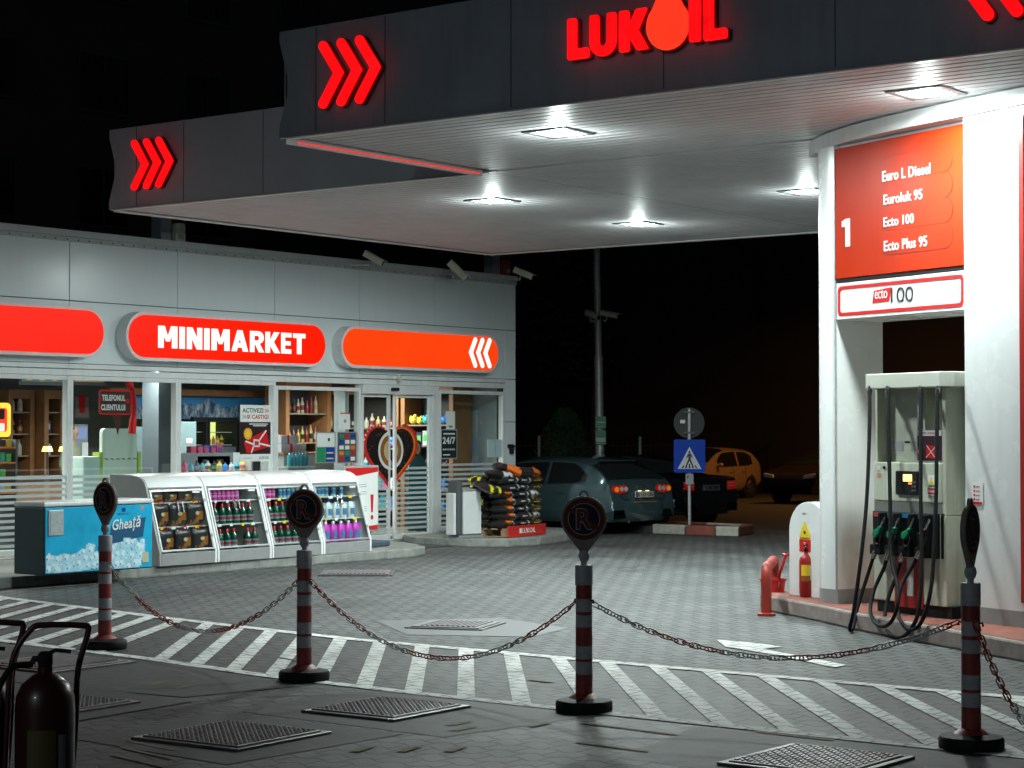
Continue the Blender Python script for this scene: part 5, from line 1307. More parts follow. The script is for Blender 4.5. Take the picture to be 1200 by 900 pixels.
for k in range(15):
    a = -1+2*k/14; pts.append((a*.825, .0+.30*abs(a)**5))
rows = [[(x-o_, y, z) for y, x in pts] for o_, z in ((-.03,.22),(.015,.27),(.03,.38),(.035,.48),(.02,.56),(-.03,.60))]
bumper.grid(rows); bumper.build('bumper', teal, tc, smooth=50)
on_rear(tc, -.30, .30, .535, .555, mat('bumper_trim_strip', (.35,.22,.12), .25), 'bumper_trim', x=-.045)
pm = mat('number_plate_white', (.62,.60,.50), .4)
o = on_rear(tc, -.26, .22, .62, .72, pm, 'number_plate', x=-.005, rx=.02, bev=.003)
def rear_text(s, par, y0, y1, z0, z1, x, m):
    q = text('plate_lettering', s, m, par, 0, 0, y1-y0, z1-z0, 0, .002, .02); M_ = Matrix(((0,1,0,x),(-1,0,0,y1),(0,0,1,z0),(0,0,0,1)))
    q.data.transform(M_); return q
rear_text('B 125 CBS', o, -.24, .17, .64, .70, -.007, ink)
on_rear(tc, .175, .215, .622, .718, bluink, 'plate_band', x=-.008, rx=.003, parent=o, bev=0)
for yy in (-.1,.1): on_rear(tc, yy-.04, yy+.04, .728, .738, glow('plate_lamp', (1,.75,.35), 2.2), 'plate_lamp', x=.0, rx=.02, bev=.003)
for s in (1,-1): on_rear(tc, s*.58-.10, s*.58+.10, .30, .325, lamp_red, 'reflector', x=.015, rx=.06, bev=.004)
on_rear(tc, -.46, .46, 1.222, 1.245, teal, 'roof_spoiler', x=.56, rx=.14, bev=.008)
for s in (1, -1): MB().tube([(.0, s*.52, .60), (.03, s*.60, .66), (.05, s*.36, .72), (.075, s*.34, .83), (.10, s*.42, .90)], .005, 4).build('tailgate_gap', mat('car_panel_gap', (0,0,0)), tc)
MB().tube([(-.003, -.50, .60), (-.003, .50, .60)], .005, 4).build('tailgate_gap', mat('car_panel_gap', (0,0,0)), tc)
MB().tube([(.22, .02, .965), (.34, -.32, 1.075)], .008, 5).build('rear_wiper', black, tc)
MB().tube([(.02, .45, .24), (-.05, .45, .23)], .025, 8).build('exhaust_pipe', steel, tc)
MB().tube([(.95,0,1.35),(.80,0,1.47)], .006, 6).build('aerial', black, tc)
on_rear(tc, -.10, .08, .800, .812, steel, 'badge', x=.045, rx=.02, bev=.003)
MB().ball((.42,.22,.955), .12, 12, (1.4,1.0,.35)).build('parcel_shelf_item', mat('turquoise_cloth', (.03,.45,.42), .6, emit=(.02,.5,.42), es=.0), tc, smooth=60) if False else None

saloon = [(0,.46),(.0,.55),(.02,.70),(.05,.86),(.12,.90),(.5,.93),(.78,.97),(1.15,1.18),(1.5,1.28),(2.0,1.31),(2.5,1.27),(3.0,1.05),(3.25,.90),(3.9,.80),(4.15,.66),(4.25,.42)]
dark = mat('black_car_paint', (.014,.016,.018), .18, metal=.3, coat=.8, var=.03)
rl2 = rear_at(801, 590, 36.0); c2 = Vector((rl2.x, rl2.y, 0))-l_*.83
ts, si_, _ = car('black saloon seen from behind, parked right of the teal hatchback behind the crossing sign', c2, ang, dark, saloon, 1.68, (.90,.82),
   {'side': [([1.05,1.4,1.75],[.1,.05,.05],[.6,.9,.93]), ([1.82,2.2,2.55],[.05,.05,.05],[.93,.92,.88]), ([2.6,2.8,2.95],[.06,.06,.08],[.85,.8,.5])], 'ends': [(.80,1.45,'rear_window'),(2.5,3.15,'windscreen')]}, (.80, 3.35), None)
for s in (1,-1):
    o = MB().prism([(s*.50,.66),(s*.76,.68),(s*.755,.83),(s*.52,.83)], .0, .2, 'x').build('tail_light', lamp_red if s > 0 else lamp_red, ts, bevel=.015)
    MB().box(-.006,.02, min(s*.52,s*.72), max(s*.52,s*.72), .735,.75).box(-.006,.02,min(s*.52,s*.72), max(s*.52,s*.72),.785,.80).build('lens_strip', lamp_wh, o)
o = on_rear(ts, -.24, .24, .66, .76, mat('dim_plate', (.25,.27,.28), .4), 'number_plate', x=-.01, rx=.02, bev=.003)
rear_text('B 48 DRK', o, -.22, .20, .68, .74, -.012, ink)
rows = [[(x-o_, y, z) for y, x in pts] for o_, z in ((-.03,.22),(.01,.27),(.02,.38),(.02,.50),(-.03,.56))]
b_ = MB(); b_.grid(rows); b_.build('bumper', dark, ts, smooth=50)

compact = [(0,.42),(.0,.60),(.02,.80),(.08,.95),(.22,1.16),(.40,1.27),(.9,1.32),(1.5,1.33),(2.0,1.26),(2.5,1.02),(2.75,.90),(3.2,.80),(3.5,.62),(3.55,.42)]
orange = mat('light_metallic_car_paint', (.50,.34,.20), .28, metal=.3, coat=.7, var=.04)
q = Vector((46.2, 27.05, 0)); a3 = R(180+0)
to, oi, _ = car('small hatchback lit orange by a street lamp, side on behind the crossing sign', q+Vector((.62,.75,0)), a3, orange, compact, 1.58, (.86,.80),
   {'side': [([.42,.7,1.0,1.15],[.10,.05,.05,.05],[.7,.92,.93,.93]), ([1.25,1.6,1.95,2.2],[.05,.05,.05,.05],[.93,.93,.90,.55])], 'ends': [(.12,.36,'rear_window'),(1.75,2.6,'windscreen')]}, (.62, 2.85), None, roofw=.78, doors=(.85, 1.5, 2.35))
q = Vector((43.4, 23.6, 0))
tf, fi_, _ = car('dark car with faint orange gleam on its headlights, far right of the car park', q+Vector((3.4,.0,0)), R(176), mat('dark_brown_car_paint', (.035,.026,.022), .22, metal=.3, coat=.7), saloon, 1.68, (.90,.82),
   {'side': [([1.05,1.4,1.75],[.1,.05,.05],[.6,.9,.93]), ([1.82,2.2,2.55],[.05,.05,.05],[.93,.92,.88])], 'ends': [(.80,1.45,'rear_window'),(2.5,3.15,'windscreen')]}, (.80, 3.35), None)
for s in (1,-1): MB().prism([(s*.40,.60),(s*.70,.64),(s*.72,.74),(s*.45,.70)], 4.05, 4.19, 'x').build('headlight', lamp_wh, tf, bevel=.02)
q = atD(606, 560, 44)
tk, ki_, _ = car('dark car almost hidden behind the shop corner, left of the green bush', Vector((q.x, q.y, 0)), R(75), dark, hatch, 1.66, (.86,.80),
   {'side': [([.62,.9,1.2,1.45],[.12,.06,.05,.05],[.5,.9,.93,.93]), ([1.52,1.9,2.25,2.4],[.05,.05,.05,.05],[.93,.93,.93,.90])], 'ends': [(.17,.60,'rear_window'),(2.42,3.0,'windscreen')]}, (.72, 3.22), None)
for s in (1, -1): MB().prism([(s*.42,.72),(s*.70,.74),(s*.72,.82),(s*.45,.84)], .03, .3, 'x').build('tail_light', lamp_red, tk, bevel=.02)

# ================================================================== STREET FURNITURE
def face_to(p): return math.atan2(p.y, p.x)-R(90)   # local -y looks back at the camera side
q = atZ(808, 617, .13); cs_ = thing('crossing_sign', 'blue square pedestrian crossing sign under a round sign seen from the back', 'road sign', (q.x, q.y, .10), face_to(q)+.05)
MB().lathe([(.028,0),(.028,2.02)], n=12).build('pole', galv, cs_, smooth=50)
MB().lathe([(.07,0),(.07,.012)], n=12).build('base_plate', galv, cs_)
zz_ = lambda py: 1.7+(508-py)*33.75/2346-.10
sg = MB().prism(rrect(-.265,.265,zz_(554),zz_(515),.03,4), -.05, -.035, 'y').build('square_sign', mat('sign_blue', (.004,.05,.42), .35, var=.04), cs_)
zb_, zt_ = zz_(549.5), zz_(523.5); wt = MB().prism([(-.20,zb_),(.20,zb_),(0,zt_)], -.053, -.0505, 'y').build('white_triangle', mat('sign_white', (.62,.66,.68), .4, var=.05), sg)
k = MB(); z = zb_; yy = (-.0565, -.0535)
for i in (-2,-1,0,1,2):
    x = i*.062; k.prism([(x-.016,z+.012),(x+.016,z+.012),(x*.72+.010,z+.085-.012*abs(i)),(x*.72-.010,z+.085-.012*abs(i))], *yy, 'y')
k.build('zebra_stripes', ink, wt)
k = MB(); yy = (-.060, -.057); k.prism(circ(.0,z+.285,.019,10), *yy, 'y')
k.prism([(-.024,z+.26),(.026,z+.26),(.055,z+.19),(.045,z+.18),(.022,z+.215),(.02,z+.165),(.06,z+.06),(.04,z+.05),(.0,z+.135),(-.045,z+.05),(-.062,z+.06),(-.022,z+.16),(-.02,z+.215),(-.05,z+.18),(-.058,z+.19)], *yy, 'y')
k.build('walking_figure_symbol', ink, wt)
rb = MB().prism(circ(0,zz_(495.5),.26,36), -.030,-.018, 'y'); rb.v = [(x, y+.0, z) for x, y, z in rb.v]; ro = rb.build('round_sign_back', mat('sign_back_grey', (.028,.031,.034), .6, var=.15), cs_)
ro.data.transform(Matrix.Translation((0,.075,0)))
MB().box(-.09,.09,-.034,.05,zz_(484),zz_(482)).box(-.09,.09,-.034,.05,zz_(508),zz_(506)).build('clamp', dgrey, cs_)
MB().box(-.15,-.07,.035,.044,zz_(496),zz_(492)).build('maker_sticker', paper, ro)
st_ = MB().box(-.065,.065,-.045,-.03,zz_(567.5),zz_(555)).build('supplementary_plate', mat('grey_plate', (.30,.32,.33), .5), cs_)
text('lettering', 'P', ink, st_, -.04, zz_(561), .03, .05, -.046, .002, .02)
# camera pole
q0 = atD(704, 560, 38); q0.z = 0; t = thing('camera_pole', 'tall slim grey pole carrying two security cameras and two green notices', 'pole', q0, face_to(q0))
ztop = 8.2; lean = -.026
zc_ = 1.7+(508-412)*0+ (508-372)*38/2346
pole = MB().tube([(0,0,0),(lean*1.6,0,3.1)], [.085,.08], 12).build('lower_pole', galv, t, smooth=50)
MB().tube([(lean*1.6,0,3.1),(lean*1.7,0,3.2),(lean*4.6,0,ztop)], [.088,.065,.058], 12).build('upper_pole', galv, t, smooth=50)
for a, b in ((488,502),(504,521)):
    z1_, z0_ = 1.7+(508-a)*38/2346, 1.7+(508-b)*38/2346
    s_ = MB().box(-.10,.10,-.115,-.10,z0_,z1_).build('green_notice', mat('notice_green', (.01,.20,.12), .4), t)
    MB().box(-.085,.085,-.119,-.1155,z0_+.05 if a > 500 else z1_-.12,z0_+.13 if a > 500 else z1_-.10).box(-.07,.07,-.119,-.1155,z0_+.02,z0_+.03).build('print', mat('pale_print', (.45,.6,.5), .5), s_)
def camera_(name_label, loc, rz, pitch=-.25, parent_len=.3, s=1., bracket='down'):
    pitch = -pitch
    t = thing('security_camera', name_label, 'security camera', loc, rz, 'security cameras')
    t.scale = (s,s,s)
    c_, s__ = math.cos(pitch), math.sin(pitch)
    def tl(mb): mb.v = [(x, y*c_-z*s__, y*s__+z*c_) for x, y, z in mb.v]; return mb
    tl(MB().prism(rrect(-.045,.045,-.05,.045,.015,3), -.2, .16, 'y')).build('housing', cream, t, bevel=.006)
    tl(MB().prism([(-.055,.048),(.055,.048),(.05,.06),(-.05,.06)], -.25, .16, 'y')).build('sun_shield', cream, t, bevel=.004)
    tl(MB().box(-.035,.035,-.203,-.198,-.04,.035)).build('lens_window', black, t)
    MB().tube([(0,.03,-.05),(0,.05,-.12)], .018, 8).build('swivel', mgrey, t)
    MB().tube([(0,.05,-.12),(0,parent_len,-.12)] if bracket == 'back' else [(0,.05,-.12),(parent_len,.05,-.12)], .016, 8).build('arm', cream, t)
    return t
zc_ = 1.7+(508-369)*38/2346
q1 = atD(693.5, 369, 37.9); camera_('pale security camera on the left side of the tall pole', q1, R(-12), -.3, .12)
q1 = atD(713, 368.5, 37.9); camera_('pale security camera on the right side of the tall pole, pointing right', q1, R(12), -.2, -.12)
q1 = atY(436.5, 302, 19.95); camera_('left security camera on the shop parapet, pointing left', (q1.x, q1.y, q1.z), R(25), -.5, .38, .92, 'back')
q1 = atY(535, 316, 19.9); camera_('middle security camera on the shop parapet, pointing right and down with a loose cable', (q1.x, q1.y, q1.z), R(40), -.75, -.2, 1.05)
q1 = atY(612, 320, 19.95); camera_('right security camera at the corner of the shop parapet', (q1.x, q1.y, q1.z), R(25), -.4, -.3, .95)
for px, py in ((430,309),(527,320),(600,327)):
    pass
mk = galv
for px, z_top, lab in ((631.5, 511, 'thin pale post left of the green bush behind the cars'), (750, 512, 'thin pale post above the teal car roof, right of the camera pole')):
    q = atD(px, 540, 40); t = thing('marker_post', lab, 'post', (q.x, q.y, 0), 0, 'thin marker posts')
    h = 1.7+(508-z_top)*40/2346
    MB().lathe([(.07,0),(.07,.03)], n=10).build('base', galv, t); MB().lathe([(.03,.03),(.03,h),(.025,h+.01)], n=12).build('tube', mgrey, t, smooth=50)
# street lamp that throws the orange light (stands behind the pump portal)
sl = thing('street_lamp', 'tall street lamp with an orange sodium lamp standing behind the pump portal', 'street lamp', (44.5, 19.6, 0), R(90))
MB().lathe([(.11,0),(.09,.5),(.06,7.2)], n=14).build('pole', galv, sl, smooth=50)
MB().tube(spl([(0,0,7.1),(0.1,0,7.5),(.8,0,7.7),(1.6,0,7.75)],6), .04, 10).build('arm', galv, sl, smooth=50)
MB().prism(rrect(1.4,2.1,7.66,7.82,.06,4), -.14, .14, 'y').build('lamp_head', mgrey, sl, bevel=.02)
MB().box(1.5,2.05,-.1,.1,7.63,7.655).build('lamp_lens', glow('sodium_lens', (1.0,.42,.06), 12), sl)
area('lamp_light', sl, (1.78,0,7.6), .4, .2, SODIUM_W, (1.0,.40,.08), spread=R(150))
sb = thing('street_lamp', 'unseen pale lamp on a tall pole, added behind the camera to light the fascia', 'street lamp', (-16, 4, 0), R(0))  # added fill lamp out of view, stands in for city lights behind the camera
MB().lathe([(.11,0),(.09,.5),(.06,9.2)], n=14).build('pole', galv, sb, smooth=50)
MB().tube(spl([(0,0,9.1),(.1,0,9.5),(.8,0,9.7),(1.6,0,9.75)],6), .04, 10).build('arm', galv, sb, smooth=50)
MB().prism(rrect(1.4,2.1,9.66,9.82,.06,4), -.14, .14, 'y').build('lamp_head', mgrey, sb, bevel=.02)
MB().box(1.5,2.05,-.1,.1,9.63,9.655).build('lamp_lens', glow('fill_lamp_lens', (.85,.93,1.0), 12), sb)
area('lamp_light', sb, (1.78,0,9.58), .5, .3, BACK_FILL_W*2, (.80,.90,1.0), rot=(0,R(-55),0), spread=R(160))

# ================================================================== PLANTS
leafA = mat('dark_conifer_foliage', (.05,.13,.06), .6, var=.4, scale=3); leafB = mat('dark_tree_foliage', (.035,.045,.02), .65, var=.45, scale=1)
bark = mat('bark', (.10,.075,.05), .8, var=.3)
def leaves(mb, cen, n, rad, size, rnd):
    for _ in range(n):
        d = Vector((rnd.gauss(0,1), rnd.gauss(0,1), rnd.gauss(0,1))).normalized()*rnd.random()**.45
        p = Vector(cen)+Vector((d.x*rad[0], d.y*rad[1], d.z*rad[2])); s = size*rnd.uniform(.6,1.4)
        a = Vector((rnd.gauss(0,1), rnd.gauss(0,1), rnd.gauss(0,1))).normalized(); b = a.orthogonal().normalized()
        mb.add([p-a*s, p+b*s*.5, p+a*s, p-b*s*.5], [(0,1,2,3)])
q = atD(662, 560, 42); rnd = random.Random(4)
bu = thing('conifer_bush', 'dense dark green conical bush behind the teal car', 'bush', (q.x, q.y, 0))
mb = MB()
for i in range(5200):
    h = rnd.random()**.8; r = .62*math.sin(min(1, (1-h)*1.5+.12)*math.pi/2)*(.72+.28*rnd.random())*(1+.2*math.sin(9*h+i%7)); a = rnd.uniform(0, 6.283)
    p = Vector((r*math.cos(a), r*math.sin(a), .1+h*2.1)); s = rnd.uniform(.03,.06)
    d = Vector((math.cos(a)*.5, math.sin(a)*.5, 1)).normalized(); b = Vector((-math.sin(a)+rnd.gauss(0,.5), math.cos(a)+rnd.gauss(0,.5), rnd.gauss(0,.3))).normalized()
    mb.add([p-d*s*.4-b*s*.35, p-d*s*.4+b*s*.35, p+d*s*1.6], [(0,1,2)])
mb.build('foliage', leafA, bu); MB().lathe([(.06,0),(.03,1.6)], n=8).build('trunk', bark, bu)
def tree(x, y, h, label, seed):
    rnd = random.Random(seed); t = thing('tree', label, 'tree', (x, y, 0), 0, 'trees beyond the car park')
    tr = MB(); tr.tube([(0,0,0),(.1,.05,h*.3),(.05,-.05,h*.55),(.0,.1,h*.8)], [.2,.16,.11,.05], 8)
    for k in range(6):
        a = k*1.1+rnd.random(); z = h*(.35+.07*k); tr.tube([(.07,0,z),(math.cos(a)*h*.12, math.sin(a)*h*.12, z+h*.1),(math.cos(a)*h*.22, math.sin(a)*h*.22, z+h*.16)], [.07,.05,.02], 6)
    tr.build('trunk', bark, t, smooth=50)
    mb = MB()
    for k in range(22):
        a = rnd.uniform(0,6.28); rr = rnd.uniform(0,h*.26); z = h*rnd.uniform(.38,.95); rr *= math.sin(min(1,(1.02-z/h)*2.2)*1.57)
        leaves(mb, (rr*math.cos(a), rr*math.sin(a), z), 150, (h*.10,h*.10,h*.075), .12, rnd)
    mb.build('crown', leafB, t)
tree(55, 24, 8.5, 'dark leafy tree furthest right behind the car park, near the pump portal', 1)
tree(54, 31, 7.5, 'dark leafy tree behind the orange lit hatchback', 2)
tree(49, 34, 9, 'dark leafy tree behind the crossing sign', 3)
tree(45, 39, 7, 'dark leafy tree behind the camera pole', 5)
# ================================================================== BACKGROUND BUILDINGS
def block(name, label, x, y, rz, w, d, h, fl, nw, wallm, winm):
    t = thing(name, label, 'building', (x, y, 0), rz)
    MB().box(0, w, 0, d, 0, h).build('wall', wallm, t); MB().box(-.3, w+.3, -.3, d+.3, h+.002, h+.3).build('roof', dgrey, t)
    for f in range(fl):
        for i in range(nw):
            x0 = w*(i+.28)/nw; x1 = w*(i+.72)/nw; z0 = h*(f+.32)/fl; z1 = h*(f+.8)/fl
            k = MB(); g = .08
            for a in ((x0-g,x1+g,z0-g,z0),(x0-g,x1+g,z1,z1+g),(x0-g,x0,z0,z1),(x1,x1+g,z0,z1),((x0+x1)/2-.03,(x0+x1)/2+.03,z0,z1)): k.box(a[0],a[1],-.06,.0,a[2],a[3])
            wf = k.build('window', dgrey, t); MB().box(x0, x1, -.02, -.004, z0, z1).build('pane', winm, wf)
wallA = mat('dark_render_wall', (.14,.11,.10), .8, var=.2, scale=.5); wallB = mat('dark_brick_wall', (.02,.016,.014), .85, var=.3, scale=.6)
pane_d = mat('dark_pane', (.01,.014,.016), .1, var=0)
block('apartment_building', 'unlit apartment block rising dark behind the shop at the upper left', 4, 46, 0, 60, 12, 24, 7, 14, wallA, pane_d)
block('apartment_building', 'unlit low building far behind the parked cars', 62, 18, R(100), 34, 10, 11, 3, 8, wallB, pane_d)
# metal fence behind the cars
fe = thing('fence', 'dark metal railing fence behind the parked cars', 'fence', (36, 36, 0), R(-28))
mb = MB(); mb.box(0, 22, -.02, .02, 1.35, 1.39).box(0, 22, -.02, .02, .2, .24); mb.build('rail', black, fe)
mb = MB()
for i in range(150): mb.box(i*.147, i*.147+.02, -.01, .01, .05, 1.5)
mb.build('railing_bars', black, fe)

# ================================================================== EXTINGUISHER CARTS, LOWER LEFT
def cart(px, py, D, label, rz):
    q = atD(px, py, D); t = thing('wheeled_fire_extinguisher', label, 'fire extinguisher cart', (q.x, q.y, 0), rz, 'wheeled fire extinguishers at the lower left')
    r = .118
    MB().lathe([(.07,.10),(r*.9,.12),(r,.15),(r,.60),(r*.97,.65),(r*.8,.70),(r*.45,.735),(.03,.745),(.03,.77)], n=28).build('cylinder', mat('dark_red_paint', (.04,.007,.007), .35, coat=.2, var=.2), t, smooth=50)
    mb = MB(); mb.lathe([(.025,.765),(.03,.78),(.03,.82),(.015,.83)], n=12); mb.tube([(0,0,.815),(.04,-.01,.835),(.10,-.02,.828)], .009, 6); mb.tube([(0,0,.80),(-.045,0,.80),(-.05,0,.78)], .014, 8)
    mb.build('valve', black, t, smooth=50)
    fr = MB(); xs = .15
    top_ = spl([(-xs-.02,.10,.05),(-xs,.10,.5),(-xs+.02,.10,.78),(-.06,.10,.905),(.0,.10,.925),(.14,.10,.92),(.17,.10,.90),(xs-.02,.10,.74),(xs-.03,.10,.5),(xs-.06,.10,.05)], 5)
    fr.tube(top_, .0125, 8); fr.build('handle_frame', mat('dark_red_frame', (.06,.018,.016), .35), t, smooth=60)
    MB().tube([(-.16,.10,.10),(.16,.10,.10)], .012, 8).build('axle', black, t)
    for s in (-1,1): MB().lathe([(.05,-.02),(.10,-.02),(.105,0),(.10,.02),(.05,.02)], (s*.19,.10,.105), 20, 'x').build('wheel', rubber, t, smooth=40)
    MB().tube(spl([(-.05,0,.78),(-.14,-.02,.76),(-.20,-.03,.60),(-.18,-.06,.35),(-.10,-.12,.25),(-.02,-.13,.32)],8), .013, 8).build('hose', rubber, t, smooth=60)
    MB().tube(spl([(-.19,-.02,.10),(-.23,-.02,.40),(-.20,0,.56)],6), .012, 8).build('hose', rubber, t, smooth=60)
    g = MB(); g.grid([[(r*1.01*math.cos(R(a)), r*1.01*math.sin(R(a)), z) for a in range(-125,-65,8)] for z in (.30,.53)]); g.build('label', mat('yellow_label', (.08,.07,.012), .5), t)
    g = MB(); g.grid([[(r*1.01*math.cos(R(a)), r*1.01*math.sin(R(a)), z) for a in range(-64,-40,8)] for z in (.26,.51)]); g.build('label', mat('grey_blue_label', (.20,.26,.28), .5), t)
    return t
d_ = ray(53, 450); rzc = math.atan2(d_.y, d_.x)-R(90)
cart(53, 800, 8.0, 'dark red wheeled fire extinguisher with hose and yellow label at the lower left corner', rzc)
cart(-24, 800, 8.1, 'wheeled fire extinguisher cut off by the left edge of the picture, only its handle showing', rzc)
# ================================================================== POSTERS AND STICKERS ON THE GLASS
GY = FY+.004
def rectpx(x0, y0, x1, y1, Y=GY): a = atY(x0, y1, Y); b = atY(x1, y0, Y); return a.x, b.x, min(a.z, b.z), max(a.z, b.z)
def decal(name, label, cat, x0, y0, x1, y1, m, Y=GY, group=None, t_=.004):
    a, b, c, d = rectpx(x0, y0, x1, y1, Y); t = thing(name, label, cat, (a, Y, c), 0, group)
    MB().box(0, b-a, -t_, 0, 0, d-c).build('sheet', m, t); return t, b-a, d-c
t, w, h = decal('window_poster', 'tall poster on the shop window reading ACTIVEZI SI CASTIGI above a red gift box', 'poster', 281, 475, 317, 541, mat('poster_black', (.03,.012,.015), .4))
MB().box(0, w, -.006, -.0045, h*.70, h).build('white_field', paper, t); MB().box(0, w, -.006, -.0045, 0, h*.13).build('white_field', paper, t)
text('lettering', 'ACTIVEZI', mat('dark_green_print', (.01,.08,.06), .5, var=0), t, w*.07, h*.865, w*.68, h*.08, -.0065, .001, .03); text('lettering', 'SI CASTIGI', redink, t, w*.22, h*.755, w*.70, h*.075, -.0065, .001, .03)
mb = MB(); [mb.prism([(w*a,h*z),(w*(a+.05),h*(z+.03)),(w*a,h*(z+.06)),(w*(a-.03),h*(z+.06)),(w*(a+.02),h*(z+.03)),(w*(a-.03),h*z)], -.0075, -.0062, 'y') for a, z in ((.82,.87),(.89,.87))]; mb.build('print', redink, t)
mb = MB(); [mb.prism([(w*a,h*z),(w*(a+.05),h*(z+.03)),(w*a,h*(z+.06)),(w*(a-.03),h*(z+.06)),(w*(a+.02),h*(z+.03)),(w*(a-.03),h*z)], -.0075, -.0062, 'y') for a, z in ((.09,.76),(.16,.76))]; mb.build('print', tealink, t)
MB().prism([(w*.12,h*.34),(w*.22,h*.145),(w*.97,h*.26),(w*.85,h*.56),(w*.50,h*.46)], -.0065, -.0045, 'y').build('gift_box_print', redink, t)
mb = MB()
for a, b in (((.45,.30),(.17,.36)), ((.45,.30),(.36,.15)), ((.62,.32),(.98,.27)), ((.60,.36),(.85,.55)), ((.45,.38),(.45,.26)), ((.62,.38),(.62,.27)), ((.43,.38),(.64,.37)), ((.43,.27),(.64,.27))):
    d = Vector((b[0]-a[0], b[1]-a[1])); n_ = Vector((-d.y*h, d.x*w)).normalized()*.012
    mb.prism([(w*a[0]+n_.x,h*a[1]+n_.y),(w*a[0]-n_.x,h*a[1]-n_.y),(w*b[0]-n_.x,h*b[1]-n_.y),(w*b[0]+n_.x,h*b[1]+n_.y)], -.0085, -.0066, 'y')
mb.build('ribbon_print', paper, t)
MB().prism(circ(w*.25,h*.49,.085,20), -.0085, -.0067, 'y').build('print', mat('gold_print', (.85,.38,.05), .4), t)
MB().prism(circ(w*.25,h*.49,.05,20), -.0095, -.0087, 'y').build('print', yelink, t)
mb = MB(); mb.box(w*.30, w*.9, -.0062, -.0045, h*.655, h*.672); mb.build('print', paper, t); MB().box(w*.42, w*.85, -.0062, -.0045, h*.625, h*.642).build('print', paper, t)
text('lettering', 'LUKOIL', tealink, t, w*.62, h*.045, w*.33, h*.045, -.0065, .001, .02)
MB().box(w*.1, w*.4, -.0065, -.006, h*.055, h*.065).build('print', greyink, t)
t, w, h = decal('notice', 'small white notice with a red top edge high on the window beside the door', 'notice', 398, 484, 410, 503, paper)
MB().box(0, w, -.006, -.0045, h*.94, h).build('print', redink, t); MB().prism(circ(w/2,h*.5,.03,10), -.006, -.0045, 'y').build('print', greyink, t)
t, w, h = decal('notice', 'framed notice, white above, green and blue below, on the window left of the door', 'notice', 370, 506, 393, 543, alu)
MB().box(.02, w-.02, -.006, -.0045, h*.52, h-.02).build('print', paper, t); MB().box(.02, w*.48, -.006, -.0045, .02, h*.50).build('print', grnink, t); MB().box(w*.5, w-.02, -.006, -.0045, .02, h*.50).build('print', bluink, t)
MB().box(w*.6, w*.7, -.0075, -.0061, h*.7, h*.8).build('print', ink, t); MB().box(w*.54, w-.05, -.0075, -.0061, h*.13, h*.17).box(w*.54, w-.05, -.0075, -.0061, h*.31, h*.35).build('print', yelink, t)
t, w, h = decal('notice', 'framed sheet of small coloured card logos on the window right beside the door', 'notice', 395, 506, 418, 543, alu)
MB().box(.015, w-.015, -.0055, -.0043, .015, h-.015).build('backing', dgrey, t)
random.seed(9); cm = [redink, paper, bluink, orgink, paper, grnink, paper]
for i in range(3):
    for j in range(5):
        MB().box(w*(.1+i*.29), w*(.1+i*.29)+w*.22, -.007, -.0056, h*(.08+j*.18), h*(.08+j*.18)+h*.12).build('card_sticker', cm[(i*2+j*3) % 7], t)
t, w, h = decal('opening_hours_sign', 'black window sign with white 24/7 lettering beside the door', 'sign', 516.5, 503, 535.5, 538, galv)
MB().box(.018, w-.018, -.006, -.0045, .018, h-.018).build('face', mat('sign_black', (.015,.03,.03), .4), t)
text('lettering', '24/7', paper, t, w*.10, h*.50, w*.78, h*.24, -.0065, .001, .04)
mb = MB(); [mb.box(w*(.12+i*.11), w*(.12+i*.11)+w*.06, -.0075, -.0061, h*.29, h*.35) for i in range(7)]; mb.box(w*.12, w*.55, -.0075, -.0061, h*.12, h*.16).box(w*.15, w*.85, -.0075, -.0061, h*.82, h*.87); mb.build('print', paper, t)
t, w, h = decal('notice', 'narrow white notice above the 24/7 sign', 'notice', 523, 482, 533, 503, paper); MB().box(w*.3, w*.7, -.006, -.0045, h*.1, h*.2).build('print', grnink, t)
t, w, h = decal('notice', 'two white sheets low on the right window next to the corner', 'notice', 571.5, 515, 588.5, 536, mat('pale_blue_paper', (.55,.68,.72), .5)); MB().box(w*.49, w*.51, -.006, -.0045, 0, h).build('fold', greyink, t)
# heart made of coffee beans across the two door leaves
hp = []
hx, hw, zt0, zb0 = atY(458, 500, GY).x, (atY(491, 520, GY).x-atY(426.5, 520, GY).x)/2, atY(445, 497, GY).z, atY(459, 580, GY).z
for i in range(60):
    a = 2*math.pi*i/60; x = math.sin(a)**3; z = (13*math.cos(a)-5*math.cos(2*a)-2*math.cos(3*a)-math.cos(4*a))/17
    hp.append((hx+x*hw, zb0+(z+1.0)/(1.70)*(zt0-zb0)))
dl = FY+.0; d_gap0, d_gap1 = 23.655, 23.845
def clip(pts, xlim, keep_left):
    out = []; n = len(pts)
    for i in range(n):
        a, b = pts[i], pts[(i+1) % n]; ia = (a[0] <= xlim) == keep_left; ib = (b[0] <= xlim) == keep_left
        if ia: out.append(a)
        if ia != ib: u = (xlim-a[0])/(b[0]-a[0]); out.append((xlim, a[1]+u*(b[1]-a[1])))
    return out
cx_ = sum(p[0] for p in hp)/60; cz_ = (zt0+zb0)/2+.12
def shrink(pts, k): return [(hx+(x-hx)*k, cz_+(z-cz_)*k) for x, z in pts]
bean = mat('coffee_bean_print', (.018,.010,.008), .5, var=.8, scale=25)
bm2 = [MATS['red_print'], orgink]
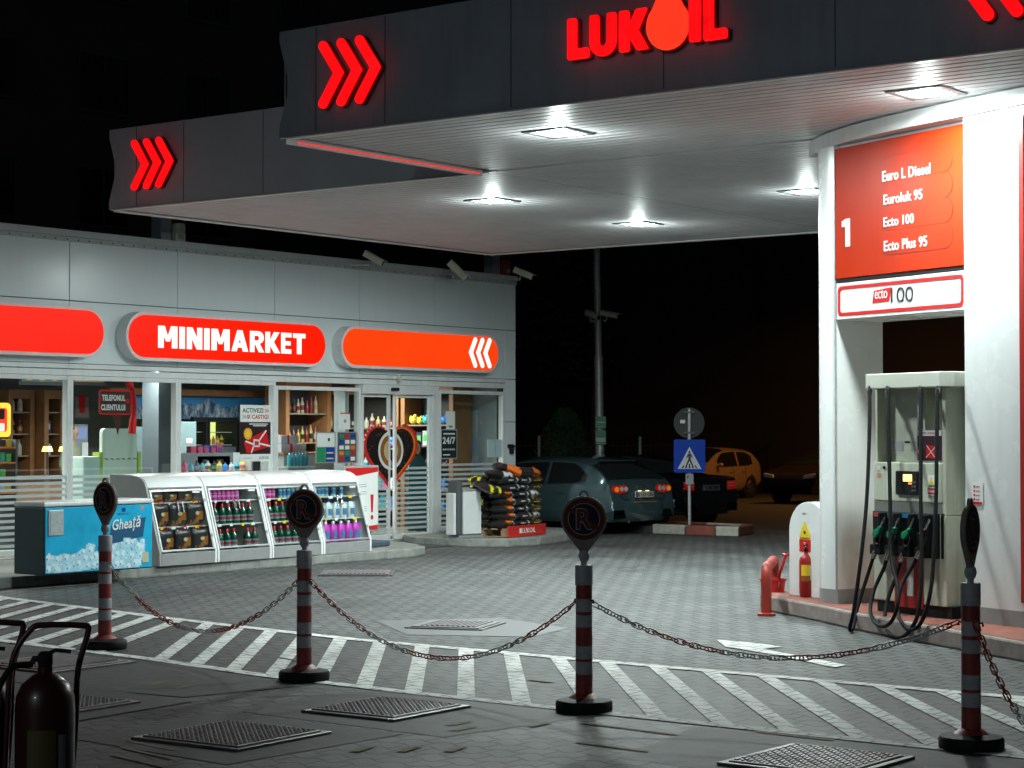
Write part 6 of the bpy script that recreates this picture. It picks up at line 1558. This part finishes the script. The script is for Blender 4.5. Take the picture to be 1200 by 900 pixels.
for side, xl in ((True, 23.652), (False, 23.85)):
    t = thing('heart_sticker', 'left half of a red heart filled with coffee beans on the sliding door' if side else 'right half of a red heart filled with coffee beans on the sliding door', 'sticker', (0,0,0), 0, 'heart sticker halves')
    t.location = (xl, FY+.012, 1.3)
    def loc_(pts): return [(x-xl, z-1.3) for x, z in clip(pts, xl, side)]
    MB().prism(loc_(hp), -.004, 0, 'y').build('red_border', mat('heart_red', (.70,.035,.025), .4), t)
    if not side: MB().prism(loc_(shrink(hp, .91)), -.006, -.0045, 'y').build('orange_border', orgink, t)
    MB().prism(loc_(shrink(hp, .87 if side else .84)), -.008, -.0065, 'y').build('coffee_bean_fill', bean, t)
    cup = circ(hx, cz_+.02, .30, 30); 
    MB().prism(loc_(cup), -.010, -.0085, 'y').build('cup_rim', paper, t); MB().prism(loc_(circ(hx, cz_+.02, .25, 30)), -.012, -.0105, 'y').build('coffee', mat('coffee_brown', (.32,.13,.03), .4), t)
    MB().prism(loc_(circ(hx, cz_+.02, .17, 30)), -.014, -.0125, 'y').build('milk_foam', mat('milk_foam', (.62,.48,.28), .4), t)
    rr = random.Random(2 if side else 5); k = MB()
    for _ in range(150):
        a = rr.uniform(0, 6.28); u = rr.uniform(.2,.84); p = shrink(hp, u)[int(a/6.283*60) % 60]
        if (p[0] < xl-.02) != side and not (not side and p[0] > xl+.02): continue
        if (p[0]-hx)**2+(p[1]-cz_-.02)**2 < .33**2: continue
        k.prism(circ(p[0]-xl, p[1]-1.3, .018, 6, rz=.011), -.0105, -.0095, 'y')
    k.build('bean_highlights', mat('bean_light', (.16,.09,.05), .5, var=.5), t)
    k = MB(); q_ = shrink(hp, .955)
    for i in (range(46,57) if side else range(2,9)):
        p = q_[i]
        if side and p[0] < xl-.05 or (not side and p[0] > xl+.05): MB().prism(circ(p[0]-xl, p[1]-1.3, .018, 6), -.0062 if side else -.0075, -.0045 if side else -.006, 'y').build('print', paper, t)
# phone speech bubble
a, b, c, d = rectpx(117, 457.5, 161, 486)
t = thing('telephone_sign', 'dark red speech bubble sign with a red handset reading TELEFONUL CLIENTULUI on the glass', 'sign', (a, FY+.03, c), 0); w = b-a; h = d-c
bub = rrect(0,w*.86,0,h,.04,4); MB().prism(bub, -.012, 0, 'y').prism([(w*.38,.002),(w*.50,-.26),(w*.62,.002)], -.012, 0, 'y').build('bubble', mat('bubble_dark', (.10,.02,.02), .4), t)
ring_poly(MB(), rrect(0,w*.86,0,h,.04,4), rrect(.022,w*.86-.022,.022,h-.022,.03,4), -.018, -.0125).build('border', redink, t)
text('lettering', 'TELEFONUL', paper, t, w*.07, h*.56, w*.62, h*.24, -.013, .002, .04); text('lettering', 'CLIENTULUI', paper, t, w*.05, h*.18, w*.64, h*.24, -.013, .002, .04)
hs = spl([(w*.80,h*1.35),(w*.93,h*1.0),(w*.97,h*.3),(w*.92,-.25)],6)
MB().tube([(p.x, .02, p.y) for p in hs], [.05]*4+[.035]*(len(hs)-8)+[.05]*4, 8).build('handset', redink, t, smooth=60)
MB().prism(circ(w*.75,h*.56,.035,12), -.016, -.0125, 'y').build('print', redink, t)

# ================================================================== INSIDE THE SHOP
def inbox(name, label, cat, x0, y0, x1, y1, Y, depth, m, group=None, parts=None):
    a, b, c, d = rectpx(x0, y0, x1, y1, Y); t = thing(name, label, cat, (a, Y, max(c,.1)), 0, group)
    return t, b-a, d-max(c,.1)
FL = .10
# mountain mural above the coolers
a, b, c, d = rectpx(158, 492, 328, 464, 24.8)
t = thing('mountain_mural', 'long blue panel with snowy mountains above the coolers inside the shop', 'mural', (a, 24.8, c)); w = b-a; h = d-c
MB().box(0, w, 0, .06, 0, h).build('sky_panel', mat('mural_sky', (.03,.20,.42), .5, emit=(.02,.16,.38), es=.12, var=.1), t)
mm = mat('mural_mountain', (.03,.09,.20), .5, var=0); n_ = mm.node_tree; no_ = n_.nodes.new('ShaderNodeTexNoise'); no_.inputs['Scale'].default_value = 5.5; no_.inputs['Detail'].default_value = 9; no_.inputs['Roughness'].default_value = .75
tc_ = n_.nodes.new('ShaderNodeTexCoord'); mp_ = n_.nodes.new('ShaderNodeMapping'); mp_.inputs['Rotation'].default_value = (0, .7, 0); mp_.inputs['Scale'].default_value = (1, 1, .45); n_.links.new(tc_.outputs['Object'], mp_.inputs[0]); n_.links.new(mp_.outputs[0], no_.inputs['Vector'])
cr_ = n_.nodes.new('ShaderNodeValToRGB'); cr_.color_ramp.elements[0].position = .47; cr_.color_ramp.elements[0].color = (.015,.06,.15,1); cr_.color_ramp.elements[1].position = .62; cr_.color_ramp.elements[1].color = (.50,.60,.68,1)
n_.links.new(no_.outputs['Fac'], cr_.inputs[0]); n_.links.new(cr_.outputs[0], n_.nodes['Principled BSDF'].inputs['Base Color'])
rr = random.Random(11); pts_ = [.5, .8, .45, .7, .55, .92, .5, .75, .6, .85, .4]
for _ in range(3):
    q_ = []
    for u_0, u_1 in zip(pts_, pts_[1:]): q_ += [u_0, (u_0+u_1)/2+rr.uniform(-.10,.10)]
    pts_ = q_+[pts_[-1]]
ms = [(0,0)]+[(w*i/(len(pts_)-1), h*max(.2, min(.97, v))) for i, v in enumerate(pts_)]+[(w,0)]
MB().prism(ms, -.006, -.001, 'y').build('mountains', mm, t)
# wooden bulkhead
a, b, c, d = rectpx(125, 466, 330, 457, 24.6)
MB().box(a-XL, b-XL, 24.5-FY, 24.7-FY, c, d+.04).build('wooden_bulkhead', brown, shop)
# lit cooler
def cooler(x0, x1, label):
    a, b, c, d = rectpx(x0, 522, x1, 494.5, 24.7); t = thing('drinks_cooler', label, 'cooler', (a, 24.7, FL), 0, 'drinks coolers'); w = b-a; H2 = d-FL; z0 = c-FL
    MB().box(0, w, 0, .6, 0, z0-.02).build('lower_cabinet', dgrey, t); MB().box(-.04, 0, 0, .6, 0, H2+.08).box(w, w+.04, 0, .6, 0, H2+.08).box(0, w, 0, .6, H2, H2+.08).build('frame', black, t)
    MB().box(0, w, .5, .55, z0, H2).build('lit_back', glow('cooler_light', (.95,1.0,.30), 1.1, vary=.2), t)
    z = z0; 
    while z < H2-.15: MB().box(0, w, .1, .5, z, z+.015).build('shelf', galv, t); z += .22
    return a, w, z0, H2, t
bc = [mat('can_yellow', (.6,.5,.05), .4), mat('can_dark', (.08,.04,.02), .4), mat('can_white', (.6,.6,.5), .4), mat('can_orange', (.6,.22,.03), .4)]
def fill(t0, w, z0, z1, y, mlist, label, nm, grp, dx=.09, dz=.22, hh=.15, rnd=random.Random(1), cat='bottle', base=None, shape='bottle', ux=Vector((1,0,0)), uy=Vector((0,1,0))):
    z = z0; r = 0; rows = int((z1-z0+.02)/dz)
    while r < rows:
        x = dx*.6; k = 0
        while x < w-dx*.3:
            hgt = hh*rnd.uniform(.75,1.05); q = MB()
            if shape == 'bottle': q.lathe([(dx*.32,0),(dx*.34,hgt*.05),(dx*.34,hgt*.62),(dx*.12,hgt*.82),(dx*.12,hgt)], n=8)
            elif shape == 'box': q.box(-dx*.42, dx*.42, -.04, .06, 0, hgt)
            else: q.ball((0,0,hgt*.33), hgt*.33, 10, (1.1,1,1)); q.ball((hgt*.2,-.02,hgt*.6), hgt*.2, 8); q.ball((-hgt*.22,-.01,hgt*.5), hgt*.13, 8, (1,1,1.6))
            o = q.build(nm, mlist[rnd.randrange(len(mlist))], None, smooth=45)
            if shape != 'round' and len(str(nm)) and hgt > .12: MB().lathe([(dx*.345,hgt*.2),(dx*.345,hgt*.5)], n=8, caps=False).build('label', mlist[rnd.randrange(len(mlist))], o) if shape == 'bottle' else MB().box(-dx*.3, dx*.3, -.043, -.0405, hgt*.3, hgt*.75).build('label', mlist[rnd.randrange(len(mlist))], o)
            o.location = base+ux*x+uy*y+Vector((0,0,z+.002)); o.rotation_euler = (0,0,math.atan2(ux.y, ux.x)+rnd.uniform(-.1,.1))
            tag(o, label % (ORD[min(k, 21)], ORD[min(r, 11)]), cat, grp); x += dx*rnd.uniform(.95,1.15); k += 1
        z += dz; r += 1
for (x0, x1, lab, g) in ((229.5, 241.5, 'narrow lit drinks cooler with yellow glow beside the grey cabinet', 'narrow cooler'), (246.5, 276.5, 'wide lit drinks cooler with yellow glow behind the window poster', 'wide cooler')):
    a, w, z0, H2, t = cooler(x0, x1, lab)
    fill(t, w, z0+.015, H2-.05, .28, bc, 'small bottle, %s from left on the %s shelf of the lit '+g, 'drink_bottle', 'bottles in the lit '+g, .095, .22, .16, base=Vector((a, 24.7, FL)))
def simple(name, label, cat, x0, y0, x1, y1, Y, dep, mb_fn): 
    a, b, c, d = rectpx(x0, y0, x1, y1, Y); t = thing(name, label, cat, (a, Y, c)); mb_fn(t, b-a, d-c); return t
def cab(t, w, h): MB().box(0, w, 0, .5, 0, h).build('body', mat('blue_grey_cabinet', (.14,.20,.21), .4, var=.1), t, bevel=.01); MB().box(w*.4, w*.72, -.006, 0, h*.62, h*.70).build('sticker', paper, t); MB().box(.0, w, -.012, -.0005, -.9, -.0).build('lower_door', mat('blue_grey_cabinet', (0,0,0)), t)
simple('grey_cabinet', 'tall blue-grey cabinet with a small white sticker beside the lit cooler', 'cabinet', 211, 560, 230, 494, 23.2, .5, cab)
a, b, c, d = rectpx(231, 575, 270, 534, 22.6)
t = thing('red_crate', 'large red box shelf unit behind the second window, below dark packs', 'box', (a, 22.6, FL)); MB().box(0, b-a, 0, .5, 0, d-FL).build('body', red_p, t, bevel=.01); MB().box(.12, .22, -.006, 0, d-FL-.12, d-FL-.06).box(.42, .56, -.006, 0, d-FL-.12, d-FL-.06).build('handle_hole', black, t)
fill(t, b-a, 0, .3, .2, [mat('dark_pack_blue', (.03,.02,.09), .35), mat('dark_pack_red', (.16,.02,.05), .35)], 'dark drinks pack, %s from left on the red box (%s row)', 'drinks_pack', 'dark packs on the red box', .13, .3, .17, cat='pack', base=Vector((a, 22.6, d)), shape='box')
# wooden wine shelves behind the fourth window and the doors
def shelf_unit(x0, x1, Y, label, zs, top=None, nm='wooden_shelf_unit', lo=FL):
    a = atY(x0, 500, Y).x; b = atY(x1, 500, Y).x; w = b-a; t = thing(nm, label, 'shelf unit', (a, Y, lo), 0, 'wooden shelf units inside the shop'); H2 = top or 2.45
    MB().box(0, .09, 0, .5, 0, H2).box(w-.09, w, 0, .5, 0, H2).box(.092, w-.092, 0, .5, H2-.14, H2).build('frame', brown, t, bevel=.004)
    MB().box(.09, w-.09, .46, .49, 0, H2-.14).build('back_panel', mat('shelf_back_dark', (.035,.032,.03), .6), t)
    for z in zs: MB().box(.092, w-.092, .03, .455, z-.025, z).build('shelf', mat('shelf_board', (.22,.16,.11), .5), t)
    return t, a, w
wines = [mat('wine_dark', (.02,.03,.02), .15), mat('wine_red_cap', (.20,.02,.02), .3), mat('wine_gold', (.40,.26,.06), .35), mat('wine_label', (.40,.36,.28), .5)]
t, a, w = shelf_unit(335, 388, 23.6, 'wooden wine shelf behind the fourth shop window', (.55,.95,1.45,1.95), 2.55)
for k, z in enumerate((.95,1.45,1.95)):
    fill(t, w-.2, 0, .3, .18, wines, 'dark bottle, %s from the left on the '+('lowest','middle','highest')[k]+' wine shelf (%s row)', 'wine_bottle', 'bottles on the wine shelf', .105, .3, .29, rnd=random.Random(k+3), base=Vector((a+.1, 23.6, FL+z)))
toys = [mat('toy_blue', (.03,.2,.6), .4), mat('toy_yellow', (.7,.5,.05), .4), mat('toy_pink', (.6,.1,.3), .4), mat('toy_green', (.1,.45,.1), .4), mat('toy_teal', (.03,.35,.4), .4), mat('toy_dark', (.04,.03,.05), .4), mat('toy_white', (.5,.5,.5), .4)]
def end_shelf(y0, y1, label, zs, H2, items, g, tw, lo=FL):
    w = y1-y0; t = thing('wooden_shelf_unit', label, 'shelf unit', (26.06, y1, lo), R(-90), 'wooden shelf units inside the shop')
    MB().box(0, .09, 0, .5, 0, H2).box(w-.09, w, 0, .5, 0, H2).box(.092, w-.092, 0, .5, H2-.14, H2).build('frame', brown, t, bevel=.004)
    MB().box(.09, w-.09, .46, .49, 0, H2-.14).build('back_panel', mat('shelf_back_dark', (.035,.032,.03)), t)
    for z in zs: MB().box(.092, w-.092, .03, .455, z-.025, z).build('shelf', mat('shelf_board', (.22,.16,.11)), t)
    for k, (z, (ml, shp)) in enumerate(zip(zs, items)):
        fill(t, w-.2, 0, .3, .14, ml, '%s item from left, '+ORD[k]+' shelf up, '+tw+' (%s row)', 'shelf_item', g, .13, .3, .24, rnd=random.Random(k*7+int(y0*10)), cat='goods', base=Vector((26.06, y1-.1, lo+z)), shape=shp, ux=Vector((0,-1,0)), uy=Vector((1,0,0)))
end_shelf(22.15, 24.0, 'wide wooden shelf with bottles and toys seen through the sliding doors', (.3,.65,1.0,1.35,1.7), 2.42, [(toys,'box'),(toys,'box'),(toys,'bottle'),(toys,'round'),(wines,'bottle')], 'goods on the shelf behind the doors', 'behind the sliding doors')
end_shelf(20.95, 22.1, 'wooden shelf with toys and blue bottles behind the right window', (.3,.65,1.0,1.4,1.75), 2.42, [([toys[4],toys[0]],'bottle'),([toys[4],toys[0],toys[6]],'bottle'),(toys,'round'),(toys,'box'),(toys,'round')], 'goods on the shelf behind the right window', 'behind the right window')
# gift boxes, water pack
a, b, c, d = rectpx(327, 530, 356, 515, 21.6)
tb_ = thing('low_counter', 'low counter behind the fourth window with gift boxes on it', 'counter', (a-.1, 21.4, FL)); MB().box(0, b-a+.9, 0, .5, 0, c-FL-.03).build('body', mat('counter_grey', (.30,.31,.30), .5), tb_); MB().box(-.03, b-a+.93, -.03, .53, c-FL-.03, c-FL).build('top', brown, tb_)
for i in range(2):
    t = thing('gift_box', ('lower' if i == 0 else 'upper')+' of two pale gift boxes tied with a red ribbon on the low counter', 'gift box', (a, 21.55, c+i*.135+.002), R(3*i), 'gift boxes')
    w = b-a-.15*i; MB().box(0, w, 0, .3, 0, .13).build('box', mat('gift_grey', (.40,.40,.45), .4), t, bevel=.004); MB().box(w*.35, w*.45, -.004, .304, 0, .134).build('ribbon', redink, t)
a, b, c, d = rectpx(337, 546, 358, 533, 20.9)
for i in range(6):
    o = MB().lathe([(.03,0),(.034,.01),(.034,.14),(.012,.19),(.012,.21)], n=10).build('water_bottle', mat('blue_water_bottle', (.05,.35,.45), .15, coat=.5), None, smooth=45); o.location = (a+.04+i*.075, 20.9, c)
    tag(o, 'small blue water bottle, %s from the left in the row behind the fourth window' % ORD[i], 'bottle', 'water bottles in the window')
t = thing('window_ledge_shelf', 'narrow white ledge holding the blue water bottles', 'shelf', (a-.05, 20.85, FL)); MB().box(0, .62, 0, .2, c-FL-.03, c-FL-.002).box(.02,.05,.02,.18,0,c-FL-.03).box(.57,.6,.02,.18,0,c-FL-.03).build('ledge', galv, t)
# white pegboard display, small box, water dispenser, pillar
a, b, c, d = rectpx(120, 600, 160, 502, 21.3)
t = thing('display_board', 'white upright peg board with green edges behind the first full window', 'display stand', (a, 21.3, FL)); w = b-a; h = d-FL
MB().prism(rrect(0,w,0,h,.06,4), 0, .06, 'y').build('board', mat('pale_board', (.58,.64,.58), .5, var=.06), t)
MB().box(-.07, -.005, -.02, .12, .6, h-.33).box(w+.005, w+.06, -.02, .12, .6, h-.33).build('side_fin', mat('lime_edge', (.35,.50,.06), .4), t)
k = MB()
for i in range(6):
    for j in range(4): k.tube([(w*(.08+i*.165), 0, h-.42-j*.27), (w*(.08+i*.165), -.06, h-.43-j*.27)], .007, 5)
k.build('peg', mat('peg_brown', (.25,.22,.08), .5), t)
def wd(t, w, h):
    MB().box(0, w, 0, .4, -1.2, h).build('body', mat('dispenser_body', (.14,.19,.21), .35), t, bevel=.015); MB().box(.02, w-.02, -.01, -.001, h*.55, h*.9).build('panel', mat('dispenser_panel', (.15,.2,.22), .3), t); MB().box(w*.35, w*.5, -.03, -.012, h*.3, h*.45).build('tap', black, t); MB().box(w*.3, w*.45, -.014, -.0105, h*.65, h*.85).build('sticker', paper, t)
simple('water_dispenser', 'stainless steel vending column behind the window between the peg board and the dark pillar', 'dispenser', 171, 550, 193, 500, 22.4, .4, wd)
def pilr(t, w, h): MB().box(0, w, 0, .35, -2.0, h+.3).build('shaft', mat('dark_pillar', (.07,.08,.09), .5), t)
simple('interior_pillar', 'dark grey square pillar inside the shop behind the window', 'pillar', 186, 550, 204, 448, 22.0, .3, pilr)
def blk(t, w, h): MB().box(0, w, 0, .3, 0, h).build('body', mat('pale_mint_box', (.45,.58,.54), .45), t, bevel=.02); MB().tube([(w*.3,-.003,h*.35),(w*.3,-.003,h*.2),(w*.5,-.003,h*.2)], .01, 5).build('handle', mgrey, t)
simple('small_white_box', 'small pale box with rounded corners standing left of the peg board', 'box', 98, 620, 117, 535, 21.0, .3, blk)
# counter and clerk
a, b, c, d = rectpx(-60, 620, 97, 551, 23.6); ct = thing('sales_counter', 'dark wooden sales counter in front of the clerk', 'counter', (a, 23.2, FL)); w = b-a
MB().box(0, w, 0, .55, 0, .93).build('front', mat('counter_wood', (.16,.08,.045), .5, var=.2), ct); MB().box(-.03, w+.03, -.05, .6, .932, .97).build('top', mgrey, ct)
q = atY(84, 512, 24.3); cl = thing('person', 'shop clerk with short dark hair and a khaki shirt, seen from behind at the counter', 'person', (q.x-.02, 24.3, FL), R(25))
skin = mat('skin', (.42,.24,.16), .5, var=.1); shirt = mat('khaki_shirt', (.26,.26,.17), .8, var=.2); hair = mat('dark_hair', (.015,.012,.01), .6)
rows = []
for z, rx, ry, oy in ((0,.10,.10,0),(.45,.14,.11,0),(.85,.165,.12,0),(.95,.165,.12,0),(1.12,.18,.125,0),(1.28,.205,.125,.0),(1.37,.20,.11,.0),(1.41,.12,.08,.0),(1.44,.055,.06,-.01),(1.50,.052,.058,-.02),(1.53,.065,.08,-.02),(1.58,.075,.095,-.02),(1.65,.078,.10,-.02),(1.71,.06,.08,-.015),(1.735,.02,.03,-.01)):
    rows.append([(rx*math.cos(2*math.pi*k/20), ry*math.sin(2*math.pi*k/20)+oy, z) for k in range(20)])
bd = MB(); bd.grid(rows[::1], True)
for s in (1,-1):
    ar = spl([(s*.19,0,1.35),(s*.25,.02,1.10),(s*.22,-.18,.98),(s*.12,-.34,1.0)],4); bd.tube(ar, [.055]*4+[.045]*4+[.035]*(len(ar)-8), 10)
    bd.ball((s*.11,-.38,1.0), .04, 8, (1,1.4,.6))
    for i in range(4): bd.tube([(s*.11-.024+i*.016,-.42,1.0),(s*.11-.028+i*.018,-.455,.995),(s*.11-.028+i*.018,-.475,.985)], [.008,.008,.006], 6)
    bd.tube([(s*.08,-.37,1.0),(s*.06,-.41,1.0)], [.010,.007], 6)
bd.ball((0,-.12,1.60), .018, 8, (.7,1,1.3)); bd.ball((.078,-.02,1.60), .018, 8, (.4,1,1.4)); bd.ball((-.078,-.02,1.60), .018, 8, (.4,1,1.4))
bo = bd.build('body', skin, cl, smooth=70)
sh_ = MB(); sh_.grid([[(x*1.05, y*1.06, z) for x, y, z in r] for r in rows[2:8]], True)
for s in (1,-1):
    ar = spl([(s*.18,0,1.36),(s*.25,.02,1.10),(s*.225,-.12,1.0)],4); sh_.tube(ar, .06, 10)
sh_.build('shirt', shirt, cl, smooth=70)
MB().ball((0,.0,1.655), .097, 14, (.92,1.1,.95)).build('hair', hair, cl, smooth=70)
# back-bar shelf behind the clerk, menus, lit box, lamps on the counter
t, a, w = shelf_unit(52, 76, 25.4, 'tall dark tobacco shelf behind the clerk, left of the window mullion', (.9,1.25,1.6,1.95), 2.3)
for k, z in enumerate((1.25,1.6)):
    fill(t, w-.2, 0, .3, .15, wines+toys[5:], 'dark item, %s from left, '+ORD[k]+' shelf behind the clerk (%s row)', 'shelf_item', 'goods on the tobacco shelf', .12, .3, .24, rnd=random.Random(k+43), cat='goods', base=Vector((a+.1, 25.4, FL+z)), shape='box')
a, b, c, d = rectpx(-2, 512, 12.5, 472, 22.0); t = thing('lit_game_machine', 'glowing yellow and red framed lit display at the left edge inside the shop', 'lit display', (a-.5, 22.0, c)); w = b-a+.5; h = d-c
MB().prism(rrect(0,w,0,h,.06,4), 0, .12, 'y').build('yellow_frame', glow('neon_yellow', (1.0,.45,.04), 2.0), t)
MB().prism(rrect(.07,w-.07,.07,h-.07,.04,4), -.012, -.002, 'y').build('red_field', glow('neon_red', (1.0,.06,.03), 1.1), t); MB().prism(rrect(w-.24,w-.12,h*.52,h*.82,.02,3), -.02, -.0125, 'y').build('cell', mat('machine_cell', (.05,.02,.02), .4), t); MB().prism(rrect(w-.23,w-.12,h*.16,h*.40,.02,3), -.02, -.0125, 'y').build('cell', whtlit, t)
a, b, c, d = rectpx(-20, 620, 20, 515, 21.4); t = thing('sweets_rack', 'rack of small coloured sweets at the left edge behind the glass', 'rack', (a, 21.4, FL)); w = b-a
MB().box(0,.03,0,.35,0,d-FL).box(w-.03,w,0,.35,0,d-FL).build('upright', dgrey, t)
for k in range(4):
    z = d-FL-.1-k*.2; MB().box(.03, w-.03, 0, .35, z-.02, z).build('tray', orgink, t)
    fill(t, w-.05, 0, .3, .1, toys, 'sweet packet, %s from left, '+ORD[k]+' tray down on the rack (%s row)', 'sweet_packet', 'sweets on the rack', .10, .3, .12, rnd=random.Random(k+53), cat='sweets', base=Vector((a, 21.4, FL+z)), shape='box')
for (x0, x1, lab, m) in ((22, 75, 'dark menu board with yellow croissants hanging under the shop ceiling', mat('menu_dark', (.02,.05,.06), .4)), (84, 124, 'menu board with orange oval food picture hanging next to the first mullion', mat('menu_orange', (.35,.18,.04), .4))):
    a, b, c, d = rectpx(x0, 452, x1, 436, 23.0); t = thing('menu_board', lab, 'menu board', (a, 23.0, c), 0, 'hanging menu boards'); w = b-a; h = d-c+.1
    MB().box(0, w, 0, .05, 0, h).build('frame', black, t); MB().box(.05, w-.05, -.004, -.0005, .05, h).build('face', m, t)
    for i in range(3): MB().prism(circ(w*(.22+i*.28), h*.5, .11, 14, rz=.07), -.012, -.005, 'y').build('food_print', mat('croissant_print', (.75,.40,.04), .4, emit=(.9,.45,.03), es=.25, var=.3), t)
    MB().tube([(w*.1,.02,h),(w*.1,.02,2.7-c)], .006, 5).tube([(w*.9,.02,h),(w*.9,.02,2.7-c)], .006, 5).build('hanger', galv, t)
for px in (55.5, 75):
    q = atY(px, 529, 23.5); t = thing('counter_lamp', 'small yellow glowing lamp on the counter, %s of the two' % ('left' if px < 60 else 'right'), 'lamp', (q.x, 23.5, 1.075), 0, 'counter lamps')
    MB().lathe([(.05,0),(.05,.01),(.012,.015),(.012,q.z-1.075)], n=10).build('stand', black, t); MB().lathe([(.085,q.z-1.075),(.06,q.z-1.0)], n=12).build('shade', glow('warm_lamp', (1.0,.62,.15), 3.5), t)
q = atY(490, 530, 22.2); a, b, c, d = rectpx(479, 545, 500, 512, 21.2)
t = thing('cardboard_figure', 'flat cardboard figure of a woman in a dark teal top behind the doors', 'cardboard figure', (a, 21.2, FL)); w = b-a; h = d-FL; zc_ = c-FL
MB().prism([(0,0),(w,0),(w,h*.70),(w*.75,h*.80),(w*.25,h*.80),(0,h*.68)], 0, .02, 'y').build('clothes_print', mat('teal_clothes', (.02,.12,.15), .5), t)
MB().prism(circ(w*.5,h*.885,.105,20,rz=.125), .002, .02, 'y').build('hair_print', hair, t); MB().prism(circ(w*.5,h*.875,.07,20,rz=.10), -.002, .0015, 'y').build('face_print', mat('face_print', (.5,.30,.22), .5), t)
a, b, c, d = rectpx(478, 512, 497, 478, 24.0)
# reflected gloss: glass is handled by the panes themselves

# low gondola shelving along the windows, full of goods
def gondola(x0, x1, Y, H2, label, tw, seed, ml):
    t = thing('gondola_shelf', label, 'shelf unit', (x0, Y, FL), 0, 'low gondola shelves inside the shop'); w = x1-x0
    MB().box(0, w, .40, .44, 0, H2).build('back_panel', dgrey, t); MB().box(0, .03, 0, .4, 0, H2).box(w-.03, w, 0, .4, 0, H2).build('end_panel', galv, t)
    z = .12; k = 0
    while z < H2-.15:
        MB().box(.03, w-.03, 0, .395, z-.02, z).build('shelf', galv, t); MB().box(.03, w-.03, -.008, -.001, z-.03, z+.005).build('price_rail', [redink, yelink, paper][k % 3], t)
        if z > .7: fill(t, w-.1, 0, .3, .12, ml, 'small item, %s from left, '+ORD[k]+' shelf up, '+tw+' (%s row)', 'shelf_item', 'goods on the '+tw, .12, .3, .17, rnd=random.Random(seed+k), cat='goods', base=Vector((x0+.04, Y, FL+z)), shape=('box','bottle')[(k+seed) % 2])
        z += .30; k += 1
sweets = toys+[mat('pack_silver', (.5,.5,.52), .25, metal=.6), mat('pack_brown', (.22,.09,.03), .4), mat('pack_red', (.55,.03,.03), .35)]
gondola(15.6, 17.9, 22.5, 1.35, 'low shelf of sweets seen behind the first full window', 'first window shelf', 3, sweets)
gondola(20.6, 22.6, 22.2, 1.30, 'low shelf of packets behind the poster window and the fourth window', 'fourth window shelf', 8, sweets)
# coffee machine and wall shelves behind the clerk
t, a, w = shelf_unit(10, 41, 25.6, 'wide wall shelf of bottles behind the counter at the far left', (.9,1.25,1.6,1.95), 2.3)
for k, z in enumerate((1.25,1.6,1.95)):
    fill(t, w-.2, 0, .3, .15, wines+[mat('spirit_amber', (.35,.14,.02), .2), toys[6]], 'bottle, %s from left, '+ORD[k]+' wall shelf behind the counter (%s row)', 'spirit_bottle', 'bottles on the wall shelf behind the counter', .14, .3, .27, rnd=random.Random(k+73), base=Vector((a+.1, 25.6, FL+z)))
a, b, c, d = rectpx(86, 545, 103, 497, 25.2); t = thing('coffee_machine', 'tall grey coffee machine with a small white label beyond the clerk', 'coffee machine', (a, 25.2, FL)); w = b-a
MB().box(0, w, 0, .5, 0, d-FL).build('body', mat('machine_grey', (.30,.33,.36), .35), t, bevel=.01); MB().box(w*.55, w*.95, -.02, -.001, d-FL-.55, d-FL-.30).build('label', paper, t); MB().box(w*.1, w*.9, -.015, -.001, d-FL-.25, d-FL-.05).build('screen', glow('machine_screen', (.35,.45,.8), .5), t)
a, b, c, d = rectpx(86, 492, 106, 462, 25.9); t = thing('wall_poster', 'dark framed poster with a red cup on the back wall beyond the clerk', 'poster', (a, 25.9, c)); w = b-a
MB().box(0, w, 0, .03, 0, d-c).build('frame', dgrey, t); MB().box(.04, w-.04, -.004, -.0005, .04, d-c-.04).build('print', mat('poster_beige', (.30,.22,.20), .5), t); MB().prism([(w*.35,.12),(w*.65,.12),(w*.7,.42),(w*.3,.42)], -.008, -.0045, 'y').build('cup_print', redink, t)
